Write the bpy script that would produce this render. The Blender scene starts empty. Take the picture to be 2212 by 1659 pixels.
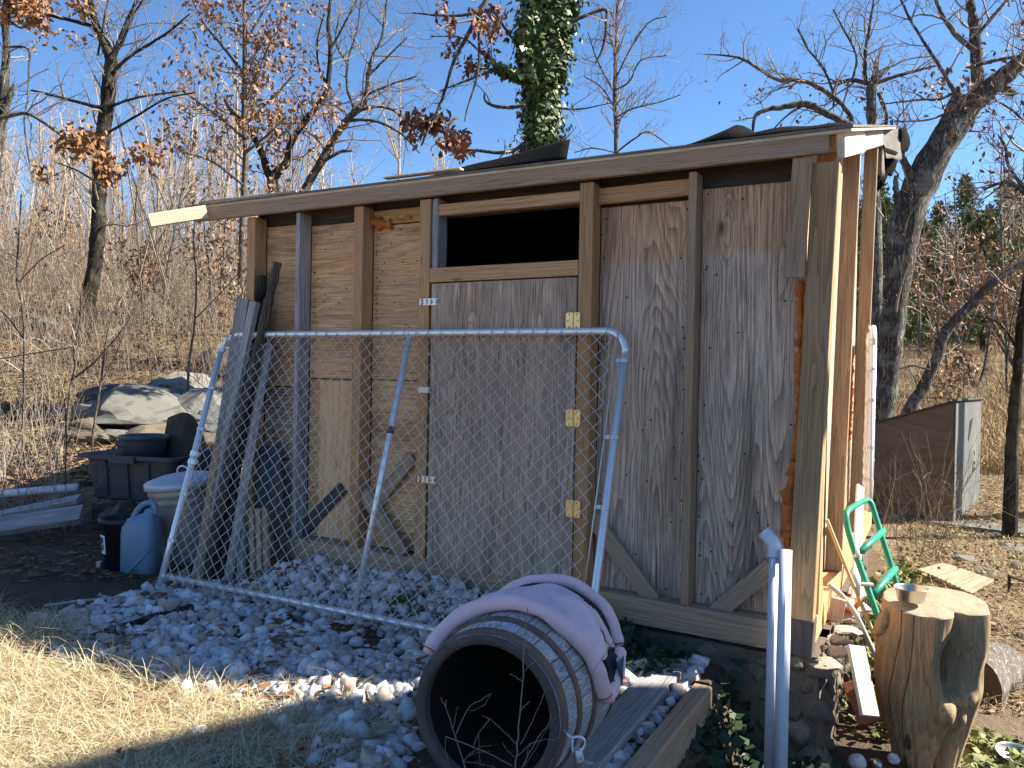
import bpy, bmesh, math, random
import numpy as np
from mathutils import Vector, Matrix, noise as mnoise
rng = random.Random(7)
nr = np.random.default_rng(7)
R = math.radians
scene = bpy.context.scene
COL = scene.collection

# ------------------------------------------------------------------ survey of the photograph
# world: x runs right along the shed's front wall, y runs away from the camera square to it, z up, metres
FPX, PCX, PCY = 2401.3 / 1.38879, 1106.0, 829.5
PITCH, ROLL, YAW, CZ = -0.00842653, 0.01835452, 0.48796427, 1.45
cr_, sr_, cp_, sp_, cy_, sy_ = math.cos(ROLL), math.sin(ROLL), math.cos(PITCH), math.sin(PITCH), math.cos(YAW), math.sin(YAW)
def ray(x, y):
    u, v = x - PCX, y - PCY
    u, v = cr_ * u + sr_ * v, -sr_ * u + cr_ * v
    X, Y, Z = u / FPX, 1.0, -v / FPX
    Y, Z = Y * cp_ - Z * sp_, Y * sp_ + Z * cp_
    return np.array([cy_ * X - sy_ * Y, sy_ * X + cy_ * Y, Z])
UP = np.array([0, 0, CZ])
def PN(x, y, n): d = ray(x, y); return d / d[1] * n + UP       # on the plane y = n
def PS(x, y, s): d = ray(x, y); return d / d[0] * s + UP       # on the plane x = s
def PZ(x, y, z): d = ray(x, y); return d / d[2] * (z - CZ) + UP # on the level z
def PD(x, y, q): return ray(x, y) * q + UP                     # at depth q
def qdepth(s, n): return -sy_ * s + cy_ * n
def azim(s, n): return (cy_ * s + sy_ * n) / np.maximum(qdepth(s, n), 1e-3)

# ------------------------------------------------------------------ camera, sky, sun, exposure
cam = bpy.data.objects.new('camera', bpy.data.cameras.new('camera'))
COL.objects.link(cam)
R0 = Vector((cy_, sy_, 0)); F0 = Vector((-sy_ * cp_, cy_ * cp_, sp_)); U0 = Vector((sy_ * sp_, -cy_ * sp_, cp_))
Rr = cr_ * R0 + sr_ * U0; Uu = cr_ * U0 - sr_ * R0
cam.matrix_world = Matrix(((Rr.x, Uu.x, -F0.x, 0), (Rr.y, Uu.y, -F0.y, 0), (Rr.z, Uu.z, -F0.z, CZ), (0, 0, 0, 1)))
cam.data.sensor_width = 36.0; cam.data.lens = 2401.3 / 3072 * 36.0
cam.data.clip_start = 0.05; cam.data.clip_end = 2000
scene.camera = cam

SUN_DIR = Vector((0.653, 0.408, 0.637)).normalized()           # towards the sun
w = bpy.data.worlds.new('World'); scene.world = w; w.use_nodes = True
wn = w.node_tree
for n_ in list(wn.nodes): wn.nodes.remove(n_)
sky = wn.nodes.new('ShaderNodeTexSky'); sky.sky_type = 'NISHITA'; sky.sun_disc = False
sky.sun_elevation = math.asin(SUN_DIR.z); sky.sun_rotation = math.atan2(SUN_DIR.x, SUN_DIR.y)
sky.altitude = 200; sky.air_density = 0.8; sky.dust_density = 0.1; sky.ozone_density = 3.0
bg = wn.nodes.new('ShaderNodeBackground'); bg.inputs['Strength'].default_value = 0.066
wo = wn.nodes.new('ShaderNodeOutputWorld')
hs = wn.nodes.new('ShaderNodeHueSaturation'); hs.inputs['Saturation'].default_value = 1.13
wn.links.new(sky.outputs[0], hs.inputs['Color']); wn.links.new(hs.outputs[0], bg.inputs[0]); wn.links.new(bg.outputs[0], wo.inputs[0])
sun = bpy.data.objects.new('sun', bpy.data.lights.new('sun', 'SUN')); COL.objects.link(sun)
sun.data.energy = 4.5; sun.data.angle = R(0.55); sun.data.color = (1.0, 0.93, 0.80)
sun.rotation_euler = (-SUN_DIR).to_track_quat('-Z', 'Y').to_euler()
vs = scene.view_settings
vs.view_transform = 'Standard'; vs.look = 'None'; vs.gamma = 1.0; vs.use_curve_mapping = False
vs.exposure = 1.82
scene.cycles.max_bounces = 6; scene.cycles.diffuse_bounces = 4; scene.cycles.glossy_bounces = 3
scene.cycles.use_adaptive_sampling = True

# ------------------------------------------------------------------ object helpers
def link(o, parent=None):
    COL.objects.link(o)
    if parent is not None:
        o.parent = parent
        o.matrix_parent_inverse = WM(parent).inverted()
    return o
_wm = {}
def WM(o): return _wm.get(o.name, Matrix.Identity(4))
def thing(name, label, cat, loc, group=None):
    o = bpy.data.objects.new(name, None); o.empty_display_size = 0.1
    COL.objects.link(o); o.location = Vector(loc); _wm[o.name] = Matrix.Translation(Vector(loc))
    return tag(o, label, cat, group)
def tag(o, label, cat, group=None):
    o['label'] = label; o['category'] = cat
    if group: o['group'] = group
    return o
def kind(o, k): o['kind'] = k; return o
def mesh_obj(name, me, mat, parent=None, mw=None):
    o = bpy.data.objects.new(name, me)
    if mat is not None and not me.materials: me.materials.append(mat)
    if mw is not None: o.matrix_basis = mw; _wm[o.name] = mw.copy()
    link(o, parent)
    if mw is None: _wm[o.name] = Matrix.Identity(4)
    return o
def fast_mesh(name, V, F, smooth=False):
    V = np.asarray(V, np.float32).reshape(-1, 3); F = np.asarray(F, np.int32)
    k = F.shape[1]
    me = bpy.data.meshes.new(name)
    me.vertices.add(len(V)); me.vertices.foreach_set('co', V.ravel())
    me.loops.add(F.size); me.loops.foreach_set('vertex_index', F.ravel())
    me.polygons.add(len(F)); me.polygons.foreach_set('loop_start', np.arange(0, F.size, k, dtype=np.int32))
    if smooth: me.polygons.foreach_set('use_smooth', np.ones(len(F), bool))
    me.update(calc_edges=True); me.validate()
    return me
class MB:
    """collects quads (triangles as degenerate-free separate list) into one mesh"""
    def __init__(s): s.v = []; s.f = []; s.n = 0; s.mixed = []
    def add(s, V, F):
        V = np.asarray(V, float).reshape(-1, 3)
        for q in F: s.mixed.append([i + s.n for i in q])
        s.v.append(V); s.n += len(V)
    def box(s, c, d, M=None):
        x, y, z = d[0] / 2, d[1] / 2, d[2] / 2
        V = np.array([(-x,-y,-z),(x,-y,-z),(x,y,-z),(-x,y,-z),(-x,-y,z),(x,-y,z),(x,y,z),(-x,y,z)])
        if M is not None: V = V @ np.array(M).T
        s.add(V + np.array(c), [(0,3,2,1),(4,5,6,7),(0,1,5,4),(1,2,6,5),(2,3,7,6),(3,0,4,7)])
    def tube(s, pts, r, n=8, cap=True, closed=False):
        V, F = tube_arrays(pts, r, n, closed)
        k = len(V)
        fs = [tuple(q) for q in F]
        if cap and not closed: fs += [tuple(range(n - 1, -1, -1)), tuple(range(k - n, k))]
        s.add(V, fs)
    def lathe(s, prof, n=24, c=(0,0,0), M=None, a0=0, a1=2*math.pi, flip=False):
        full = abs(a1 - a0 - 2 * math.pi) < 1e-6
        m = n if full else n + 1
        th = a0 + (a1 - a0) * np.arange(m) / n
        P = np.asarray(prof, float)
        V = np.stack([P[:, None, 0] * np.cos(th), P[:, None, 0] * np.sin(th), np.repeat(P[:, 1:2], m, 1)], -1).reshape(-1, 3)
        if M is not None: V = V @ np.array(M).T
        fs = []
        for i in range(len(P) - 1):
            for j in range(n):
                a, b = i * m + j, i * m + (j + 1) % m
                q = (a, b, b + m, a + m)
                fs.append(q[::-1] if flip else q)
        s.add(V + np.array(c), fs)
    def mesh(s, name, smooth=False):
        me = bpy.data.meshes.new(name)
        me.from_pydata(np.concatenate(s.v).tolist(), [], s.mixed)
        if smooth: me.polygons.foreach_set('use_smooth', np.ones(len(me.polygons), bool))
        me.update(); return me
    def build(s, name, mat, parent=None, smooth=False, mw=None):
        return mesh_obj(name, s.mesh(name, smooth), mat, parent, mw)
def tube_arrays(pts, r, n=6, closed=False):
    P = np.asarray(pts, float); k = len(P)
    r = np.broadcast_to(np.asarray(r, float), (k,))
    T = np.gradient(P, axis=0)
    if closed: T = np.roll(P, -1, 0) - np.roll(P, 1, 0)
    T /= np.maximum(np.linalg.norm(T, axis=1, keepdims=True), 1e-9)
    m = T.mean(0); ref = np.eye(3)[np.argmin(np.abs(m))] if not closed else np.array([0.05, 0.03, 1.0])
    if closed and abs(T[:, 2]).max() > 0.8: ref = np.eye(3)[np.argmin(np.abs(T).mean(0))]
    A = np.cross(T, ref); A /= np.maximum(np.linalg.norm(A, axis=1, keepdims=True), 1e-9)
    B = np.cross(T, A)
    th = 2 * np.pi * np.arange(n) / n
    V = P[:, None] + r[:, None, None] * (np.cos(th)[None, :, None] * A[:, None] + np.sin(th)[None, :, None] * B[:, None])
    i = np.arange(k if closed else k - 1)[:, None] * n; j = np.arange(n)[None]; j2 = (j + 1) % n
    i2 = (i + n) % (k * n)
    F = np.stack([np.broadcast_to(i + j, (len(i), n)), i + j2, i2 + j2, i2 + j], -1).reshape(-1, 4)
    return V.reshape(-1, 3), F
class TM:
    """fast collector of tubes and cards for trees, wires and grass"""
    def __init__(s): s.v = []; s.f = []; s.n = 0
    def tube(s, pts, r, n=4, closed=False):
        V, F = tube_arrays(pts, r, n, closed); s.v.append(V); s.f.append(F + s.n); s.n += len(V)
    def quads(s, V, F): s.v.append(V); s.f.append(np.asarray(F) + s.n); s.n += len(V)
    def mesh(s, name, smooth=False): return fast_mesh(name, np.concatenate(s.v), np.concatenate(s.f), smooth)
    def build(s, name, mat, parent=None, smooth=False): return mesh_obj(name, s.mesh(name, smooth), mat, parent)
def smooth_path(pts, n=8):
    """Catmull-Rom through the points"""
    P = np.asarray(pts, float); k = len(P)
    if k < 3: return np.array([P[0] + (P[-1] - P[0]) * t for t in np.linspace(0, 1, n)])
    Q = np.vstack([2 * P[0] - P[1], P, 2 * P[-1] - P[-2]]); out = []
    for i in range(k - 1):
        a, b, c, d = Q[i:i + 4]
        for t in np.linspace(0, 1, n, endpoint=False):
            out.append(0.5 * (2 * b + (c - a) * t + (2 * a - 5 * b + 4 * c - d) * t * t + (3 * b - a - 3 * c + d) * t ** 3))
    out.append(P[-1]); return np.array(out)
def chamfer_box(L, W, T, c=0.003):
    c = min(c, W * .3, T * .3)
    bm = bmesh.new(); bmesh.ops.create_cube(bm, size=1.0)
    for v in bm.verts: v.co = Vector((v.co.x * L, v.co.y * W, v.co.z * T))
    bmesh.ops.bevel(bm, geom=list(bm.edges), offset=c, segments=1, affect='EDGES')
    me = bpy.data.meshes.new('board'); bm.to_mesh(me); bm.free(); return me
def frame(p0, p1, nrm):
    p0, p1, nrm = Vector(p0), Vector(p1), Vector(nrm)
    x = (p1 - p0).normalized(); z = (nrm - nrm.dot(x) * x).normalized(); y = z.cross(x)
    c = (p0 + p1) / 2
    return Matrix(((x.x, y.x, z.x, c.x), (x.y, y.y, z.y, c.y), (x.z, y.z, z.z, c.z), (0, 0, 0, 1))), (p1 - p0).length
def board(name, p0, p1, w_, t, nrm, mat, parent=None, c=0.003, rough_end=0):
    """a sawn board: local x along it, y across its width, z through its thickness; p0-p1 is its middle line"""
    M, L = frame(p0, p1, nrm)
    me = chamfer_box(L, w_, t, c)
    return mesh_obj(name, me, mat, parent, M)
def noisy(V, amp, freq, seed=0):
    out = np.array(V, float)
    for i, p in enumerate(out):
        q = Vector(p) * freq + Vector((seed * 7.3, seed * 3.1, seed * 1.7))
        out[i] += np.array(mnoise.noise_vector(q)) * amp
    return out
def smoothstep(a, b, x): t = np.clip((x - a) / (b - a), 0, 1); return t * t * (3 - 2 * t)

# ------------------------------------------------------------------ materials
class G:
    """small node-graph helper"""
    def __init__(s, name):
        s.m = bpy.data.materials.new(name); s.m.use_nodes = True; s.t = s.m.node_tree
        s.b = s.t.nodes['Principled BSDF']
    def n(s, typ, ins=None, **at):
        x = s.t.nodes.new(typ)
        for k, v in at.items(): setattr(x, k, v)
        for k, v in (ins or {}).items():
            if isinstance(v, bpy.types.NodeSocket): s.t.links.new(v, x.inputs[k])
            else: x.inputs[k].default_value = v
        return x
    def math(s, op, a, b=0.0, c=None):
        d = {0: a, 1: b}
        if c is not None: d[2] = c
        return s.n('ShaderNodeMath', d, operation=op).outputs[0]
    def mix(s, f, a, b, mode='MIX'):
        x = s.n('ShaderNodeMix', data_type='RGBA', blend_type=mode)
        for i, v in ((0, f), (6, a), (7, b)):
            if isinstance(v, bpy.types.NodeSocket): s.t.links.new(v, x.inputs[i])
            else: x.inputs[i].default_value = v if i == 0 else (*v[:3], 1)
        return x.outputs[2]
    def ramp(s, f, stops, interp='LINEAR'):
        x = s.n('ShaderNodeValToRGB', {0: f}); cr = x.color_ramp; cr.interpolation = interp
        while len(cr.elements) < len(stops): cr.elements.new(0.5)
        for e, (p, c) in zip(cr.elements, stops):
            e.position = p; e.color = (*c, 1) if not isinstance(c, (int, float)) else (c, c, c, 1)
        return x.outputs[0]
    def noise(s, vec, scale, detail=3.0, rough=0.55, dist=0.0):
        return s.n('ShaderNodeTexNoise', {'Vector': vec, 'Scale': scale, 'Detail': detail, 'Roughness': rough, 'Distortion': dist}).outputs[0]
    def voro(s, vec, scale, feature='F1', out=0, rand=1.0):
        return s.n('ShaderNodeTexVoronoi', {'Vector': vec, 'Scale': scale, 'Randomness': rand}, feature=feature).outputs[out]
    def obj(s, stretch=(1, 1, 1), rand=True):
        tc = s.n('ShaderNodeTexCoord').outputs['Object']
        if rand:
            oi = s.n('ShaderNodeObjectInfo').outputs['Random']
            off = s.n('ShaderNodeVectorMath', {0: s.n('ShaderNodeCombineXYZ', {0: oi, 1: s.math('MULTIPLY', oi, 3.7), 2: s.math('MULTIPLY', oi, 7.1)}).outputs[0], 1: (37.0, 41.0, 29.0)}, operation='MULTIPLY').outputs[0]
            tc = s.n('ShaderNodeVectorMath', {0: tc, 1: off}, operation='ADD').outputs[0]
        return s.n('ShaderNodeVectorMath', {0: tc, 1: stretch}, operation='MULTIPLY').outputs[0]
    def rnd(s): return s.n('ShaderNodeObjectInfo').outputs['Random']
    def geo_rnd(s): return s.n('ShaderNodeNewGeometry').outputs['Random Per Island']
    def bump(s, h, strength=0.3, dist=0.01):
        b = s.n('ShaderNodeBump', {'Height': h, 'Strength': strength, 'Distance': dist})
        s.t.links.new(b.outputs[0], s.b.inputs['Normal'])
    def done(s, col, rough=0.8, metal=0.0, spec=0.4, **kw):
        for k, v in (('Base Color', col), ('Roughness', rough), ('Metallic', metal), ('Specular IOR Level', spec), *kw.items()):
            if isinstance(v, bpy.types.NodeSocket): s.t.links.new(v, s.b.inputs[k])
            else: s.b.inputs[k].default_value = (*v, 1) if isinstance(v, (tuple, list)) and len(v) == 3 else v
        return s.m

def wood(name, light, mid, dark, ring=9.0, along=.55, across=7.0, line=.55, weather=None, wamt=.5, fibre=.35, knots=.8, rough=.82, var=.12, bump=.25, wscale=(1.2, 3.2, 3.2), sharp=2.0, kscale=(1.6, 5.0), band=None, wobble=.25, stain=.35, stscale=(.55, 4.5)):
    """sawn timber or plywood: figure lines from the contours of a stretched field that bends round knots"""
    g = G(name)
    p = g.obj((1, 1, 1))
    st = lambda v: g.n('ShaderNodeVectorMath', {0: p, 1: v}, operation='MULTIPLY').outputs[0]
    fld = g.noise(st((along, across, across)), 1.0, 1.6, .45)
    kd = g.voro(st((kscale[0], kscale[1], .01)), 1.0)
    kk = g.n('ShaderNodeMapRange', {0: kd, 1: 0.0, 2: .42, 3: 1.0, 4: 0.0}, interpolation_type='SMOOTHERSTEP').outputs[0]
    wob = g.noise(st((3, 30, 30)), 1.0, 2, .5)
    f = g.math('ADD', g.math('MULTIPLY', fld, ring), g.math('ADD', g.math('MULTIPLY', kk, .9 * knots), g.math('MULTIPLY', wob, wobble)))
    s_ = g.math('FRACT', f)
    ln = g.math('POWER', s_, sharp)                                   # soft rise, sharp fall: latewood lines
    fib = g.noise(st((5, 190, 190)), 1.0, 3, .6)
    blot = g.noise(st((.8, 2.2, 2.2)), 1.0, 3, .6)
    c = g.mix(blot, light, mid)
    c = g.mix(g.math('MULTIPLY', ln, line), c, dark)
    if weather:
        wz = g.noise(st(wscale), 1.0, 4, .62)
        wf = g.n('ShaderNodeMapRange', {0: wz, 1: .42 - .25 * wamt, 2: .75 - .3 * wamt}).outputs[0]
        wl = g.mix(g.math('MULTIPLY', ln, line), weather, tuple(x * .5 for x in weather))
        c = g.mix(g.math('MULTIPLY', wf, min(1, wamt * 1.5)), c, wl)
    if band:                                                         # an upper part that stayed less weathered
        raw = g.n('ShaderNodeTexCoord').outputs['Object']; rx = g.n('ShaderNodeSeparateXYZ', {0: raw}).outputs[0]
        edge = g.math('ADD', rx, g.math('MULTIPLY', g.math('SUBTRACT', g.noise(st((1, 26, 1)), 1.0, 3, .6), .5), .16))
        bf = g.n('ShaderNodeMapRange', {0: edge, 1: band[0] - .012, 2: band[0] + .012, 3: 0, 4: band[1]}).outputs[0]
        c = g.mix(bf, c, g.mix(g.math('MULTIPLY', ln, line * .7), band[2], dark))
    if stain:                                                        # mould and water marks drawn out along the grain
        sn = g.noise(st((stscale[0], stscale[1], stscale[1])), 1.0, 6, .72, .4)
        sf = g.n('ShaderNodeMapRange', {0: sn, 1: .50, 2: .70}).outputs[0]
        c = g.mix(g.math('MULTIPLY', sf, stain), c, tuple(x * .45 for x in dark))
        sp = g.n('ShaderNodeMapRange', {0: g.noise(st((18, 60, 60)), 1.0, 4, .7), 1: .58, 2: .74}).outputs[0]
        c = g.mix(g.math('MULTIPLY', sp, stain * .8), c, tuple(x * .6 for x in dark))
    if fibre:
        c = g.mix(fibre, c, g.mix(g.n('ShaderNodeMapRange', {0: fib, 1: .3, 2: .7}).outputs[0], tuple(x * .45 for x in dark), tuple(min(1, x * 1.25) for x in light)), 'OVERLAY')
    if knots:
        kc = g.n('ShaderNodeMapRange', {0: kd, 1: .035, 2: .085, 3: 1.0, 4: 0.0}).outputs[0]
        keep = g.math('GREATER_THAN', g.voro(st((kscale[0], kscale[1], .01)), 1.0, out=1), .45)
        c = g.mix(g.math('MULTIPLY', g.math('MULTIPLY', kc, keep), .8 * min(1, knots)), c, tuple(x * .35 for x in dark))
    r = g.rnd()
    hv = g.n('ShaderNodeHueSaturation', {'Color': c, 'Value': g.math('ADD', 1 - var, g.math('MULTIPLY', r, 2 * var)), 'Saturation': 1.0})
    g.bump(g.math('ADD', g.math('MULTIPLY', ln, -.6), fib), bump, .004)
    return g.done(hv.outputs[0], rough, 0, .3)

def plain(name, col, rough=.6, metal=0, spec=.4, var=.15, nscale=6, dirt=None, dirt_amt=.5, bump=0, dscale=8, **kw):
    g = G(name); p = g.obj()
    n1 = g.noise(p, nscale, 4, .6)
    c = g.mix(n1, tuple(x * (1 - var) for x in col), tuple(min(1, x * (1 + var)) for x in col))
    if dirt:
        d = g.n('ShaderNodeMapRange', {0: g.noise(p, dscale, 5, .65), 1: .62 - .3 * dirt_amt, 2: .8 - .2 * dirt_amt}).outputs[0]
        c = g.mix(g.math('MULTIPLY', d, dirt_amt), c, dirt)
    if bump: g.bump(g.noise(p, nscale * 5, 4, .6), bump, .01)
    return g.done(c, rough, metal, spec, **kw)

M = {}
M['pine'] = wood('treated_pine', (.66, .44, .235), (.56, .36, .175), (.26, .145, .07), ring=15, along=.30, across=14, line=.6, weather=(.44, .34, .23), wamt=.3, kscale=(2.0, 9.0))
M['pine_olive'] = wood('olive_treated_pine', (.48, .34, .19), (.39, .27, .14), (.18, .105, .05), ring=16, along=.25, across=12, line=.6, weather=(.33, .265, .18), wamt=.35, kscale=(2.0, 9.0))
M['pine_dull'] = wood('dull_pine', (.54, .40, .265), (.45, .325, .205), (.19, .12, .07), ring=16, along=.30, across=14, line=.6, weather=(.40, .34, .265), wamt=.5, kscale=(2.0, 9.0))
M['grey_wood'] = wood('grey_weathered_wood', (.60, .57, .54), (.48, .455, .44), (.16, .145, .14), ring=14, along=.3, across=13, line=.6, weather=(.40, .40, .41), wamt=.7, fibre=.65, kscale=(1.5, 8.0))
M['dark_wood'] = wood('weathered_and_shaded_wood', (.20, .17, .15), (.15, .125, .115), (.05, .042, .04), ring=13, along=.4, across=13, line=.6, weather=(.14, .13, .125), wamt=.6, fibre=.6)  # weathered boards, and shade painted into the shed's inner panels
M['pale_wood'] = wood('pale_sawn_wood', (.70, .62, .50), (.62, .53, .41), (.42, .32, .21), ring=9, along=.4, across=10, line=.4, var=.05, fibre=.3)  # paler than the other sawn timber
M['ply_grey'] = wood('weathered_plywood', (.80, .625, .47), (.63, .49, .37), (.115, .08, .065), ring=58, along=.17, across=2.2, line=.84, weather=(.57, .515, .45), wamt=.8, fibre=.6, knots=3.2, kscale=(1.5, 3.4), wscale=(.55, 4.2, 4.2), sharp=1.5, var=.04, bump=.4, stain=.72, stscale=(.5, 4.0), band=(.74, .55, (.62, .40, .22)), wobble=.7)
M['ply_door'] = wood('weathered_door_plywood', (.76, .62, .49), (.59, .475, .375), (.13, .095, .075), ring=44, along=.20, across=2.8, line=.55, weather=(.465, .41, .355), wamt=.8, fibre=.75, knots=2.6, kscale=(1.9, 4.4), wscale=(.6, 7.5, 7.5), var=.03, bump=.4, wobble=.8, stain=.6, stscale=(.7, 7.5))
M['ply_warm'] = wood('warm_plywood', (.86, .60, .355), (.74, .49, .275), (.27, .155, .085), ring=40, along=.22, across=3.6, line=.5, weather=(.58, .46, .34), wamt=.55, fibre=.6, knots=1.6, kscale=(1.2, 3.4), wscale=(.5, 4.5, 4.5), var=.05, wobble=.8, stain=.55, stscale=(.9, 4.5))
M['ply_patch'] = wood('tan_plywood', (.84, .60, .38), (.75, .52, .31), (.42, .26, .14), ring=26, along=.2, across=2.6, line=.4, fibre=.4, knots=.8, var=.04)
M['foam'] = plain('spray_foam', (.56, .17, .028), .7, var=.5, nscale=14, dirt=(.26, .08, .02), dirt_amt=.6, bump=.5)
M['felt'] = plain('roofing_felt', (.009, .0085, .0085), .95, var=.3, nscale=20, bump=.4, spec=.05)
M['felt_grey'] = plain('grey_roofing_felt', (.20, .18, .16), .95, var=.25, nscale=60, bump=.5, dirt=(.09, .08, .07), dirt_amt=.6)
M['galv'] = plain('galvanised_tube', (.80, .82, .84), .36, metal=.55, var=.12, nscale=30)
M['wire'] = plain('galvanised_wire', (.62, .60, .57), .42, metal=.55, var=.2, nscale=40)
M['brass'] = plain('brass_plate', (.80, .60, .26), .38, metal=.75, var=.12, nscale=25)
M['zinc'] = plain('zinc_plate', (.72, .70, .66), .35, metal=.8, var=.15, nscale=30)
M['black'] = plain('black_paint', (.012, .012, .012), .6)
M['stave'] = wood('barrel_stave', (.64, .65, .67), (.52, .53, .55), (.17, .15, .14), ring=14, along=.4, across=12, line=.55, weather=(.40, .37, .35), wamt=.5, fibre=.6, knots=0, var=.18, bump=.5)
M['char'] = plain('charred_oak', (.012, .011, .011), .9, var=.4, nscale=30, bump=.5)
M['rim'] = plain('blackened_rim', (.085, .07, .062), .85, var=.4, nscale=16, dirt=(.19, .16, .14), dirt_amt=.4, bump=.3)
M['rust'] = plain('rusted_hoop', (.20, .125, .095), .75, metal=.3, var=.4, nscale=18, dirt=(.10, .075, .065), dirt_amt=.6, bump=.15)
M['pink'] = plain('pink_fabric', (.80, .56, .58), .95, var=.1, nscale=9, dirt=(.60, .46, .47), dirt_amt=.5, bump=.2)
M['pink_pale'] = plain('faded_pink_fabric', (.76, .62, .65), .95, var=.14, nscale=7, dirt=(.46, .38, .41), dirt_amt=.6, bump=.25)
M['slate_cloth'] = plain('slate_cloth', (.07, .08, .10), .9, var=.2)
M['dark_cloth'] = plain('dark_cloth', (.03, .027, .032), .95, var=.3)
M['red_thread'] = plain('red_thread', (.42, .06, .05), .8)
M['pvc'] = plain('white_pvc', (.66, .68, .72), .42, var=.05, nscale=4, dirt=(.45, .45, .45), dirt_amt=.35)
M['green'] = plain('green_paint', (.012, .235, .145), .38, var=.18, nscale=20, dirt=(.10, .33, .24), dirt_amt=.4, dscale=25)
M['bamboo'] = plain('tan_stick', (.50, .36, .16), .6, var=.15, nscale=12)
M['hose'] = plain('grey_hose', (.40, .38, .36), .6, var=.12, nscale=8)
M['steel'] = plain('stainless_steel', (.66, .62, .55), .28, metal=1.0, var=.08, nscale=12)
M['can'] = plain('dull_galvanised_can', (0.42, 0.399, 0.378), .55, metal=.55, var=.2, nscale=7, dirt=(0.28, 0.238, 0.196), dirt_amt=.5)
M['lid'] = plain('grey_can_lid', (0.45, 0.51, 0.585), .5, metal=.35, var=.15, nscale=6)
M['tub'] = plain('grey_plastic', (.075, .072, .078), .6, var=.18, nscale=5, dirt=(.14, .12, .10), dirt_amt=.35)
M['bucket'] = plain('slate_plastic', (.07, .085, .11), .5, var=.12)
M['jug'] = plain('blue_grey_plastic', (0.154, 0.266, 0.378), .48, var=.1, nscale=4, dirt=(0.14, 0.196, 0.252), dirt_amt=.4)
M['pot'] = plain('black_plastic', (.014, .017, .024), .5, var=.2)
M['sticker'] = plain('white_sticker', (.72, .72, .70), .6, var=.06)
M['blue_print'] = plain('blue_print', (.02, .05, .10), .6)
M['tarp'] = plain('dark_green_sheet', (.014, .035, .03), .55, var=.3)
M['brick'] = plain('red_brick', (.40, .14, .07), .85, var=.3, nscale=20, bump=.3)
M['white_paint'] = plain('white_paint', (.74, .74, .72), .7, var=.08)
M['siding'] = plain('white_siding', (.80, .78, .74), .8, var=.1)
M['roof_dark'] = plain('dark_shingles', (.09, .085, .085), .9, var=.3, nscale=30)
M['glass'] = plain('window_glass', (.03, .04, .05), .08, spec=.6)
M['rusty'] = plain('rusty_iron', (.045, .028, .022), .85, var=.4, nscale=20)
M['red_plastic'] = plain('orange_plastic', (.62, .16, .06), .5, var=.1)
M['clear'] = plain('cloudy_glass', (.60, .64, .64), .25, var=.1)

def stone_mat(name, a, b, c, scale=9, bump=.5, spot=None, world=False):
    g = G(name); p = g.n('ShaderNodeNewGeometry').outputs['Position'] if world else g.obj()
    n1 = g.noise(p, scale, 5, .65); n2 = g.noise(p, scale * .3, 3, .5)
    col = g.mix(n2, a, b); col = g.mix(g.n('ShaderNodeMapRange', {0: n1, 1: .52, 2: .72}).outputs[0], col, c)
    isl = g.math('FRACT', g.math('ADD', g.geo_rnd(), g.math('MULTIPLY', g.rnd(), 7.3)))
    col = g.n('ShaderNodeHueSaturation', {'Color': col, 'Value': g.math('ADD', .55, g.math('MULTIPLY', isl, .65)), 'Saturation': 1.0}).outputs[0]
    if spot:
        col = g.mix(g.math('MULTIPLY', g.math('GREATER_THAN', g.math('FRACT', g.math('MULTIPLY', isl, 17.3)), .86), .75), col, spot)
    g.bump(n1, bump, .01)
    return g.done(col, .9, 0, .25)
M['gravel'] = stone_mat('limestone_gravel', (.56, .565, .575), (.68, .68, .69), (.34, .34, .345), 42, .7, spot=(.44, .34, .24), world=True)
M['boulder'] = stone_mat('pale_boulder', (.125, .125, .112), (.20, .19, .165), (.05, .05, .047), 2.6, 1.0)
M['boulder_dark'] = stone_mat('brown_boulder', (.12, .095, .065), (.17, .14, .10), (.06, .05, .036), 4, .9)
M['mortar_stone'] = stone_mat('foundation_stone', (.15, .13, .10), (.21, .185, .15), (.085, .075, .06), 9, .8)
M['pale_stone'] = stone_mat('pale_flagstone', (.46, .39, .29), (.52, .45, .35), (.30, .24, .17), 9, .8)  # paler than the other footing stones
M['mortar'] = plain('earth_mortar', (.13, .105, .08), .95, var=.4, nscale=20, bump=.8)

def bark_mat(name, a, b, lichen=None, la=.4, scale=1.0):
    g = G(name); p = g.obj(rand=False)
    st = g.n('ShaderNodeVectorMath', {0: p, 1: (13 * scale, 13 * scale, 2.4 * scale)}, operation='MULTIPLY').outputs[0]
    n1 = g.noise(st, 1.6, 5, .65, .6); n2 = g.noise(st, 3.7, 3, .6, .3)
    rd = g.n('ShaderNodeMapRange', {0: g.math('ABSOLUTE', g.math('SUBTRACT', n1, .5)), 1: 0.0, 2: .13}).outputs[0]
    f = g.math('MULTIPLY', g.math('POWER', rd, 1.4), g.math('ADD', .30, n2))
    col = g.mix(f, a, b)
    if lichen:
        l = g.n('ShaderNodeMapRange', {0: g.noise(p, 3.3 * scale, 4, .6), 1: .50, 2: .62}).outputs[0]
        col = g.mix(g.math('MULTIPLY', l, la), col, lichen)
    g.bump(f, 1.0, .05)
    return g.done(col, .95, 0, .15)
M['bark'] = bark_mat('grey_bark', (.045, .04, .034), (.37, .34, .30), (.40, .41, .37), .4)
M['bark_dark'] = bark_mat('dark_bark', (.03, .025, .02), (.105, .088, .07), (.20, .21, .14), .4)
M['bark_pale'] = bark_mat('pale_bark', (.14, .115, .09), (.34, .29, .235))
M['bark_wood'] = bark_mat('woodland_bark', (.17, .14, .11), (.40, .345, .28))
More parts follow.
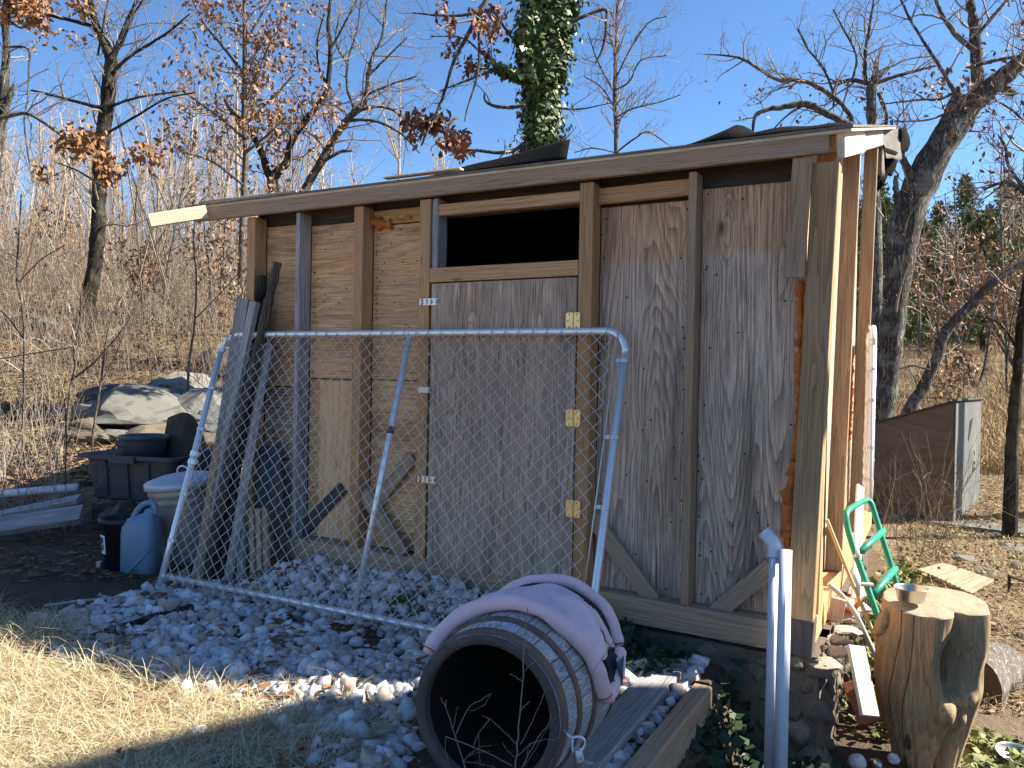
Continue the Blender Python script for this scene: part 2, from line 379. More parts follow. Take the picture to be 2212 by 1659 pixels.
def leafy(name, cols, rough=.7, trans=.25):
    g = G(name); r = g.geo_rnd()
    c = g.ramp(r, [(i / max(1, len(cols) - 1), k) for i, k in enumerate(cols)])
    return g.done(c, rough, 0, .3)
M['twig'] = leafy('twig_bark', [(.14, .11, .09), (.26, .22, .18), (.19, .155, .125)])
M['twig_pale'] = leafy('pale_twig_bark', [(.30, .24, .185), (.42, .35, .28), (.23, .185, .145)])
M['oak_leaf'] = leafy('dry_oak_leaf', [(.15, .065, .025), (.26, .125, .05), (.36, .20, .095), (.20, .09, .036)])
M['seed'] = leafy('dry_seed_cluster', [(.10, .045, .03), (.20, .085, .05), (.28, .14, .08)])
M['litter'] = leafy('fallen_leaf', [(.11, .06, .033), (.23, .135, .075), (.34, .22, .125), (.16, .09, .05), (.28, .19, .125)])
M['litter_red'] = leafy('brown_leaf', [(.10, .05, .03), (.20, .09, .045), (.26, .13, .065), (.13, .075, .05)])
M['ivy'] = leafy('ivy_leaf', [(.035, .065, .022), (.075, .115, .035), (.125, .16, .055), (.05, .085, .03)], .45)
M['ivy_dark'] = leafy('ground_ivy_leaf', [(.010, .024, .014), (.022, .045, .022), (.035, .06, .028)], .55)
M['cedar'] = leafy('cedar_foliage', [(.055, .075, .026), (.115, .14, .05), (.16, .18, .075), (.08, .10, .036)], .8)
M['weed_green'] = leafy('green_weed', [(.10, .14, .035), (.16, .19, .05), (.22, .20, .08), (.075, .11, .03)], .7)
M['grass'] = leafy('dry_grass', [(.40, .31, .165), (.53, .43, .255), (.62, .53, .35), (.27, .195, .10)], .65)
M['grass_brown'] = leafy('brown_grass', [(.26, .175, .085), (.37, .265, .13), (.46, .35, .19), (.19, .13, .07)], .75)
M['brush'] = leafy('dry_brush', [(.17, .125, .085), (.28, .22, .155), (.085, .063, .046), (.22, .165, .115), (.37, .31, .235), (.11, .085, .06)], .85)
def ground_mat():
    g = G('ground'); tc = g.n('ShaderNodeNewGeometry').outputs['Position']
    sep = g.n('ShaderNodeSeparateXYZ', {0: tc})
    n1 = g.noise(tc, .7, 5, .6); n2 = g.noise(tc, 9, 6, .7); n3 = g.noise(tc, 60, 4, .7)
    leaf = g.mix(n2, (.25, .165, .095), (.12, .08, .05)); leaf = g.mix(g.n('ShaderNodeMapRange', {0: n1, 1: .4, 2: .65}).outputs[0], leaf, (.29, .215, .125))
    soil = g.mix(n2, (.07, .05, .035), (.13, .095, .065))
    # bare earth near the shed, leaf litter farther off
    far = g.n('ShaderNodeMapRange', {0: g.n('ShaderNodeVectorMath', {0: tc, 1: (-1.8, 2.5, 0)}, operation='DISTANCE').outputs['Value'], 1: 3.6, 2: 6.6}).outputs[0]
    far = g.math('MULTIPLY', far, 1.0)
    path = g.mix(n2, (.22, .165, .115), (.13, .095, .065))
    rt = g.n('ShaderNodeMapRange', {0: sep.outputs[0], 1: -.35, 2: .3}).outputs[0]
    c = g.mix(far, soil, leaf)
    c = g.mix(g.math('MULTIPLY', rt, g.n('ShaderNodeMapRange', {0: sep.outputs[1], 1: 12, 2: 7}).outputs[0]), c, path)
    c = g.mix(.5, c, g.mix(n3, tuple([.25] * 3), tuple([.75] * 3)), 'OVERLAY')
    g.bump(g.math('ADD', n2, g.math('MULTIPLY', n3, .5)), .8, .05)
    return g.done(c, .95, 0, .15)
M['ground'] = ground_mat()
M['gravel_base'] = plain('gravel_gap_shade', (.10, .09, .08), .95, var=.6, nscale=30, bump=.8)  # dark colour stands in for the shade between stones
M['stump'] = wood('barkless_trunk', (.57, .435, .27), (.47, .35, .205), (.19, .125, .065), ring=9, along=.5, across=7, line=.5, weather=(.38, .33, .25), wamt=.55, fibre=.55, knots=.7, kscale=(1.6, 4.0), var=.02, bump=.5)
M['stump_top'] = plain('sawn_end', (.35, .295, .21), .85, var=.2, nscale=8, dirt=(.23, .18, .115), dirt_amt=.6, bump=.3)
M['stump_dark'] = plain('hollow_wood', (.10, .06, .035), .95, var=.4, nscale=14, bump=.6)
M['log'] = bark_mat('pale_log_bark', (.30, .27, .23), (.62, .58, .52), None, 0, 1.4)
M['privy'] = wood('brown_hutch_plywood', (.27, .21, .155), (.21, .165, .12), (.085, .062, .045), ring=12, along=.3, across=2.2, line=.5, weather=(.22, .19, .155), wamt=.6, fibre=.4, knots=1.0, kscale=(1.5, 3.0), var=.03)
M['privy_side'] = wood('grey_hutch_plywood', (.31, .29, .25), (.26, .25, .23), (.12, .115, .11), ring=20, along=.2, across=2.2, line=.4, weather=(.16, .17, .175), wamt=.8, fibre=.35, knots=.9, var=.03)  # greyer than the other hutch faces
# ------------------------------------------------------------------ terrain
def lerp_prof(q, pts):
    a = np.array(pts, float); return np.interp(q, a[:, 0], a[:, 1])
PL = [(0, 0), (6.0, .05), (7, .14), (8, .24), (9, .38), (10, .58), (11, .85), (12, 1.12), (14, 1.7), (17, 2.5), (22, 3.5), (30, 4.9), (45, 7.4), (70, 11), (100, 14.5), (150, 18), (300, 22), (900, 26)]
PR = [(0, -.5), (8, -.33), (10, -.2), (13, .15), (16, .55), (22, 1.2), (32, 2.3), (45, 3.6), (60, 5.0), (80, 7.5), (120, 12), (300, 18), (900, 24)]
def ground_z(s, n, bumps=True):
    s = np.asarray(s, float); n = np.asarray(n, float)
    q = np.hypot(s, n); qq = np.maximum(qdepth(s, n), 0) * .6 + q * .4
    a = np.arctan2(cy_ * s + sy_ * n, qdepth(s, n))
    side = smoothstep(-.30, .33, a)
    far = lerp_prof(qq, PL) * (1 - side) + lerp_prof(qq, PR) * side
    wid = .14 + np.maximum(0, n - 6.5) * .6
    right = smoothstep(-.78 - wid, -.78 + wid * .6, s)
    zl = .02 + .30 * smoothstep(-5.6, -8.6, s) * smoothstep(1.0, 3.2, n) + .03 * smoothstep(-4, -6, s)
    zr = -.50 + .035 * np.maximum(0, n - 3.5)
    near = zl * (1 - right) + zr * right
    wq = smoothstep(6.6, 10.0, qq)
    z = near * (1 - wq) + far * wq
    if bumps:
        f = smoothstep(4, 12, q)
        z = z + .018 * np.sin(s * 3.1 + 1.3 * np.sin(n * 2.3)) * np.cos(n * 2.7 + .7 * np.sin(s * 1.9)) + f * .10 * np.sin(s * .83 + 2) * np.cos(n * .71 + 1)
    return z
def gz(s, n): return float(ground_z(s, n))
def PG(px, py, q0=2.0, q1=60):
    """where the line of sight meets the ground"""
    d = ray(px, py); q = q0
    while q < q1:
        p = d * q + UP
        if p[2] <= gz(p[0], p[1]): return p
        q += .03
    return d * q1 + UP
def build_ground():
    rad = np.concatenate([[0.02], np.geomspace(.35, 900, 210)])
    fr = math.pi / 2 + YAW
    an = np.concatenate([np.linspace(fr - .75, fr + .75, 260, endpoint=False), np.linspace(fr + .75, fr + 2 * math.pi - .75, 90, endpoint=False)])
    A, Rd = np.meshgrid(an, rad); x = Rd * np.cos(A); y = Rd * np.sin(A); z = ground_z(x, y)
    V = np.stack([x, y, z], -1).reshape(-1, 3); m = len(an); k = len(rad)
    i = np.arange(k - 1)[:, None] * m; j = np.arange(m)[None]; j2 = (j + 1) % m
    F = np.stack([i + j, i + m + j, i + m + j2, i + j2], -1).reshape(-1, 4)
    return kind(mesh_obj('ground', fast_mesh('ground', V, F, True), M['ground']), 'structure')
build_ground()

# gravel bed in front of the shed
GP = np.array([(-4.25, 4.0), (-4.5, 3.25), (-4.4, 2.7), (-4.0, 2.40), (-3.4, 2.25), (-2.7, 2.0), (-2.2, 1.5), (-1.6, 1.2), (-.98, 1.2), (-.97, 4.0)])
def in_poly(s, n, poly=GP):
    ins = np.zeros(np.shape(s), bool); k = len(poly)
    for a in range(k):
        (x1, y1), (x2, y2) = poly[a], poly[(a + 1) % k]
        c = ((y1 > n) != (y2 > n)) & (s < (x2 - x1) * (n - y1) / (y2 - y1 + 1e-12) + x1)
        ins ^= c
    return ins
def gravel_z(s, n):
    s = np.asarray(s, float); n = np.asarray(n, float)
    heap = .19 * smoothstep(3.50, 4.0, n) * smoothstep(-4.2, -3.5, s) * (1 - smoothstep(-1.75, -1.3, s))
    return .0 - .13 * np.exp(-((s + 1.40) / .24) ** 4) * smoothstep(3.5, 3.2, n) + heap + .022 * np.sin(s * 4.1 + n) * np.sin(n * 5.3 + s * 1.7)
def build_gravel():
    gs = np.linspace(-4.6, -.9, 94); gn = np.linspace(1.2, 4.02, 72)
    S_, N_ = np.meshgrid(gs, gn); ok = in_poly(S_, N_)
    Z_ = np.where(ok, gravel_z(S_, N_), -.12)
    V = np.stack([S_, N_, Z_], -1).reshape(-1, 3)
    k, m = S_.shape; i = np.arange(k - 1)[:, None] * m; j = np.arange(m - 1)[None]
    F = np.stack([i + j, i + j + 1, i + m + j + 1, i + m + j], -1).reshape(-1, 4)
    okf = ok.reshape(-1)[F].any(1)
    bed = kind(mesh_obj('gravel_bed', fast_mesh('gravel_bed', V, F[okf], True), M['gravel_base']), 'structure')
    # crushed stones: hulls of a few random points, faceted
    protos = []
    for k in range(14):
        bm = bmesh.new(); r2 = random.Random(100 + k)
        for sx in (-1, 1):
            for sy in (-1, 1):
                for sz in (-1, 1): bm.verts.new((sx * r2.uniform(.35, .95), sy * r2.uniform(.3, .8), sz * r2.uniform(.25, .65)))
        for _ in range(3): v = Vector((r2.gauss(0, 1), r2.gauss(0, 1), r2.gauss(0, 1))).normalized(); bm.verts.new((v.x * 1.05, v.y * .85, v.z * .7))
        bmesh.ops.convex_hull(bm, input=list(bm.verts)); bmesh.ops.triangulate(bm, faces=bm.faces)
        for v in [v for v in bm.verts if not v.link_faces]: bm.verts.remove(v)
        bm.verts.index_update()
        protos.append((np.array([v.co[:] for v in bm.verts]), np.array([[v.index for v in f.verts] for f in bm.faces]))); bm.free()
    items = []
    for layer, (cnt, lo, hi) in enumerate(((5600, .014, .026), (3600, .026, .040), (520, .038, .056))):
        s = nr.uniform(-4.7, -.9, cnt * 6); n = nr.uniform(1.2, 4.0, cnt * 6)
        ok = in_poly(s + nr.normal(0, .05, s.shape), n + nr.normal(0, .05, s.shape)) & (s < -.99)
        # thin out near the lower left, where grass and leaves take over, and keep clear of the barrel and the gate's foot
        front = smoothstep(1.95, 2.5, n + .25 * np.sin(s * 5) + .2 * smoothstep(-2.2, -1.6, s) * 4)
        ok &= nr.random(s.shape) < .25 + .75 * front
        bx = s - (-1.36 - .11 * (n - 2.41)); ok &= ~((np.abs(bx) < .245) & (n > 2.40) & (n < 3.32))
        ok &= ~((s < -2.0) & (n < 2.45 + .08 * np.sin(s * 9)) & (nr.random(s.shape) < .9)); s, n = s[ok][:cnt], n[ok][:cnt]
        for a, b in zip(s, n): items.append((a, b, nr.uniform(lo, hi), layer))
    # nearest, largest-looking ones become objects of their own
    items.sort(key=lambda t: -t[2] / max(.5, qdepth(t[0], t[1])))
    pm = [None] * len(protos)
    V, F, nv = [], [], 0; count = 0
    for a, b, sz, layer in items:
        k = rng.randrange(len(protos)); pv, pf = protos[k]
        q = Vector((rng.gauss(0, 1), rng.gauss(0, 1), rng.gauss(0, 1))).normalized()
        Rm = Matrix.Rotation(rng.uniform(-1.6, 1.6), 3, q) @ Matrix.Rotation(rng.uniform(0, 6.28), 3, 'Z')
        sc = (sz * rng.uniform(.85, 1.25), sz * rng.uniform(.8, 1.1), sz * rng.uniform(.8, 1.15))
        z = float(gravel_z(a, b)) + sz * .42 + layer * .012
        inview = abs(float(azim(a, b))) < .66 and (CZ - z) / max(.5, float(qdepth(a, b))) < .50
        if count < 295 and inview:
            if pm[k] is None: pm[k] = fast_mesh('stone', pv, pf); pm[k].materials.append(M['gravel'])
            o = bpy.data.objects.new('stone', pm[k])
            mw = Matrix.Translation((a, b, z)) @ Rm.to_4x4() @ Matrix.Diagonal((*sc, 1)); o.matrix_basis = mw
            COL.objects.link(o); o.parent = bed; count += 1
        else:
            V.append((pv * np.array(sc)) @ np.array(Rm).T + (a, b, z)); F.append(pf + nv); nv += len(pv)
    g = mesh_obj('gravel', fast_mesh('gravel', np.concatenate(V), np.concatenate(F)), M['gravel'], bed); g['kind'] = 'stuff'
    return bed
bed = build_gravel()

# ------------------------------------------------------------------ shed
SF, SB, SL, SR = 4.05, 7.15, -4.28, -.50            # front, back, left, right faces of the frame
PLY = 4.165                                          # face of the recessed plywood
SLOPE = .285
def eave(n): return 2.63 + SLOPE * (n - SF)          # underside of the roof deck
shed = thing('shed', 'unfinished plywood shed with open stud framing, a padlockable door and a dark window slot', 'shed', (-2.4, 5.6, .14))
def sill_top(s): return .285 + (-.9 - s) * .022
def stud(name, s, wd, zt, mat='pine', n=SF, dep=.112, s_top=None, zb=None, label=None):
    st = s if s_top is None else s_top
    o = board(name, (s, n + dep / 2, sill_top(s) + .002 if zb is None else zb), (st, n + dep / 2, zt), wd, dep, (0, -1, 0), M[mat], shed)
    if label: o['label'] = label
    return o
# sills
board('sill_beam', (-4.3, SF + .062, sill_top(-4.3) - .07), (-.62, SF + .062, sill_top(-.62) - .07), .14, .125, (0, -1, 0), M['pine_dull'], shed)
board('sill_beam', (-.575, SF + .02, .205), (-.565, SB + .9, .215), .14, .12, (1, 0, 0), M['pine'], shed)
# studs, left to right
stud('end_post', -4.220, .078, 2.525)
stud('stud', -3.790, .036, 2.522, 'grey_wood', dep=.112)
stud('stud', -3.280, .072, 2.522, 'pine')
stud('door_post', -2.770, .078, 2.522, 'pine')
stud('door_post', -1.710, .080, 2.522, 'pine')
stud('stud', -1.124, .044, 2.518, 'pine_dull')
cp = board('corner_post', (-.567, SF + .058, .14), (-.487, SF + .058, 2.50), .120, .112, (0, -1, 0), M['pine_olive'], shed)
board('post_foot', (-.566, SF + .057, .132), (-.558, SF + .057, .31), .126, .118, (0, -1, 0), M['dark_wood'], shed, .002)
board('cripple_stud', (-2.700, SF + .06, 2.10), (-2.700, SF + .06, 2.522), .040, .108, (0, -1, 0), M['grey_wood'], shed)
# headers and the rail under the window
board('header', (-2.680, SF + .040, 2.452), (-1.752, SF + .040, 2.452), .066, .055, (0, -1, 0), M['pine'], shed)
board('header', (-3.242, SF + .120, 2.462), (-2.812, SF + .120, 2.462), .09, .03, (0, -1, 0), M['pine'], shed)
board('header', (-1.668, SF + .085, 2.455), (-1.150, SF + .085, 2.462), .085, .04, (0, -1, 0), M['pine'], shed)
board('window_rail', (-2.728, SF + .022, 2.058), (-1.752, SF + .022, 2.058), .086, .05, (0, -1, 0), M['pine'], shed)
# fascia along the eave, front
board('fascia', (-4.75, SF - .022, 2.575), (-.47, SF - .022, 2.578), .092, .038, (0, -1, 0), M['pine_dull'], shed)
# plywood skins set back between the studs (one panel per bay)
def panel(s0, s1, z0, z1, mat, grain, n=PLY, t=.012, name='plywood_panel', label=None):
    if grain == 'v': o = board(name, ((s0 + s1) / 2, n + t / 2, z0), ((s0 + s1) / 2, n + t / 2, z1), s1 - s0, t, (0, -1, 0), M[mat], shed, .001)
    else: o = board(name, (s0, n + t / 2, (z0 + z1) / 2), (s1, n + t / 2, (z0 + z1) / 2), z1 - z0, t, (0, -1, 0), M[mat], shed, .001)
    if label: o['label'] = label
    return o
panel(-4.18, -3.809, 1.36, 2.47, 'ply_warm', 'h', label='warm brown plywood at the left end')
panel(-4.18, -3.809, .34, 1.352, 'ply_door', 'h', n=PLY + .004)
panel(-3.771, -3.317, 1.42, 2.45, 'ply_warm', 'h')
panel(-3.771, -3.317, .34, 1.414, 'ply_warm', 'h', n=PLY + .004)
panel(-3.243, -2.810, 1.42, 2.41, 'ply_warm', 'h')
panel(-3.243, -2.810, .34, 1.414, 'ply_warm', 'h', n=PLY + .004)
panel(-3.66, -3.330, .36, 1.405, 'ply_patch', 'v', n=PLY - .02, name='plywood_patch')
panel(-1.668, -1.147, .292, 2.40, 'ply_grey', 'v')
panel(-1.101, -.58, .285, 2.45, 'ply_grey', 'v')
# inner box: side, back, floor and the bits above the door that keep the inside dark; their dark colour paints in its shade
def quad_panel(name, pts, t, mat, nrm):
    mb = MB(); P = np.array(pts, float); nn = np.array(nrm, float) * t
    V = np.vstack([P, P + nn]); k = len(P)
    mb.add(V, [tuple(range(k - 1, -1, -1)), tuple(range(k, 2 * k))] + [(i, (i + 1) % k, (i + 1) % k + k, i + k) for i in range(k)])
    return mb.build(name, M[mat], shed)
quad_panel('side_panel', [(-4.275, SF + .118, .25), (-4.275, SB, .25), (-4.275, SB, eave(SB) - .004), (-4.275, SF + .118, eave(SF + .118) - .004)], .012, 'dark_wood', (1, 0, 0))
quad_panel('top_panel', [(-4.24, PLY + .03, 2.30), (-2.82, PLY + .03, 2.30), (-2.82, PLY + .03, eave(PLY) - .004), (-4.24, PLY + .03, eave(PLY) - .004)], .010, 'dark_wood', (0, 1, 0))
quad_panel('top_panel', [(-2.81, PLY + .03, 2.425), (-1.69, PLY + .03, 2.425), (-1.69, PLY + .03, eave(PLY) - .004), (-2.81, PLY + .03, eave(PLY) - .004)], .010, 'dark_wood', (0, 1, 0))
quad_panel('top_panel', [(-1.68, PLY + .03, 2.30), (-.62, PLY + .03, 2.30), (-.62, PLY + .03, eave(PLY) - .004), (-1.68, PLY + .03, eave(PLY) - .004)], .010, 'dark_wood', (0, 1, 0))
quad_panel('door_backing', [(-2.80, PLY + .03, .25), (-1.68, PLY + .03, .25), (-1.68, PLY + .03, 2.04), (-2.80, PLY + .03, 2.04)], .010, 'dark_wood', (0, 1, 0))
RS = -.602                                           # outer face of the right-hand plywood
quad_panel('side_panel', [(RS - .012, SF + .125, .27), (RS - .012, SB, .27), (RS - .012, SB, eave(SB) - .004), (RS - .012, SF + .125, eave(SF + .125) - .004)], .012, 'ply_door', (1, 0, 0))
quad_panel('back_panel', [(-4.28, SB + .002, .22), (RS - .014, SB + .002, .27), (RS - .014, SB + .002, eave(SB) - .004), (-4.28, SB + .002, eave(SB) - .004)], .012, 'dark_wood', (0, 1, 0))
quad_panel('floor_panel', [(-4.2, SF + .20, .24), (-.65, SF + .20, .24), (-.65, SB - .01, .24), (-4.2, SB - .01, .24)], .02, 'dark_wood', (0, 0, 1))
# right-hand wall framing, lit by the sun
for n_, b_, mt in ((5.36, .045, 'pine_dull'), (6.86, .05, 'pine_dull')):
    sb, st_ = -.50, -.442
    board('stud', (sb - .048, n_, .285), (st_ - .048, n_, eave(n_) - .09), .05, .096, (1, 0, 0), M[mt], shed)
board('stud', (-.548, 4.30, .285), (-.500, 4.21, eave(4.2) - .09), .045, .09, (1, 0, 0), M['pine'], shed)
board('brace', (-.520, 4.42, .29), (-.545, 4.20, .95), .085, .036, (1, -.15, .0), M['pine'], shed)
board('rake_board', (-.420, SF - .02, eave(SF) - .062), (-.420, 5.15, eave(5.15) - .062), .125, .036, (1, 0, 0), M['pale_wood'], shed)
board('rake_board', (-.428, 5.155, eave(5.155) - .062), (-.428, 6.95, eave(6.95) - .062), .115, .030, (1, 0, 0), M['grey_wood'], shed)
board('trim_board', (-.618, SF - .011, 1.952), (-.588, SF - .011, 2.527), .092, .020, (0, -1, 0), M['pine_dull'], shed)
# braces at the foot of the wall
def brace(p0, p1, n, mat='pine', wd=.088, t=.036):
    a, b = PN(*p0, n), PN(*p1, n); return board('brace', a, b, wd, t, (0, -1, 0), M[mat], shed)
brace((742, 1052), (636, 1168), PLY - .024, 'dark_wood')
brace((890, 985), (808, 1095), PLY - .024, 'pine_dull')
brace((785, 1062), (872, 1200), PLY - .066, 'pine_dull')
brace((1276, 1112), (1412, 1298), SF + .07, 'pine_dull')
brace((1668, 1222), (1545, 1326), SF + .07, 'pine_dull')
# nail heads along the panel edges
nl = MB()
for s0, s1, z0, z1 in ((-1.66, -1.155, .33, 2.38), (-1.095, -.585, .33, 2.43), (-3.76, -3.325, 1.45, 2.43), (-3.235, -2.815, 1.45, 2.39)):
    for k in range(46):
        a = rng.choice((s0 + .02, s1 - .02, rng.uniform(s0, s1))); z = rng.uniform(z0, z1)
        nl.lathe([(.0001, .0012), (.005, .001), (.0058, 0)], 6, (a + rng.gauss(0, .006), PLY - .0005, z), M=((1, 0, 0), (0, 0, -1), (0, 1, 0)))
kind(nl.build('nail_heads', M['black'], shed), 'stuff')
# door with its hardware
door_o = board('door', (-2.232, SF - .004 + .006, .305), (-2.232, SF - .004 + .006, 2.006), .952, .018, (0, -1, 0), M['ply_door'], shed, .002)
DN = SF - .009
def rounded_plate(w_, h_, t, r=.012):
    mb = MB(); pts = []
    for cx, cz, a0 in ((w_ / 2 - r, h_ / 2 - r, 0), (-w_ / 2 + r, h_ / 2 - r, 90), (-w_ / 2 + r, -h_ / 2 + r, 180), (w_ / 2 - r, -h_ / 2 + r, 270)):
        for a in (0, 30, 60, 90): pts.append((cx + r * math.cos(R(a0 + a)), 0, cz + r * math.sin(R(a0 + a))))
    P = np.array(pts); V = np.vstack([P, P - (0, t, 0)]); k = len(P)
    mb.add(V, [tuple(range(k)), tuple(range(2 * k - 1, k - 1, -1))] + [(i, i + k, (i + 1) % k + k, (i + 1) % k) for i in range(k)])
    return mb
def screw(mb, x, z, y, r=.0042):
    mb.lathe([(0.0001, .0012), (r * .7, .001), (r, 0)], 8, (x, y, z), M=((1, 0, 0), (0, 0, -1), (0, 1, 0)))
for py in (693, 903, 1099):
    c = PN(1238, py, DN); h = MB()
    for sx in (-1, 1):
        q = rounded_plate(.041, .092, .003, .010); h.add(np.concatenate(q.v) + (c[0] + sx * .0225, c[1], c[2]), q.mixed)
    h.tube([(c[0], c[1] - .006, c[2] - .046), (c[0], c[1] - .006, c[2] + .046)], .0042, 8)
    ho = h.build('hinge', M['brass'], door_o)
    for sx in (-1, 1):
        for z, dx in ((-.034, .022), (0, .030), (.034, .022)):
            sc = MB(); screw(sc, c[0] + sx * dx, c[2] + z, c[1] - .0032); sc.build('screw', M['rust'], door_o)
def bolt(px, py):
    c = PN(px, py, DN); mb = MB()
    for dz in (-.014, .014): mb.box((c[0], c[1] - .002, c[2] + dz), (.105, .003, .013))
    mb.tube([(c[0] - .075, c[1] - .008, c[2]), (c[0] + .05, c[1] - .008, c[2])], .0055, 8)
    for dx in (-.03, .0, .038): mb.box((c[0] + dx, c[1] - .008, c[2]), (.014, .013, .034))
    mb.tube([(c[0] + .015, c[1] - .012, c[2]), (c[0] + .015, c[1] - .028, c[2] - .004)], .004, 6)
    mb.box((c[0] - .066, c[1] - .006, c[2]), (.012, .012, .036))
    return mb.build('slide_bolt', M['zinc'], door_o)
bolt(930, 652); bolt(926, 1036)
c = PN(916, 842, DN); mb = MB()
mb.box((c[0], c[1] - .002, c[2]), (.088, .003, .034)); mb.box((c[0] + .042, c[1] - .010, c[2]), (.004, .018, .030))
mb.tube(smooth_path([(c[0] - .028, c[1] - .004, c[2] - .008), (c[0] - .030, c[1] - .02, c[2] - .006), (c[0] - .030, c[1] - .02, c[2] + .008), (c[0] - .028, c[1] - .004, c[2] + .010)], 4), .003, 6)
mb.box((c[0] + .012, c[1] - .007, c[2]), (.045, .006, .024))
mb.build('hasp', M['zinc'], door_o)
# expanding foam squeezed out along the joints
def foam(pts, r0, r1, seed):
    rr = random.Random(seed); P = []; rad = []
    for a, b in zip(pts[:-1], pts[1:]):
        a, b = np.array(a), np.array(b); k = max(2, int(np.linalg.norm(b - a) / .018))
        for t in np.linspace(0, 1, k, endpoint=False):
            P.append(a + (b - a) * t + np.array([rr.gauss(0, .0045), rr.gauss(0, .003), rr.gauss(0, .0045)])); rad.append(rr.uniform(r0, r1) * 1.55)
    mb = MB(); mb.tube(P, rad, 7); V = noisy(np.concatenate(mb.v), .006, 45, seed)
    me = bpy.data.meshes.new('foam_bead'); me.from_pydata(V.tolist(), [], mb.mixed)
    me.polygons.foreach_set('use_smooth', np.ones(len(me.polygons), bool))
    return mesh_obj('foam_bead', me, M['foam'], shed)
foam([PN(1729, 612, PLY - .006), PN(1726, 800, PLY - .006), PN(1720, 1000, PLY - .006)], .006, .017, 1)
foam([PN(1718, 1000, PLY - .006), PN(1706, 1080, PLY - .006), PN(1702, 1190, PLY - .006)], .012, .026, 2)
foam([PN(1318, 1292, PLY - .012), PN(1364, 1300, PLY - .012)], .012, .02, 3)
foam([PN(1400, 1296, PLY - .012), PN(1470, 1312, PLY - .012)], .016, .026, 4)
foam([PN(1512, 1318, PLY - .012), PN(1556, 1328, PLY - .012)], .012, .02, 5)
foam([PN(1600, 1340, PLY - .012), PN(1660, 1350, PLY - .012)], .009, .016, 6)
foam([PN(806, 480, PLY - .008), PN(830, 484, PLY - .008), PN(852, 486, PLY - .008)], .012, .034, 7)
foam([PN(852, 476, PLY - .006), PN(896, 468, PLY - .006)], .006, .011, 8)
foam([(RS + .006, 4.35, .30), (RS + .008, 4.62, .32)], .016, .03, 9)
foam([(-.50, 4.75, .15), (-.49, 4.95, .14)], .015, .028, 10)
foam([(RS + .006, 6.78, 1.0), (RS + .006, 6.79, 1.75)], .006, .014, 11)

# roof: deck, drip edge and loose felt
quad_panel('roof_deck', [(-4.82, SF - .045, eave(SF - .045)), (-.372, SF - .045, eave(SF - .045)), (-.372, 8.0, eave(8.0)), (-4.82, 8.0, eave(8.0))], .016, 'pale_wood', (0, 0, 1))
quad_panel('roof_covering', [(-4.82, SF - .055, eave(SF - .055) + .018), (-.365, SF - .055, eave(SF - .055) + .018), (-.365, 8.02, eave(8.02) + .018), (-4.82, 8.02, eave(8.02) + .018)], .012, 'felt_grey', (0, 0, 1))
board('roof_strip', (-3.05, SF - .03, eave(SF) + .040), (-2.50, SF - .02, eave(SF) + .043), .05, .012, (0, 0, 1), M['pale_wood'], shed)
def sheet(name, grid, mat, parent=None, t=.004, smooth=True):
    """a loose sheet from a grid of points, given a real thickness"""
    P = np.asarray(grid, float); k, m = P.shape[:2]
    du = np.gradient(P, axis=0); dv = np.gradient(P, axis=1); nn = np.cross(du, dv)
    nn /= np.maximum(np.linalg.norm(nn, axis=2, keepdims=True), 1e-9)
    top = P.reshape(-1, 3); bot = (P - nn * t).reshape(-1, 3); o = k * m; F = []
    for i in range(k - 1):
        for j in range(m - 1):
            a, b, c_, d = i * m + j, i * m + j + 1, (i + 1) * m + j + 1, (i + 1) * m + j
            F += [(a, b, c_, d), (a + o, d + o, c_ + o, b + o)]
    for i in range(k - 1):
        F += [(i * m, (i + 1) * m, (i + 1) * m + o, i * m + o), ((i + 1) * m - 1, (i + 1) * m - 1 + o, (i + 2) * m - 1 + o, (i + 2) * m - 1)]
    for j in range(m - 1):
        F += [(j, j + o, j + 1 + o, j + 1), ((k - 1) * m + j, (k - 1) * m + j + 1, (k - 1) * m + j + 1 + o, (k - 1) * m + j + o)]
    mb = MB(); mb.add(np.vstack([top, bot]), F)
    return mb.build(name, M[mat] if isinstance(mat, str) else mat, parent, smooth)
def rf(n): return eave(n) + .034
# left loose sheet, its right end curled up
g_ = []
for i in range(18):
    u = i / 17; s = -3.10 + 1.04 * u; row = []; hh = .012 + .115 * u ** .9
    for j in range(8):
        v = j / 7; a = v * 1.9
        row.append((s + .05 * v - .10 * v * u, 4.55 + .16 * v, rf(4.55 + .16 * v) + .004 + hh * v ** .85 + .006 * math.sin(u * 9) * v))
    g_.append(row)
tag(sheet('felt_sheet', g_, 'felt', None, .004), 'black roofing felt lifted at one end, lying loose midway along the shed roof', 'roofing felt')
g_ = []
for i in range(26):
    u = i / 25; s = -1.40 + .98 * u; row = []
    hh = .125 * max(0, 1 - abs(u - .25) / (.25 if u < .25 else .10)) + .062 * smoothstep(.22, .34, u) * (1 - smoothstep(.80, 1.0, u)) + .010 * math.sin(u * 15)
    hh = max(.006, float(hh))
    for j in range(8):
        v = j / 7; a = v * 2.2
        row.append((s + .05 * v, 4.75 + .10 * v + .12 * v * v, rf(4.75 + .12 * v) + .003 + hh * v ** .8))
    g_.append(row)
tag(sheet('felt_sheet', g_, 'felt', None, .004), 'black roofing felt rucked into a hump near the high right end of the shed roof', 'roofing felt')
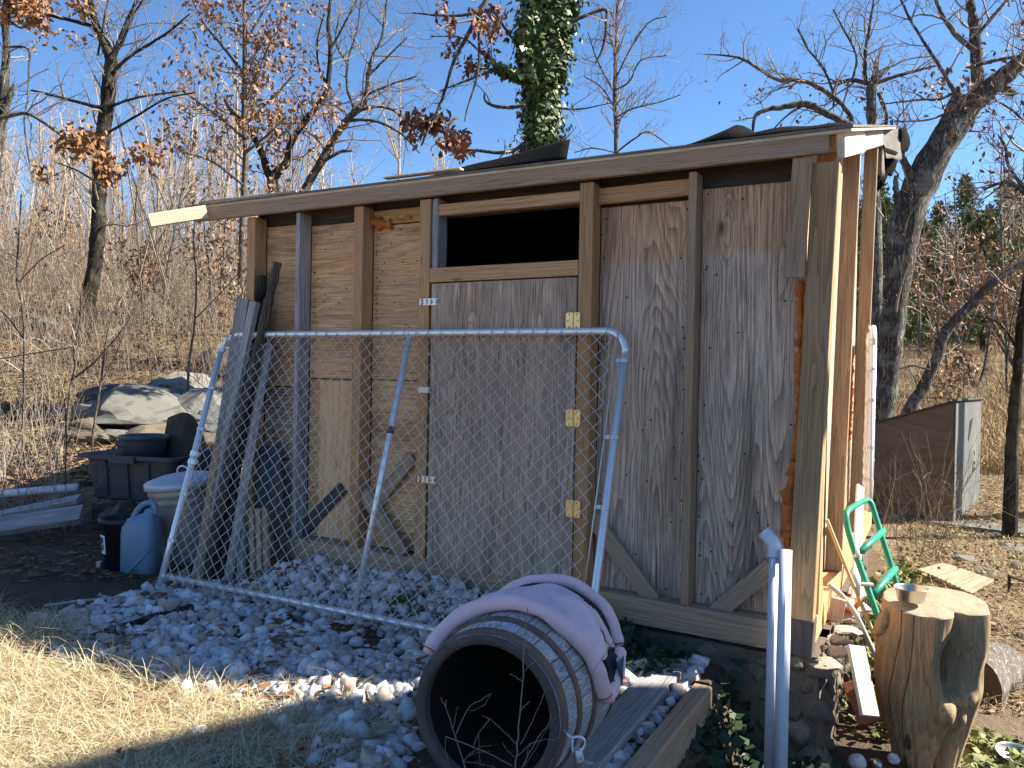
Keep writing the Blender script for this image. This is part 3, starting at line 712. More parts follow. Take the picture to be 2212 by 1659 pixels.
# felt hanging over the far right corner of the roof
fl = thing('hanging_felt', 'torn grey roofing felt drooping off the right end of the shed roof', 'roofing felt', (-.3, 7.4, 3.5))
def flap(c4, mat, bulge=.04, wave=.012, nu=9, nv=9, seed=0):
    """a hanging piece of felt: corners (px, py, depth) clockwise from the top left"""
    A, B, C, D_ = (PD(*c) for c in c4); nn = np.cross(B - A, D_ - A); nn /= np.linalg.norm(nn); nn = nn if nn @ ray(1910, 330) < 0 else -nn; g2 = []
    for i in range(nv):
        v = i / (nv - 1); g2.append([(A * (1 - u) + B * u) * (1 - v) + (D_ * (1 - u) + C * u) * v + nn * (bulge * math.sin(math.pi * u) * math.sin(math.pi * (.15 + .7 * v)) + wave * math.sin(u * 7 + v * 5 + seed)) + np.array([0, 0, 1]) * (.012 * math.sin(u * 17 + seed) * v) for u in np.linspace(0, 1, nu)])
    return sheet('felt_flap', g2, mat, fl, .005)
flap(((1893, 276, 6.5), (1909, 271, 6.5), (1912, 384, 6.35), (1896, 378, 6.35)), 'felt_grey', .02, .01, seed=1)
flap(((1905, 271, 6.55), (1952, 279, 7.0), (1944, 346, 6.6), (1909, 320, 6.4)), 'felt_grey', -.07, .015, seed=2)
flap(((1903, 312, 6.6), (1948, 338, 6.75), (1926, 378, 6.7), (1892, 388, 6.6)), 'felt', .03, .012, seed=3)  # black colour here paints in the felt's shaded underside
flap(((1880, 356, 6.65), (1920, 362, 6.7), (1910, 400, 6.6), (1888, 416, 6.6)), 'felt', .03, .014, seed=4)
flap(((1876, 384, 6.6), (1893, 380, 6.6), (1897, 404, 6.55), (1882, 396, 6.55)), 'felt', .01, .010, seed=5)
flap(((1944, 276, 6.9), (1958, 284, 7.2), (1957, 326, 7.0), (1945, 330, 6.8)), 'felt', .05, .008, seed=6)
flap(((1884, 300, 6.7), (1894, 296, 6.7), (1895, 345, 6.6), (1885, 350, 6.6)), 'rust', .01, .008, seed=7)

# pale stub of timber lying past the left end of the eave, its face turned to the sun
d_ = ray(322, 477); al = R(56); e_ = np.array([-math.cos(al), -math.sin(al)]); b0 = np.array([-4.55, 3.955])
Lk = np.linalg.solve(np.array([[-e_[0], d_[0]], [-e_[1], d_[1]]]), b0); p1 = d_ * Lk[1] + UP; p0 = np.array([b0[0], b0[1], 2.572])
nst = np.cross(np.append(e_, 0), (0, 0, 1)); nst = nst if nst @ np.array(SUN_DIR) > 0 else -nst
tag(board('timber_stub', p0, p1, .089, .038, nst, M['pale_wood']), 'short pale timber sticking out past the left end of the shed eave', 'timber')

# ------------------------------------------------------------------ stone footing under the right half of the shed
fw = thing('stone_footing', 'rough mortared stone footing under the front corner of the shed', 'stone wall', (-.9, 4.2, -.5))
bmx = MB()
def footing_core():
    k = 26; g2 = []
    V = []; F = []
    prof = [(-1.75, SF + .04), (-1.2, SF + .02), (-.9, SF), (-.52, SF), (-.47, SF + .04), (-.46, 4.6), (-.47, 5.4), (-.47, 6.4), (-.48, 7.2)]
    P = smooth_path([(a, b, 0) for a, b in prof], 8); zs = np.linspace(-.62, .128, 12)
    for z in zs:
        for p in P:
            q = Vector((p[0] * 9, p[1] * 9, z * 9)); d = mnoise.noise(q) * .03
            V.append((p[0] + (d if p[1] > SF + .05 else 0), p[1] - (d if p[1] <= SF + .05 else 0), z))
    m = len(P)
    for i in range(len(zs) - 1):
        for j in range(m - 1): F.append((i * m + j, i * m + j + 1, (i + 1) * m + j + 1, (i + 1) * m + j))
    # top
    o = len(V); 
    for p in P: V.append((p[0] if p[0] > -1 and p[1] < 5 else p[0], max(p[1], SF + .1) + .0, .127))
    mb = MB(); mb.add(V, F); mb.build('mortar', M['mortar'], fw, True)
    mb = MB(); mb.box((-1.1, 4.35, .06), (1.24, .5, .13)); mb.box((-.62, 5.8, .06), (.28, 2.7, .13)); mb.build('core', M['mortar'], fw)
footing_core()
def rock_mesh(seed, subdiv=2, amp=.3, freq=1.2, flat=1.0, facet=.5):
    bm = bmesh.new(); bmesh.ops.create_icosphere(bm, subdivisions=subdiv, radius=1.0)
    for v in bm.verts:
        q = v.co * freq + Vector((seed * 5.1, seed * 2.7, seed * 1.55))
        d = mnoise.noise(q) * amp + mnoise.noise(q * 2.7) * amp * .45 + mnoise.noise(q * 6) * amp * .18
        v.co = v.co * (1 + d); v.co = Vector((v.co.x, v.co.y, v.co.z * flat))
    # planes cut the lump into facets
    rr = random.Random(seed)
    for _ in range(int(7 * facet)):
        nrm = Vector((rr.gauss(0, 1), rr.gauss(0, 1), rr.gauss(0, 1))).normalized(); h = rr.uniform(.55, .8)
        for v in bm.verts:
            d = v.co.dot(nrm) - h * (flat if abs(nrm.z) > .7 else 1)
            if d > 0: v.co -= nrm * d * .9
    me = bpy.data.meshes.new('rock'); bm.to_mesh(me); bm.free(); return me
_fs = [rock_mesh(k, 2, .12, 1.3, 1.0, 2.2) for k in range(6)]
def footstone(p, sz, ang, mat='mortar_stone'):
    k = rng.randrange(6); me = _fs[k]
    if mat != 'mortar_stone': me = me.copy(); me.materials.clear()
    if not me.materials: me.materials.append(M[mat])
    mw = Matrix.Translation(p) @ Matrix.Rotation(ang, 4, 'Z') @ Matrix.Rotation(rng.uniform(-.12, .12), 4, 'X') @ Matrix.Diagonal((*sz, 1))
    o = bpy.data.objects.new('stone', me); o.matrix_basis = mw; link(o, fw)
for row, z in enumerate((-.50, -.36, -.23, -.11, .0, .085)):
    s = -1.0 + rng.uniform(-.1, 0)
    while s < -.5:
        wd = rng.uniform(.09, .20); footstone((s + wd / 2, SF + .020 + rng.uniform(-.012, .014), z + rng.uniform(-.015, .015)), (wd * .60, rng.uniform(.05, .07), rng.uniform(.065, .085) if row < 5 else .045), rng.uniform(-.1, .1)); s += wd * .95
    n = SF + .02
    while n < 6.6:
        wd = rng.uniform(.10, .22); footstone((-.475 + rng.uniform(-.02, .015), n + wd / 2, z + rng.uniform(-.015, .015)), (rng.uniform(.04, .065), wd * .60, rng.uniform(.055, .08) if row < 5 else .04), rng.uniform(-.15, .15)); n += wd * .97
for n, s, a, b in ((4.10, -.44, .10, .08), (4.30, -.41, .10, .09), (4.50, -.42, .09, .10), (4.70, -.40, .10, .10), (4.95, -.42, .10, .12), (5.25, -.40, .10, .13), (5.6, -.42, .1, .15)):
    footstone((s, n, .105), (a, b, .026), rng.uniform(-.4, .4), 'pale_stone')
# ------------------------------------------------------------------ chain-link gate leaning on the front of the shed
def make_gate(name, label, TL, TR, BL, mid=.53, bars=None, group=None, mesh_step=.087, hinge=True):
    TL, TR, BL = (np.array(p, float) for p in (TL, TR, BL))
    ux = TR - TL; W = np.linalg.norm(ux); ux /= W
    uz = TL - BL; uz -= ux * (uz @ ux); H = np.linalg.norm(uz); uz /= H
    un = np.cross(ux, uz)                                # points away from or towards the wall
    if un[1] > 0: un = -un
    O = TL - uz * H
    def Q(a, b, d=0): return O + ux * a + uz * b + un * d
    g = thing(name, label, 'gate', O + ux * W / 2, group)
    rt = .0205; rc = .13
    # one tube bends round the two top corners: left side, top, right side
    arc_l = [Q(rc - rc * math.cos(a), H - rc + rc * math.sin(a)) for a in np.linspace(0, math.pi / 2, 8)]
    arc_r = [Q(W - rc + rc * math.sin(a), H - rc + rc * math.cos(a)) for a in np.linspace(0, math.pi / 2, 8)]
    def part(nm, pts, r, mat='galv', n=10, sm=True):
        mb = MB(); mb.tube(pts, r, n); return mb.build(nm, M[mat], g, sm)
    part('side_rail', [Q(0, -.02), Q(0, .3), Q(0, H - rc)], rt)
    part('top_rail', arc_l[:] + [Q(W * t, H) for t in (.2, .5, .8)] + arc_r, rt)
    part('side_rail', [Q(W, H - rc), Q(W, .3), Q(W, 0)], rt)
    part('bottom_rail', [Q(.0, .045), Q(W * .5, .045), Q(W, .045)], rt * .9)
    part('middle_rail', [Q(W * mid, .045), Q(W * mid, H * .5), Q(W * mid, H)], rt * .9)
    if hinge: part('weld_ring', [Q(W * mid, H * .63), Q(W * mid, H * .655)], rt * 1.08, 'rust')
    # woven wire
    tm = TM(); st = mesh_step / 2; nz = int((H + .01) / st) + 1; zs = np.arange(nz) * st + .035
    zs = zs[zs < H + .012]
    a0 = .055; kx = int((W - .11) / st)
    for k in range(kx):
        P = []
        for i, z in enumerate(zs):
            xx = a0 + st * (k + (0 if (i + k) % 2 == 0 else 1)) + .0015 * math.sin(i * 1.3 + k)
            P.append(Q(xx, z + .002 * math.sin(k * 2.1 + i), .024 + (.0024 if i % 2 else -.0024) + .004 * math.sin(k * .35 + i * .23)))
        P = np.array(P); tm.tube(P, .0026, 4)
        for e in (0, -1):                                # twisted ends past the rails
            q = P[e]; dz = uz * (.016 if e else -.02)
            tm.tube([q, q + dz + ux * .008, q + dz * 1.4 - ux * .004], .0016, 4)
    # tie wires to the rails
    for k in range(0, kx // 2, 1):
        c = Q(a0 + st * 2 * k, .045); tm.tube([c + un * (.022 * math.cos(t)) + uz * (.022 * math.sin(t)) + ux * .004 * t for t in np.linspace(0, 2 * math.pi, 9)], .0016, 4)
    wm = tm.build('chain_link_mesh', M['wire'], g); wm['kind'] = 'stuff'
    # tension bars and their bands
    for a in (.048, W - .048):
        part('tension_bar', [Q(a, .03, .020), Q(a, H * .5, .020), Q(a, H - .02, .020)], .004, 'wire', 6)
    sides = bars or ((0, (.16, .34, .60, .77, .93)), (W, (.17, .45, .66, .90)))
    for a, fr in sides:
        sg = 1 if a == 0 else -1
        for f_ in fr:
            c = Q(a, H * f_); mb = MB()
            ring = [c + ux * (.024 * math.cos(t)) + un * (.024 * math.sin(t)) for t in np.linspace(0, 2 * math.pi, 13)[:-1]]
            V, F = [], []
            for h_ in (-.011, .011):
                V += [p + uz * h_ for p in ring]
            V += [c + (p - c) * .9 + uz * h_ for h_ in (-.011, .011) for p in ring]
            m = 12
            for j in range(m):
                j2 = (j + 1) % m
                F += [(j, j2, m + j2, m + j), (2 * m + j, 3 * m + j, 3 * m + j2, 2 * m + j2), (j, 2 * m + j, 2 * m + j2, j2), (m + j, m + j2, 3 * m + j2, 3 * m + j)]
            mb.add(V, F)
            Mx = np.stack([ux, un, uz], 1)
            mb.box(c + ux * sg * .038 + un * .012, (.034, .010, .021), Mx)
            mb.build('tension_band', M['wire'], g, False)
    if hinge:
        for z in (.468, .50):
            c = Q(0, H * z); mb = MB(); mb.lathe([(.0215, -.016), (.027, -.016), (.027, .016), (.0215, .016)], 14, c, np.stack([ux, un, uz], 1))
            Mx = np.stack([ux, un, uz], 1); mb.box(c + ux * .038 + un * .004, (.036, .014, .026), Mx); mb.tube([c + ux * .044 - un * .012, c + ux * .044 + un * .022], .006, 6)
            mb.build('hinge_clamp', M['galv'], g, False)
    return g
GN = SF - .055
tl, tr = PN(487, 727, GN), PN(1357, 730, GN); tl[2] += .012; tr[2] = tl[2] - .005
gate = make_gate('chain_link_gate', 'silver chain-link gate leaning against the front of the shed across the door', tl, tr, tl + np.array([-.012, -.50, -1.625]))
# two more gates stacked edge-on against the right-hand wall, beyond the corner
for i, (n0, pt_, pb_, lb) in enumerate(((6.35, (1879, 722), (1871, 1095), 'inner chain-link gate, nearest the right-hand wall of the shed, seen edge-on'), (6.2, (1886, 706), (1877, 1100), 'outer chain-link gate of the two stacked edge-on against the right-hand wall'))):
    a_, b_ = PN(*pt_, n0), PN(*pb_, n0); e_ = np.array([-.07, 1.25, .02])
    make_gate('chain_link_gate', lb, a_, a_ + e_, b_, .5, group='gates stacked on the right-hand wall', hinge=False)

# ------------------------------------------------------------------ barrel lying on its side
BO = np.array([-1.357, 2.41, .282]); BA = np.array([-.11, .99, -.065]); BA /= np.linalg.norm(BA); BL_ = .90
BX = np.cross(BA, (0, 0, 1.0)); BX /= np.linalg.norm(BX)       # to the right seen from the camera
BZ = np.cross(BX, BA)
def bprof(v): t = v / BL_ * 2 - 1; return .315 - .045 * t * t          # stave outer radius along the axis
def BP(th, v, r): return BO + BA * v + (BX * math.sin(th) + BZ * math.cos(th)) * r   # th from the top, clockwise to the right
barrel = thing('barrel', 'weathered oak barrel on its side with an open black mouth and rusted hoops', 'barrel', (BO[0], BO[1] + .45, 0))
NS = 22
ths = np.cumsum(np.array([0] + [rng.uniform(.8, 1.2) for _ in range(NS)])); ths = ths / ths[-1] * 2 * math.pi
for k in range(NS):
    a, b = ths[k] + .006, ths[k + 1] - .006; V = []; F = []; vs_ = np.linspace(0, BL_, 9)
    dr = rng.uniform(-.002, .002)
    for v in vs_:
        for (th, r) in ((a, 0), ((a + b) / 2, .0008), (b, 0), (b, -.026), (a, -.026)):
            V.append(BP(th, v, bprof(v) + r + dr))
    for i in range(8):
        for j in range(5): F.append((i * 5 + j, (i + 1) * 5 + j, (i + 1) * 5 + (j + 1) % 5, i * 5 + (j + 1) % 5))
    F += [tuple(range(5)), tuple(range(44, 39, -1))]
    # the stave gets a frame of its own: x along it
    c = BP((a + b) / 2, BL_ / 2, .30)
    x = Vector(BA); z = Vector((BP((a + b) / 2, 0, 1) - BO)); y = z.cross(x)
    mw = Matrix(((x.x, y.x, z.x, c[0]), (x.y, y.y, z.y, c[1]), (x.z, y.z, z.z, c[2]), (0, 0, 0, 1)))
    inv = np.array(mw.inverted()); Vh = np.c_[np.array(V), np.ones(len(V))] @ inv.T
    me = bpy.data.meshes.new('stave'); me.from_pydata(Vh[:, :3].tolist(), [], F); me.materials.append(M['stave'])
    mesh_obj('stave', me, M['stave'], barrel, mw)
def hoop(v0, v1, mat='rust', lift=.003):
    mb = MB(); n = 48; V = []; F = []
    for th in np.linspace(0, 2 * math.pi, n, endpoint=False):
        for v, r in ((v0, .003), (v1, .003), (v1, -.004), (v0, -.004)): V.append(BP(th, v, bprof(v) + r + lift))
    for i in range(n):
        for j in range(4): F.append((i * 4 + j, ((i + 1) % n) * 4 + j, ((i + 1) % n) * 4 + (j + 1) % 4, i * 4 + (j + 1) % 4))
    mb.add(V, F); return mb.build('hoop', M[mat], barrel, True)
for v0, v1 in ((.004, .046), (.124, .156), (.262, .296), (BL_ - .30, BL_ - .255), (BL_ - .160, BL_ - .118), (BL_ - .05, BL_ - .004)): hoop(v0, v1)
Bm = np.stack([BX, BZ, BA], 1)
mb = MB(); mb.lathe([(bprof(v) - .036, v) for v in np.linspace(.004, BL_ - .03, 10)], 48, BO, Bm, flip=True); mb.build('charred_lining', M['char'], barrel, True)
mb = MB(); mb.lathe([(.0001, BL_ - .035), (.25, BL_ - .035), (.25, BL_ - .02), (.0001, BL_ - .02)], 40, BO, Bm); mb.build('barrel_head', M['char'], barrel)
mb = MB(); mb.lathe([(bprof(0) - .001, -.001), (bprof(0) - .001, -.006), (bprof(0) - .034, -.006), (bprof(0) - .037, .03)], 48, BO, Bm); mb.build('rim', M['rim'], barrel, True)

# ------------------------------------------------------------------ pink pet bed slumped over the barrel
def on_barrel(px, py, r):
    """where the line of sight meets a cylinder of radius r round the barrel's axis (or passes nearest to it)"""
    d = ray(px, py); d = d / np.linalg.norm(d); w_ = UP - BO
    dp = d - BA * (d @ BA); wp = w_ - BA * (w_ @ BA)
    A_, B_, C_ = dp @ dp, 2 * dp @ wp, wp @ wp - r * r; disc = B_ * B_ - 4 * A_ * C_
    t = (-B_ - math.sqrt(disc)) / (2 * A_) if disc > 0 else -B_ / (2 * A_)
    p = UP + d * t; v = (p - BO) @ BA; q = p - BO - BA * v
    return math.atan2(q @ BX, q @ BZ), v, np.linalg.norm(q)
bed_o = thing('pet_bed', 'faded pink bolstered pet bed draped over the top of the barrel', 'pet bed', BP(0, .45, .33))
def roll(name, pts, r, mat, seed, smooth_n=7, taper=True):
    P = smooth_path(pts, smooth_n); k = len(P); u = np.linspace(0, 1, k)
    rad = r * (1 + .05 * np.sin(u * 23 + seed) + .03 * np.sin(u * 57 + seed * 2))
    if taper: rad = rad * np.clip(np.minimum(u, 1 - u) * 14 + .45, 0, 1) ** .5
    mb = MB(); mb.tube(P, rad, 16); V = noisy(np.concatenate(mb.v), .006, 14, seed)
    me = bpy.data.meshes.new(name); me.from_pydata(V.tolist(), [], mb.mixed); me.polygons.foreach_set('use_smooth', np.ones(len(me.polygons), bool))
    return mesh_obj(name, me, M[mat], bed_o)
def bpts(px, r): return [BP(*on_barrel(x, y, r)) for x, y in px]
front = [BP(math.radians(a), v, r) for a, v, r in ((-62, .08, .312), (-50, .13, .328), (-34, .19, .336), (-12, .225, .337), (10, .235, .337), (32, .24, .337), (52, .26, .337), (68, .28, .337), (80, .305, .336), (86, .322, .336))]
roll('front_bolster', front, .0305, 'pink', 1)
side = [BP(math.radians(a), v, r) for a, v, r in ((88, .332, .338), (85, .40, .342), (78, .50, .344), (69, .58, .344))]
roll('side_bolster', side, .032, 'pink', 2)
back = [BP(math.radians(a), v, r) for a, v, r in ((67, .60, .344), (52, .645, .348), (34, .675, .351), (12, .685, .352), (-12, .675, .348), (-34, .63, .342), (-50, .58, .336))]
roll('back_bolster', back, .0265, 'pink', 3)
g_ = []
for i in range(22):
    u = i / 21; a = R(-34 + 98 * u); row = []
    for j in range(12):
        v = j / 11; h = .020 + .026 * math.sin(math.pi * v) ** .6 + .010 * math.sin(u * 7 + v * 5) + .012 * mnoise.noise(Vector((u * 5, v * 4, 1.7)))
        vv = .275 + .34 * v + .02 * math.sin(u * 11) * (1 if v > .9 else 0)
        row.append(BP(a + .03 * math.sin(v * 9), vv, bprof(vv) + h))
    g_.append(row)
sheet('cushion', g_, 'pink_pale', bed_o, .012)
g_ = []
for i in range(14):
    u = i / 13; a = R(-38 + 108 * u)
    g_.append([BP(a,   .595 + .08 * v, bprof(.6) + .014 + .02 * math.sin(math.pi * v)) for v in np.linspace(0, 1, 5)])
sheet('torn_lining', g_, 'dark_cloth', bed_o, .006)
g_ = []
for i in range(8):
    u = i / 7; g_.append([BP(R(66 + 15 * u), .36 + .20 * v + .02 * math.sin(u * 17) * v, bprof(.5) + .025 + .02 * u + .012 * math.sin(v * 7 + u * 5)) for v in np.linspace(0, 1, 6)])
sheet('torn_lining', g_, 'dark_cloth', bed_o, .005)
g_ = []
for i in range(7):
    u = i / 6; g_.append([BP(R(72 + 13 * u), .43 + .12 * v * (1 - .25 * u), bprof(.5) + .052 + .012 * math.sin(v * 3 + u * 2)) for v in np.linspace(0, 1, 5)])
sheet('cloth_scrap', g_, 'slate_cloth', bed_o, .004)
# rents in the cushion cover
for (a0, v0, a1, v1, s_) in ((34, .47, 60, .41, 1), (26, .54, 40, .53, 2)):
    g_ = []
    for i in range(12):
        u = i / 11; a = a0 + (a1 - a0) * u; v = v0 + (v1 - v0) * u + .008 * math.sin(i * 2.3 + s_); hw = .0105 * math.sin(math.pi * u) * (.5 + .5 * abs(math.sin(i * 1.7)))
        g_.append([BP(R(a), v - hw, bprof(v) + .053), BP(R(a), v, bprof(v) + .055), BP(R(a), v + hw, bprof(v) + .053)])
    sheet('rent', g_, 'dark_cloth', bed_o, .003)
def loop(name, c, ax, r, rt, mat, parent, arc=2 * math.pi):
    ax = np.array(ax, float); ax /= np.linalg.norm(ax); a = np.cross(ax, (.3, .2, 1)); a /= np.linalg.norm(a); b = np.cross(ax, a)
    mb = MB(); mb.tube([c + a * r * math.cos(t) + b * r * math.sin(t) for t in np.linspace(0, arc, 22)], rt, 5, False); return mb.build(name, M[mat], parent, True)
for P_, i in ((front, 0), (front, -1)): loop('seam', np.array(P_[i]) * .85 + np.array(P_[1 if i == 0 else -2]) * .15, np.array(P_[1 if i == 0 else -2]) - P_[i], .0290, .0020, 'red_thread', bed_o)
loop('seam', np.array(back[0]), np.array(back[1]) - back[0], .0275, .002, 'dark_cloth', bed_o)

# screw hook with a tagged snap, at the foot of the barrel's mouth
hk = thing('snap_hook', 'shiny snap hook with a paper tag, screwed in beside the barrel mouth', 'hook', PD(1240, 1600, 2.62))
q_ = 2.60
mb = MB(); mb.tube([PD(1218, 1576, q_ + .05), PD(1226, 1586, q_ + .02), PD(1234, 1594, q_)], .0042, 8); mb.build('screw_shank', M['zinc'], hk, True)
mb = MB(); mb.tube(smooth_path([PD(x, y, q_) for x, y in ((1234, 1594), (1244, 1592), (1254, 1592), (1262, 1598), (1263, 1610), (1257, 1619), (1250, 1620))], 5), .0045, 8); mb.build('hook', M['galv'], hk, True)
mb = MB(); mb.tube(smooth_path([PD(x, y, q_ - .01) for x, y in ((1237, 1598), (1236, 1612), (1239, 1626), (1246, 1634), (1253, 1628), (1256, 1616))], 5), .0045, 8); mb.build('snap_gate', M['galv'], hk, True)
a_, b_, c_, d_ = (PD(x, y, q_ - .015) for x, y in ((1242, 1622), (1258, 1619), (1263, 1645), (1246, 1650)))
sheet('paper_tag', [[a_, (a_ + b_) / 2 + (0, -.004, 0), b_], [(a_ + d_) / 2, (a_ + b_ + c_ + d_) / 4 + (0, -.008, 0), (b_ + c_) / 2], [d_, (c_ + d_) / 2 + (0, -.004, 0), c_]], 'sticker', hk, .0015)
a_, b_, c_, d_ = (PD(x, y, q_ - .021) for x, y in ((1246, 1633), (1257, 1631), (1259, 1640), (1248, 1642)))
sheet('print', [[a_, b_], [d_, c_]], 'grass', hk, .001)
mb = MB(); mb.tube(smooth_path([PD(x, y, q_ - .01) for x, y in ((1240, 1622), (1243, 1640), (1246, 1656), (1250, 1672), (1252, 1690))], 5), .006, 7); mb.build('leash_cord', M['rust'], hk, True)

# ------------------------------------------------------------------ timbers edging the gravel
tag(board('edging_plank', (-1.10, 1.9, .062), (-1.105, 3.80, .070), .155, .040, (0, 0, 1), M['grey_wood'], c=.006), 'grey cracked plank lying on the gravel beside the barrel', 'plank')
et = thing('edging_timber', 'tan grooved landscape timber holding back the gravel right of the grey plank', 'timber', (-.91, 2.7, -.1))
board('upper_timber', (-.925, 1.5, -.015), (-.905, 3.60, -.015), .086, .19, (0, 0, 1), M['pine_dull'], et, .008)
board('lower_timber', (-.915, 1.5, -.225), (-.895, 3.62, -.225), .092, .22, (0, 0, 1), M['dark_wood'], et, .008)
for n_ in (2.3, 2.85, 3.25):
    board('split', (-.874, n_, -.06), (-.874, n_ + .16, -.045), .012, .004, (1, 0, 0), M['black'], et, .001)

# ------------------------------------------------------------------ white pipes standing in the corner
def pipe(name, label, top, bot, r, elbow=False):
    t = thing(name, label, 'pipe', bot); top, bot = np.array(top), np.array(bot); d = (top - bot); d /= np.linalg.norm(d)
    x = np.cross(d, (0, 1, 0)); x /= np.linalg.norm(x); z = np.cross(x, d)
    Mx = np.stack([x, z, d], 1); L = np.linalg.norm(top - bot); mb = MB()
    mb.lathe([(r - .005, 0), (r, 0), (r, L), (r - .005, L), (r - .005, L - .3)], 20, bot, Mx); mb.build('pipe', M['pvc'], t, True)
    if elbow:
        e = MB(); R2 = r * 1.22; c0 = top + d * .002
        side = -x if x[0] > 0 else x
        path = [c0 - d * .035, c0 + d * .012, c0 + d * .040 + side * .010, c0 + d * .062 + side * .030, c0 + d * .085 + side * .052]
        P = smooth_path(path, 4); e.tube(P, R2, 20, False); k = len(e.v[0])
        e.tube(P[::-1], R2 * .86, 20, False)
        e.build('elbow', M['pvc'], t, True)
    return t
pt, pb = PN(1674, 1190, SF - .06), PN(1664, 1655, 3.72); pb = pb + (pb - pt) * .22
pipe('plastic_pipe', 'white plastic pipe topped by an elbow, left of the pair by the shed corner', pt, pb, .0285, True)
pt, pb = PN(1697, 1188, SF - .10), PN(1686, 1655, 3.66); pb = pb + (pb - pt) * .22
pipe('plastic_pipe', 'plain open-topped white plastic pipe, right of the pair by the shed corner', pt, pb, .0300)
# ------------------------------------------------------------------ tall narrow house standing to the right of the photographer; unseen, inferred from its shade; made narrow and white to lighten that shade
he = np.array([.383, .924, 0]); hw_ = np.array([.924, -.383, 0])       # along its near wall, and away from the yard
hc = np.array([3.74, 5.58, -.5]) + he * 1.28; HE = 6.25; HL, HW = 3.5, 7.0
house = thing('house', 'tall narrow white house with a dark gable roof beside the yard', 'house', hc - he * HL / 2 + hw_ * HW / 2)
Hm = np.stack([he, hw_, (0, 0, 1)], 1)
def hp(a, b, z): return hc - he * a + hw_ * b + np.array([0, 0, z])
mb = MB(); mb.box(hp(HL / 2, HW / 2, HE / 2 - .05), (HL, HW, HE - .1), Hm); mb.build('wall', M['siding'], house)
for k in range(28):
    mb = MB(); mb.box(hp(HL / 2, -.012, .35 + k * .24), (HL, .024, .20), Hm); mb.build('siding_board', M['siding'], house)
rp = [hp(-.25, -.35, HE - .12), hp(HL + .25, -.35, HE - .12), hp(HL + .25, HW / 2, HE + 2.0), hp(-.25, HW / 2, HE + 2.0)]
rq = [hp(-.25, HW + .35, HE - .12), hp(HL + .25, HW + .35, HE - .12), hp(HL + .25, HW / 2, HE + 2.0), hp(-.25, HW / 2, HE + 2.0)]
for P_ in (rp, rq):
    P_ = np.array(P_); mb = MB(); V = np.vstack([P_, P_ + (0, 0, .12)]); mb.add(V, [(0, 1, 2, 3), (7, 6, 5, 4), (0, 4, 5, 1), (1, 5, 6, 2), (2, 6, 7, 3), (3, 7, 4, 0)]); mb.build('roof', M['roof_dark'], house)
for a in (0.02, HL - .02):
    V = np.array([hp(a, 0, HE - .12), hp(a, HW, HE - .12), hp(a, HW / 2, HE + 1.95)]); V = np.vstack([V, V + he * .03]); mb = MB(); mb.add(V, [(0, 1, 2), (5, 4, 3), (0, 3, 4, 1), (1, 4, 5, 2), (2, 5, 3, 0)]); mb.build('gable', M['siding'], house)
for a in (1.65,):
    for z in (1.9, 4.9):
        mb = MB()
        for da, dz, la, lz in ((-.5, 0, .09, 1.5), (.5, 0, .09, 1.5), (0, .75, 1.09, .09), (0, -.75, 1.09, .09), (0, 0, 1.0, .04)): mb.box(hp(a + da, -.045, z + dz), (la, .05, lz), Hm)
        f = mb.build('window', M['white_paint'], house)
        mb = MB(); mb.box(hp(a, -.03, z), (1.0, .01, 1.5), Hm); mb.build('pane', M['glass'], f)

# ------------------------------------------------------------------ timber leaning on the left end of the wall
def lean(name, label, cat, top, bot, nt, nb, wd, t, mat, yaw=0.0, z_bot=None, group=None):
    a = PN(*top, nt); b = PN(*bot, nb)
    if z_bot is not None: b = PZ(*bot, z_bot)
    return tag(board(name, b, a, wd, t, (math.sin(yaw), -math.cos(yaw), .15), M[mat], None, .004), label, cat, group)
lean('leaning_board', 'dark board at the far left of the stack leaning on the shed end', 'board', (526, 646), (430, 1268), 4.02, 3.84, .085, .03, 'grey_wood', yaw=.45)
lean('leaning_board', 'tan-edged grey board, second in the leaning stack, its foot nearest the trash can', 'board', (551, 652), (421, 1268), 4.0, 3.76, .080, .04, 'grey_wood', yaw=-.2)
lean('leaning_board', 'wide dark board behind the rough split rail in the leaning stack', 'board', (563, 656), (462, 1270), 4.05, 3.86, .12, .032, 'dark_wood', yaw=.1)
lean('leaning_board', 'grey board leaning just right of the rough split rail', 'board', (580, 742), (490, 1268), 4.02, 3.82, .09, .038, 'grey_wood', yaw=-.5)
lean('leaning_board', 'yellowish board low in the leaning stack by the trash can', 'board', (470, 965), (424, 1272), 3.86, 3.74, .075, .03, 'pine_dull', yaw=-.2)
lean('short_plank', 'short grey plank standing between the leaning stack and the grooved tan one', 'plank', (521, 1116), (522, 1262), 3.90, 3.83, .062, .03, 'grey_wood')
dp = thing('deck_plank', 'short tan grooved deck plank standing on the gravel at the left', 'plank', PN(567, 1256, 3.83))
for k in range(3):
    a = PN(544 + k * 14.5, 1098, 3.93) ; b = PN(548 + k * 15, 1262, 3.84)
    board('rib', b, a, .040, .030, (0, -1, .15), M['pine_dull'], dp, .005)
lean('short_plank', 'short dark plank standing close by the left stud behind the gate', 'plank', (602, 1022), (606, 1240), 4.02, 3.95, .085, .03, 'dark_wood')
lean('sheet_offcut', 'blue-grey offcut sheet standing behind the leaning timber', 'sheet', (582, 962), (580, 1100), 4.10, 4.04, .21, .012, 'bucket')
def rough_pole(name, label, pts, r, mat, seed, cat='pole'):
    P = smooth_path(pts, 10); k = len(P); rr = random.Random(seed)
    rad = [r * (1 + .12 * math.sin(i * .9 + seed) + rr.uniform(-.06, .06)) for i in range(k)]
    mb = MB(); mb.tube(P, rad, 9); V = noisy(np.concatenate(mb.v), .006, 18, seed)
    me = bpy.data.meshes.new(name); me.from_pydata(V.tolist(), [], mb.mixed)
    return tag(mesh_obj(name, me, M[mat]), label, cat)
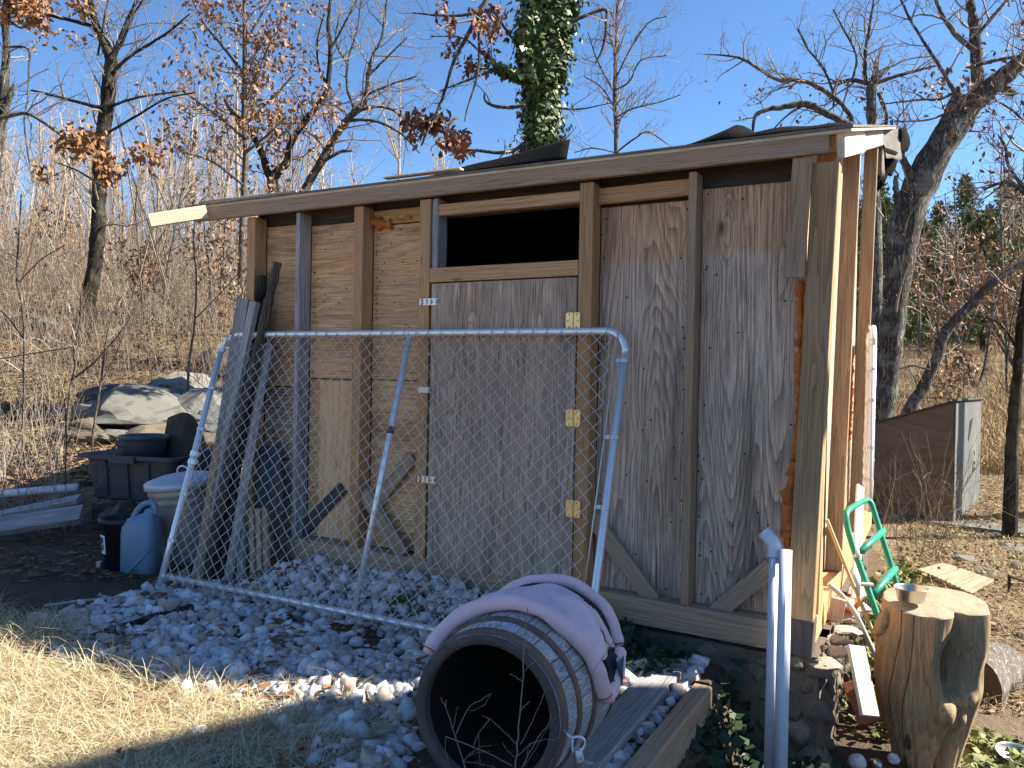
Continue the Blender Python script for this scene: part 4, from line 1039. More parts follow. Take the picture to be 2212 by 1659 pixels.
rough_pole('split_rail', 'rough split grey rail rising above the rest of the leaning stack', [PN(600, 567, 4.02), PN(580, 650, 3.99), PN(545, 800, 3.94), PN(495, 1000, 3.87), PN(444, 1262, 3.79)], .031, 'bark_pale', 3)
rough_pole('split_rail', 'dark rough rail with a broken top, left of the taller split rail', [PN(567, 596, 4.08), PN(553, 700, 4.05), PN(520, 950, 3.97), PN(470, 1262, 3.87)], .034, 'bark_dark', 5)
tag(board('floor_plank', PZ(322, 1262, .03), PZ(414, 1240, .05), .16, .03, (0, 0, 1), M['grey_wood']), 'grey plank lying flat beneath the trash can', 'plank')

# ------------------------------------------------------------------ bins at the left
cc = np.array([-4.88, 4.16, .03])
can = thing('trash_can', 'galvanised trash can with its grey lid on, left of the shed', 'trash can', cc)
tl_ = np.array(Matrix.Rotation(R(5), 3, 'X') @ Matrix.Rotation(R(-4), 3, 'Y'))
mb = MB(); mb.lathe([(.0001, .004), (.188, 0), (.194, .02)] + [(.194 + (.255 - .194) * v + (.006 if abs(v - .80) < .012 or abs(v - .90) < .012 else 0) , .02 + .58 * v) for v in np.linspace(0, 1, 40)] + [(.262, .605), (.255, .615), (.245, .61)], 44, cc, tl_); mb.build('body', M['can'], can, True)
for k in range(0):
    pass
mb = MB(); mb.lathe([(.268, .575), (.274, .578), (.274, .618), (.262, .630), (.16, .660), (.06, .672), (.0001, .674)], 44, cc, tl_); lidp = mb.build('lid', M['lid'], can, True)
lh = smooth_path([(-.06, 0, .668), (-.05, 0, .705), (0, 0, .722), (.05, 0, .705), (.06, 0, .668)], 5) @ tl_.T + cc; mb = MB(); mb.tube(lh, .006, 7); mb.build('handle', M['galv'], lidp, True)
hv = np.array([-.62, -.78, 0]); hv /= np.linalg.norm(hv); ht = np.cross(hv, (0, 0, 1))
hh = [cc + hv * .255 + ht * .045 + (0, 0, .50), cc + hv * .285 + ht * .05 + (0, 0, .46), cc + hv * .285 + ht * .03 + (0, 0, .42), cc + hv * .285 - ht * .03 + (0, 0, .42), cc + hv * .285 - ht * .05 + (0, 0, .46), cc + hv * .255 - ht * .045 + (0, 0, .50)]
mb = MB(); mb.tube(smooth_path(hh, 4), .006, 7); mb.build('bail', M['galv'], can, True)

def round_box(wd, dp_, r, n=6):
    pts = []
    for cx, cy2, a0 in ((wd / 2 - r, dp_ / 2 - r, 0), (-wd / 2 + r, dp_ / 2 - r, 90), (-wd / 2 + r, -dp_ / 2 + r, 180), (wd / 2 - r, -dp_ / 2 + r, 270)):
        for a in np.linspace(0, 90, n): pts.append((cx + r * math.cos(R(a0 + a)), cy2 + r * math.sin(R(a0 + a))))
    return np.array(pts)
def loft(rings, cap0=True, cap1=True):
    k = len(rings[0]); V = np.vstack(rings); F = []
    for i in range(len(rings) - 1):
        for j in range(k): F.append((i * k + j, i * k + (j + 1) % k, (i + 1) * k + (j + 1) % k, (i + 1) * k + j))
    if cap0: F.append(tuple(range(k - 1, -1, -1)))
    if cap1: F.append(tuple(range((len(rings) - 1) * k, len(rings) * k)))
    mb = MB(); mb.add(V, F); return mb
def ring3(P2, z, M3, c): return np.c_[P2, np.full(len(P2), z)] @ np.array(M3).T + c
def rotz(a): return np.array(Matrix.Rotation(a, 3, 'Z'))
# big grey tub on blocks, with a round bucket inside
def center_px(px, py, q): return PD(px, py, q)
q_ = 7.05
tb = center_px(272, 1085, q_); tb[2] = .30; tub_c = tb + np.array([0, .25, 0])
Rt = rotz(R(13)) 
tub = thing('storage_tub', 'big grey plastic tub set on blocks at the edge of the woods', 'tub', tub_c)
rg = []
for z, sx, sy in ((0, .80, .48), (.02, .84, .52), (.36, .93, .60), (.365, .94, .61), (.37, 1.01, .68), (.372, 1.05, .715), (.405, 1.05, .715), (.408, 1.01, .68), (.395, .97, .64), (.36, .91, .58), (.03, .82, .50)):
    rg.append(ring3(round_box(sx, sy, .09), z, Rt, tub_c))
loft(rg).build('body', M['tub'], tub)
for dx in (-.22, .0, .22):
    mb = MB(); p = np.array([[dx, -.275, .03], [dx, -.307, .355]]) @ Rt.T + tub_c; mb.tube(p, .012, 6); mb.build('rib', M['tub'], tub)
p = np.array([0.0, -.362, .375]) @ Rt.T + tub_c; mb = MB(); mb.box(p, (.26, .03, .06), Rt); mb.build('grip', M['tub'], tub)
bc = center_px(311, 985, q_ + .25); bc[2] = .62
bk = thing('round_bucket', 'slate-blue round bucket sitting inside the big grey tub', 'bucket', bc)
mb = MB(); mb.lathe([(.0001, 0), (.165, 0), (.195, .20), (.197, .205), (.215, .205), (.218, .235), (.205, .245), (.190, .238), (.165, .02), (.0001, .015)], 40, bc); mb.build('body', M['bucket'], bk, True)
p = bc + np.array([-.12, -.17, .17]); mb = MB(); mb.box(p, (.05, .02, .05), rotz(R(35))); mb.build('lug', M['bucket'], bk)
for i, (px, lb) in enumerate(((215, 'left wooden block under the grey tub'), (318, 'right wooden block under the grey tub'))):
    c = center_px(px, 1100, 6.75 + .1 * i); tag(board('wood_block', (c[0] - .16, c[1] + .1, .19), (c[0] + .16, c[1] + .17, .19), .16, .20, (0, 0, 1), M['dark_wood'], None, .006), lb, 'block')
# jug
jc = PZ(276, 1252, .02); jc[2] = .02; jc = jc + np.array([0, .10, 0]); Rj = rotz(R(24))
jug = thing('plastic_jug', 'blue-grey plastic jug with a looped handle beside the trash can', 'jug', jc)
rg = []
for z, sx, sy, ox in ((0, .22, .16, 0), (.012, .245, .18, 0), (.30, .245, .18, 0), (.36, .235, .175, 0), (.405, .19, .15, .015), (.43, .11, .10, .04), (.45, .06, .06, .06), (.475, .055, .055, .065)):
    rg.append(ring3(round_box(sx, sy, min(sx, sy) * .32) + (ox, 0), z, Rj, jc))
loft(rg).build('body', M['jug'], jug, True)
hp_ = smooth_path([(-.06, 0, .40), (-.03, 0, .46), (.02, 0, .505), (.07, 0, .515), (.095, 0, .49), (.10, 0, .44)], 6) @ Rj.T + jc; mb = MB(); mb.tube(hp_, .020, 9); mb.build('handle', M['jug'], jug, True)
mb = MB(); mb.tube(np.array([(.03, 0, .45), (.055, -.005, .462), (.10, -.01, .47)]) @ Rj.T + jc, .017, 9); mb.build('spout', M['jug'], jug, True)
mb = MB(); mb.tube(np.array([(-.04, -.092, .04), (.03, -.094, .12), (.10, -.092, .20)]) @ Rj.T + jc, .007, 6); mb.build('raised_rib', M['jug'], jug, True)
# black pot with a sticker
pc = PZ(226, 1246, .02); pc[2] = .02; pc = pc + np.array([.02, .12, 0])
pot = thing('plant_pot', 'black plastic pot with a white tap sticker, left of the blue-grey jug', 'pot', pc)
mb = MB(); mb.lathe([(.0001, .004), (.115, 0), (.145, .36), (.158, .362), (.160, .395), (.150, .40), (.138, .392), (.112, .02), (.0001, .014)], 40, pc); mb.build('body', M['pot'], pot, True)
def on_pot(a, z, lift): r = .115 + .03 * z / .36 + lift; return pc + np.array([r * math.sin(a), -r * math.cos(a), z])
def decal(name, a0, a1, z0, z1, mat, lift, n=6): return sheet(name, [[on_pot(a, z, lift) for z in (z0, z1)] for a in np.linspace(a0, a1, n)], mat, pot, .001, False)
decal('sticker', -.50, .02, .16, .29, 'sticker', .003)
decal('print', -.44, -.30, .17, .275, 'blue_print', .0045, 3); decal('print', -.30, -.10, .235, .275, 'blue_print', .0045, 3); decal('print', -.22, -.10, .185, .225, 'blue_print', .0045, 3)
c = pc + np.array([-.12, -.13, .02]); mb = MB(); mb.box(c, (.13, .09, .035), rotz(R(15))); mb.build('foot_bracket', M['zinc'], pot)
mb = MB(); mb.box(c + (.03, .02, .045), (.035, .03, .06), rotz(R(15))); mb.build('tap', M['zinc'], pot)
# dark green folded sheet and a dark bag behind the can
g_ = []
a0 = PD(352, 1040, 6.75); a1 = PD(432, 1035, 6.5); b0 = PD(372, 1000, 7.1); b1 = PD(440, 965, 7.0)
for i in range(10):
    u = i / 9; g_.append([np.array(a0) * (1 - u) * (1 - v) + np.array(a1) * u * (1 - v) + np.array(b0) * (1 - u) * v + np.array(b1) * u * v + (0, 0, .02 * math.sin(u * 9 + v * 6)) for v in np.linspace(0, 1, 8)])
ts = thing('folded_sheet', 'dark green folded plastic sheet heaped behind the trash can', 'sheet', np.array(a0) * .5 + np.array(a1) * .5 - (0, 0, .3)); sheet('cover', g_, 'tarp', ts, .01)
def lump(name, label, cat, c, sz, seed, mat, rot=0, amp=.3, sub=3, facet=.7, smooth=False, group=None):
    me = rock_mesh(seed, sub, amp, 1.2, 1.0, facet); me.materials.append(M[mat])
    if smooth: me.polygons.foreach_set('use_smooth', np.ones(len(me.polygons), bool))
    o = bpy.data.objects.new(name, me); o.matrix_basis = Matrix.Translation(Vector(c)) @ Matrix.Rotation(rot, 4, 'Z') @ Matrix.Diagonal((*sz, 1)); COL.objects.link(o)
    # bake the size into the mesh so that textures keep their real scale
    me.transform(Matrix.Diagonal((*sz, 1))); o.matrix_basis = Matrix.Translation(Vector(c)) @ Matrix.Rotation(rot, 4, 'Z')
    return tag(o, label, cat, group)
c = PD(448, 1000, 6.9); lump('dark_bag', 'dark slumped bag behind the trash can and leaning boards', 'bag', c - (0, 0, .15), (.26, .22, .26), 31, 'dark_cloth', .3, .15, 3, .0, True)
c = PD(392, 962, 7.6); lump('boulder', 'brown rounded boulder right behind the trash can', 'boulder', c - (0, 0, .12), (.24, .22, .42), 33, 'boulder_dark', .2, .16)
# white pipe and grey boards at the far left
mb = MB(); a, b = PD(-40, 1071, 7.0), PD(168, 1052, 6.9); mb.tube([a, (a + b) / 2, b], .034, 14); tag(mb.build('drain_pipe', M['pvc'], None, True), 'white drain pipe lying on the ground at the left edge', 'pipe')
a, b = PD(-40, 1116, 6.6), PD(172, 1072, 6.7); tag(board('ground_board', a - (0, 0, .02), b - (0, 0, .02), .14, .04, (0, -.3, 1), M['grey_wood']), 'grey board lying just in front of the white drain pipe', 'board')
a, b = PD(-40, 1135, 6.2), PD(178, 1102, 6.3); tag(board('ground_board', a - (0, 0, .03), b - (0, 0, .03), .15, .06, (0, -.75, .65), M['grey_wood']), 'nearest grey beam at the left edge, in front of the tub', 'beam')
mb = MB(); a, b = PZ(95, 1310, .03), PZ(345, 1284, .05); mb.tube(smooth_path([a, a * .66 + b * .34 + (0, 0, .01), b], 6), .010, 6); tag(mb.build('fallen_stick', M['twig_pale'], None, True), 'thin pale stick lying on the dark soil left of the gate', 'stick')
a, b = PZ(150, 1400, .03), PZ(412, 1318, .04); tag(rough_pole('edging_log', 'thin brown pole edging the gravel at the left', [a, a * .5 + b * .5 + (0, .02, .01), b], .035, 'bark', 9), 'thin brown pole edging the gravel at the left', 'pole')
# stones lying about
for px, py, q_, sz, sd, mat, lb in ((18, 1225, 6.3, (.26, .2, .25), 41, 'boulder', 'pale angular rock at the left edge below the boards'), (318, 1305, 4.95, (.095, .09, .075), 42, 'boulder_dark', 'brown rounded stone by the left foot of the gate'), (192, 1318, 5.0, (.10, .08, .08), 43, 'gravel', 'grey angular stone on the dark soil left of the gravel'), (130, 1340, 5.0, (.09, .07, .035), 44, 'gravel', 'flat pale stone nearest the dry grass at the left'), (262, 1120, 6.45, (.22, .12, .14), 46, 'boulder_dark', 'brown broken rock behind the black pot'), (243, 1325, 4.95, (.05, .045, .05), 45, 'boulder', 'small cream stone between the grey stones at the left')):
    c = PD(px, py, q_); lump('rock', lb, 'rock', c, sz, sd, mat, sd)

# ------------------------------------------------------------------ boulders in the sunlit clearing
for px, py, sz, sd, mat, lb in (
    (325, 905, (.95, .8, .62), 51, 'boulder', 'largest pale boulder in the clearing at the left'),
    (462, 888, (.80, .6, .40), 52, 'boulder', 'long low boulder to the right of the largest one'),
    (330, 945, (.75, .45, .26), 53, 'boulder_dark', 'brown shaded slab below the largest pale boulder'),
    (425, 930, (.70, .5, .28), 54, 'boulder', 'pale flat-topped slab beyond the gate corner'),
    (510, 925, (.6, .5, .34), 55, 'boulder', 'pale slab half hidden by the gate edge'),
    (318, 965, (.28, .25, .15), 56, 'boulder', 'small pale stone in the leaves beyond the tub'),
    (455, 960, (.60, .4, .24), 57, 'boulder_dark', 'brown ledge of rock just behind the bins'),
    (520, 800, (1.0, .6, .5), 58, 'boulder_dark', 'mossy dark boulder among the brush upslope'),
    (215, 900, (.5, .4, .3), 59, 'boulder', 'pale boulder at the left end of the outcrop'),
    (400, 960, (.26, .2, .14), 60, 'boulder', 'pale stone close behind the grey tub'),
    (250, 945, (.36, .3, .16), 61, 'boulder', 'flat pale stone in front of the largest boulder'),
    (190, 945, (.45, .35, .3), 63, 'boulder_dark', 'half buried brown stone left of the flat pale one'), (285, 870, (.7, .5, .4), 64, 'boulder', 'pale ledge behind the largest boulder'), (130, 905, (.4, .3, .22), 65, 'boulder', 'small grey boulder near the forked sapling'), (400, 850, (.9, .6, .4), 66, 'boulder', 'grey shelf of rock upslope of the long boulder'),
    (385, 915, (.42, .36, .26), 62, 'boulder', 'pale block wedged between the two largest boulders')):
    c = PG(px, py, 6.0); sz = (sz[0], sz[1], sz[2] * .62); lump('boulder', lb, 'boulder', c + (0, 0, sz[2] * .25), sz, sd, mat, sd * .7, .26, 4, 1.2)

# ------------------------------------------------------------------ green frame, sticks and hose beside the right-hand wall
gf = thing('green_frame', 'green tubular metal frame with rungs, leaning on the right-hand wall', 'frame', PD(1925, 1330, 5.0))
LQ = lambda y: 4.78 - (y - 1100) * .0012; RQ = lambda y: 5.18 - (y - 1100) * .0012
lft = [(1868, 1081, 5.17), (1850, 1091, 5.0), (1836, 1100, 4.84), (1830, 1106, 4.79), (1828, 1116, LQ(1116)), (1831, 1140, LQ(1140)), (1842, 1178, LQ(1178)), (1870, 1258, LQ(1258)), (1907, 1362, LQ(1362)), (1920, 1400, LQ(1400))]
rgt = [(1868, 1081, 5.17), (1876, 1081, RQ(1081)), (1882, 1088, RQ(1088)), (1889, 1108, RQ(1108)), (1905, 1160, RQ(1160)), (1925, 1222, RQ(1222)), (1939, 1272, RQ(1272)), (1950, 1310, RQ(1310))]
for nm, pp in (('left_tube', lft), ('right_tube', rgt)):
    mb = MB(); mb.tube(smooth_path([PD(*p) for p in pp], 6), .0185, 12); mb.build('rail', M['green'], gf, True)
for a, b in (((1860, 1190), (1908, 1147)), ((1888, 1282), (1934, 1228))):
    mb = MB(); p0, p1 = PD(*a, LQ(a[1])), PD(*b, RQ(b[1])); mb.tube([p0, (p0 + p1) / 2, p1], .021, 12); mb.build('rung', M['green'], gf, True)
p0, p1 = PD(1846, 1175, LQ(1175)), PD(1851, 1205, LQ(1205)); mb = MB(); mb.tube([p0, (p0 + p1) / 2, p1], .0205, 12); mb.build('bare_sleeve', M['galv'], gf, True)
p0 = PD(1872, 1262, LQ(1262) - .03); mb = MB(); mb.box(p0, (.07, .04, .012), rotz(.3)); mb.build('clip', M['galv'], gf)
mb = MB(); P = [PD(*p) for p in ((1786, 1122, 4.62), (1815, 1195, 4.60), (1850, 1280, 4.56), (1895, 1388, 4.5))]; mb.tube(smooth_path(P, 5), .011, 7); tag(mb.build('tan_stick', M['bamboo'], None), 'straight tan stick leaning beside the green frame', 'stick')
mb = MB(); mb.tube(smooth_path([PD(*p) for p in ((1790, 1262, 4.55), (1822, 1290, 4.5), (1850, 1330, 4.42), (1876, 1385, 4.38), (1897, 1428, 4.34))], 7), .0145, 9); tag(mb.build('hose', M['hose'], None, True), 'grey hose bending down beside the shed corner', 'hose')
tag(board('leaning_board', PD(1846, 1330, 4.9), PD(1858, 1050, 5.6), .06, .02, (.6, -.8, 0), M['white_paint']), 'narrow white-edged board standing behind the green frame', 'board')
tag(board('leaning_board', (-.46, 4.62, .17), (-.44, 4.60, .30), .075, .018, (0, -1, 0), M['pale_wood']), 'small pale framed panel on the ledge behind the corner post', 'board')
# split pale boards standing against the footing
lean('split_board', 'bright split board standing on edge between the footing and the stump', 'board', (1848, 1395), (1879, 1548), 4.20, 4.05, .10, .022, 'pale_wood', yaw=.8)
tag(board('split_board', PD(1846, 1470, 4.30), PD(1888, 1560, 4.15), .14, .03, (.3, -.9, 0), M['brick']), 'reddish board behind the bright split one by the footing', 'board')
mb = MB(); a, b = PD(1866, 1468, 4.15), PD(1906, 1474, 4.2); mb.tube([a, (a + b) / 2, b], [.012, .017, .016], 6); tag(mb.build('branch_stub', M['bark'], None), 'short broken branch poking out left of the stump', 'branch')
br = PD(1808, 1318, 4.62)
tag(board('brick', br + (-.05, .04, -.03), br + (.06, .10, -.03), .06, .05, (0, 0, 1), M['brick'], None, .006), 'red brick on the ledge of the footing beside the shed', 'brick')
jr = thing('jar_lid', 'orange-rimmed clear lid lying on the footing ledge', 'lid', PD(1824, 1310, 4.66))
c = PD(1826, 1308, 4.62); Rl = np.array(Matrix.Rotation(R(35), 3, 'X')); mb = loft([ring3(round_box(.13, .10, .025), z, Rl, c) for z in (0, .022)]); mb.build('rim', M['red_plastic'], jr, False)
mb = loft([ring3(round_box(.10, .075, .02), z, Rl, c) for z in (.0225, .027)]); mb.build('pane', M['clear'], jr)

# ------------------------------------------------------------------ stump, bowl, log
sc_ = np.array([-.02, 4.56, -.50]); SH = .86
stp = thing('tree_stump', 'tall barkless tree stump with a fold down its right side and flat sawn top', 'stump', sc_)
def _ad(a, b): return math.atan2(math.sin(a - b), math.cos(a - b))
def stump_r(th, h):
    # th = 0 faces right, -90 deg faces the camera; h in 0..1
    r = .250 + .02 * math.cos(2 * th + .6) + .012 * math.sin(3 * th + 1)
    r += .018 * math.sin(h * 7 + math.cos(th) * 2) * (.4 + .6 * max(0, -math.cos(th)))
    cen = R(-50 - 12 * smoothstep(.45, .15, h) + 5 * math.sin(h * 6))
    depth = .175 * math.exp(-((h - .66) / .20) ** 2) + .10 * (1 - smoothstep(.05, .42, h)) + .05 * smoothstep(.8, 1.0, h)
    wdt = .12 + .17 * math.exp(-((h - .70) / .20) ** 2)
    up = smoothstep(.35, .6, h)
    r += .030 * math.exp(-(_ad(th, cen - R(25)) / .20) ** 2) * (.3 + .7 * up) + .040 * math.exp(-(_ad(th, cen + R(26)) / .22) ** 2) * (.3 + .7 * up)
    r -= depth * math.exp(-(_ad(th, cen) / wdt) ** 2)
    # curled lips of the fold, and a burl below them
    r += .115 * math.exp(-(_ad(th, R(-46)) / .24) ** 2) * math.exp(-((h - .50 - .10 * _ad(th, R(-46))) / .055) ** 2)
    r += .085 * math.exp(-(_ad(th, R(-66)) / .15) ** 2) * math.exp(-((h - .41) / .075) ** 2)
    r += .060 * math.exp(-(_ad(th, R(-44)) / .13) ** 2) * math.exp(-((h - .39) / .05) ** 2)
    r += .035 * math.exp(-(_ad(th, R(-160)) / .35) ** 2) * math.exp(-((h - .80) / .10) ** 2)
    r += (.004 * math.sin(th * 19 + 3 * math.sin(h * 5)) + .0025 * math.sin(th * 33 + h * 9)) * (1 - .7 * smoothstep(.8, 1, h))
    return max(.03, r)
def stump_s(h): return .58 + .36 * smoothstep(-.05, .55, h) + .03 * math.sin(h * 9) * smoothstep(.3, .6, h)
NSn, NH = 160, 80; rg = []
for i in range(NH + 1):
    h = i / NH; sx = stump_s(h); rr = []
    for j in range(NSn):
        th = 2 * math.pi * j / NSn; r = stump_r(th, h) * sx
        top = .015 * math.sin(th * 2) if i == NH else 0
        rr.append((sc_[0] + r * math.cos(th) * .94 + .02 * (h - .5), sc_[1] + r * math.sin(th) * .9, sc_[2] + SH * h + (.03 * math.sin(th) + .012 * math.cos(th)) * h ** 4))
    rg.append(np.array(rr))
mb = loft(rg, True, False)
# stump frame: local x up the grain
mw = Matrix(((0, 0, 1, sc_[0]), (0, 1, 0, sc_[1]), (1, 0, 0, sc_[2]), (0, 0, 0, 1)))
mw = Matrix(((0, 1, 0, sc_[0]), (0, 0, 1, sc_[1]), (1, 0, 0, sc_[2]), (0, 0, 0, 1)))
V = np.c_[np.concatenate(mb.v), np.ones(sum(len(v) for v in mb.v))] @ np.array(mw.inverted()).T
me = bpy.data.meshes.new('trunk'); me.from_pydata(V[:, :3].tolist(), [], mb.mixed); me.polygons.foreach_set('use_smooth', np.ones(len(me.polygons), bool)); mesh_obj('trunk', me, M['stump'], stp, mw)
tr_ = rg[-1]; cen = tr_.mean(0); rings = [tr_] + [cen + (tr_ - cen) * f for f in (.97, .8, .6, .4, .2, .05)]
for k in range(1, 7): rings[k] = rings[k] + np.c_[np.zeros((NSn, 2)), .003 + .006 * np.array([mnoise.noise(Vector(p) * 14) for p in rings[k]])]
loft(rings, False, True).build('sawn_top', M['stump_top'], stp, False)
# cracks and knots
def on_stump(th, h, lift=.002):
    sx = stump_s(h); r = stump_r(th, h) * sx + lift
    return np.array((sc_[0] + r * math.cos(th) * .94 + .02 * (h - .5), sc_[1] + r * math.sin(th) * .9, sc_[2] + SH * h))
for a0, h0, a1, h1, wv in ((-125, .97, -138, .28, 4), (-108, .96, -118, .16, 3)):
    P = [on_stump(R(a0 + (a1 - a0) * t + 2.2 * math.sin(t * wv * 2)), h0 + (h1 - h0) * t, -.0005) for t in np.linspace(0, 1, 30)]
    mb = MB(); mb.tube(P, .0032, 5); mb.build('crack', M['stump_dark'], stp)
for a0, h0, sa, sh in ((-112, .20, .09, .045), (-122, .05, .10, .05)):
    rgk = []
    for f in (1, .6, .1): rgk.append([on_stump(R(a0) + sa * f * math.cos(t), h0 + sh * f * math.sin(t) * (1.4 if math.sin(t) > 0 else .8), .0035 - .001 * (1 - f)) for t in np.linspace(0, 2 * math.pi, 12, endpoint=False)])
    loft([np.array(x) for x in rgk], False, True).build('knot', M['stump_dark'], stp)
rgk = [np.array([on_stump(R(-158) + .20 * f * math.cos(t), .86 + .085 * f * math.sin(t), lf) for t in np.linspace(0, 2 * math.pi, 18, endpoint=False)]) for f, lf in ((1.0, -.002), (.95, .012), (.8, .018), (.74, .012), (.5, .014), (.1, .015))]
loft(rgk, False, True).build('sawn_knot', M['stump'], stp, False)
def bowl(name, label, c, r, h, tilt=(0, 0), group=None):
    Mt = np.array(Matrix.Rotation(tilt[0], 3, 'X') @ Matrix.Rotation(tilt[1], 3, 'Y')); t = thing(name, label, 'bowl', c, group); mb = MB()
    mb.lathe([(.0001, .0), (r * .74, 0), (r * .80, .006), (r * .95, h * .92), (r * 1.03, h * .97), (r * 1.04, h), (r * .98, h), (r * .92, h * .9), (r * .77, .010), (.0001, .006)], 40, c, Mt); mb.build('bowl', M['steel'], t, True)
    return t
bp = PD(1967, 1294, 3.98); bp[2] = sc_[2] + SH + .008
bowl('metal_bowl', 'stainless steel bowl standing on top of the stump', bp + (0, .03, 0), .078, .068)
bp = PZ(2196, 1640, -.43); bp[2] = gz(bp[0], bp[1]) + .01
bowl('metal_bowl', 'shallow steel bowl on the bare ground at the lower right corner', bp, .10, .05, (.12, .1))
# log lying behind the stump
lg = thing('log', 'thick pale log lying on the ground behind the stump', 'log', PD(2120, 1500, 4.9) - (0, 0, .1))
a, b = PD(2100, 1478, 4.85), PD(2166, 1436, 5.2); d = (b - a); k = 14; P = [a + d * t for t in np.linspace(0, 1, k)]
mb = MB(); mb.tube(P, [.165 + .012 * math.sin(i * 1.1) for i in range(k - 2)] + [.15, .115], 22, False); V = noisy(np.concatenate(mb.v), .014, 9, 3)
me = bpy.data.meshes.new('bark'); me.from_pydata(V.tolist(), [], mb.mixed); mesh_obj('bark', me, M['log'], lg)
for nm, e, s_ in (('cut_end', V[:22], -1), ('cut_end', V[-22:], 1)):
    mb = MB(); c = e.mean(0); mb.add(np.vstack([e, c + (e - c) * .5 + d * .01 * s_, [c + d * .012 * s_]]), [(i, (i + 1) % 22, 22 + (i + 1) % 22, 22 + i) for i in range(22)] + [(22 + i, 22 + (i + 1) % 22, 44) for i in range(22)]); mb.build(nm, M['stump_dark'], lg)

# ------------------------------------------------------------------ privy-like hutch at the right
pcn = np.array([.19, 11.12]); a1 = np.array([.242, .970]); a2 = np.array([-.970, .242]); zb = -.20
hut = thing('plywood_hutch', 'weathered plywood hutch with a sloping lid on a low slab at the right', 'hutch', (pcn[0] - .4, pcn[1] + .7, zb))
def hq(u, v, z): p = pcn + a1 * u + a2 * v; return np.array([p[0], p[1], zb + z])
DU, DV = 1.32, 1.25
def hz(v, u=0): return 1.44 - .34 * v + .02 * u
def panel3(name, pts, mat, t, nrm, parent, along):
    """a sheet with its own frame, local x along the grain"""
    P = np.array(pts, float); x = Vector(along).normalized(); z = Vector(nrm).normalized(); y = z.cross(x); c = Vector(P.mean(0))
    mw = Matrix(((x.x, y.x, z.x, c.x), (x.y, y.y, z.y, c.y), (x.z, y.z, z.z, c.z), (0, 0, 0, 1)))
    Q = np.vstack([P, P + np.array(nrm, float) / np.linalg.norm(nrm) * t]); k = len(P)
    L = (np.c_[Q, np.ones(len(Q))] @ np.array(mw.inverted()).T)[:, :3]
    me = bpy.data.meshes.new(name); me.from_pydata(L.tolist(), [], [tuple(range(k - 1, -1, -1)), tuple(range(k, 2 * k))] + [(i, (i + 1) % k, (i + 1) % k + k, i + k) for i in range(k)])
    return mesh_obj(name, me, M[mat], parent, mw)
n1 = np.array([a1[0], a1[1], 0]); n2 = np.array([a2[0], a2[1], 0])
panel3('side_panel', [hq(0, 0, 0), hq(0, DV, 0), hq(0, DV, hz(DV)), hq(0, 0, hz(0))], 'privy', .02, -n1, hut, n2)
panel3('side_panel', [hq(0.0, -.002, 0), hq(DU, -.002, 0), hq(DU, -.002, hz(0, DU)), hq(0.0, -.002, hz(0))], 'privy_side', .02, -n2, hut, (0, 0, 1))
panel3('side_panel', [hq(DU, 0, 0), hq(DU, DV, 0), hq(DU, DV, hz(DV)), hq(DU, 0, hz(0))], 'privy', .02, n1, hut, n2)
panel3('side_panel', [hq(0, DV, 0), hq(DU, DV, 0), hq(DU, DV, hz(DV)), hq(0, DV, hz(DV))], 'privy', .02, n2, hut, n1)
panel3('lid', [hq(-.05, -.05, hz(-.05) + .005), hq(DU + .05, -.05, hz(-.05) + .02), hq(DU + .05, DV + .08, hz(DV + .08) + .02), hq(-.05, DV + .08, hz(DV + .08) + .005)], 'dark_wood', .025, (0, 0, 1), hut, n2)
# dark mark and a scribbled numeral on the sunlit side
e = .0245
panel3('dark_mark', [hq(.62, -e, .95), hq(.66, -e, .95), hq(.86, -e, 1.24), hq(.70, -e, 1.20)], 'black', .002, -n2, hut, (0, 0, 1))
mb = MB(); mb.tube([hq(.95 + .045 * math.cos(t), -e, .60 + .075 * math.sin(t)) for t in np.linspace(.3, 2 * math.pi - .2, 18)] , .006, 5); mb.build('numeral', M['black'], hut)
mb = MB(); mb.tube([hq(.97, -e, .80), hq(.975, -e, .74)], .005, 5); mb.build('numeral', M['black'], hut)
slab = thing('hutch_slab', 'grey concrete slab under the plywood hutch', 'slab', hq(.6, 0, -.15))
mb = MB(); mb.box(hq(.62, .15, -.045), (1.75, 2.3, .085), np.stack([n1, n2, (0, 0, 1)], 1)); mb.build('slab', M['boulder'], slab)
mb = MB(); mb.box(hq(.62, .15, -.22), (1.55, 2.1, .26), np.stack([n1, n2, (0, 0, 1)], 1)); mb.build('base', M['mortar_stone'], slab)
# planks and scrap on the ground at the right
gp = thing('fluted_panel', 'fluted wooden panel lying on the ground beyond the stump', 'panel', PZ(2060, 1270, -.33))
a, b, c_, d_ = (np.array(p) for p in (PZ(1985, 1247, -.30), PZ(2100, 1292, -.30), PZ(2150, 1262, -.30), PZ(2040, 1232, -.30)))
for k in range(12):
    t0, t1 = k / 12, (k + .86) / 12; m0 = (a * (1 - t0) + b * t0); m1 = (d_ * (1 - t0) + c_ * t0); w0 = np.linalg.norm(b - a) / 12 * .86
    zz = np.array([0, 0, .02 + gz(m0[0], m0[1]) - m0[2] + .02]); board('flute', m0 + zz, m1 + zz, w0, .03, (0, 0, 1), M['pine_dull'], gp, .006)
rf_ = thing('rusty_frame', 'rusty bent metal frame lying at the right edge', 'frame', PZ(2195, 1330, -.3))
for pp in (((2180, 1245, .0), (2180, 1290, .0)), ((2178, 1243, 0), (2230, 1262, 0)), ((2150, 1300, 0), (2235, 1305, 0)), ((2185, 1292, 0), (2235, 1360, 0)), ((2200, 1285, 0), (2228, 1330, 0))):
    mb = MB(); p = [PD(x, y, 6.9) for x, y, _ in pp]; mb.tube([p[0], (p[0] + p[1]) / 2, p[1]], .013, 6); mb.build('bar', M['rusty'], rf_)
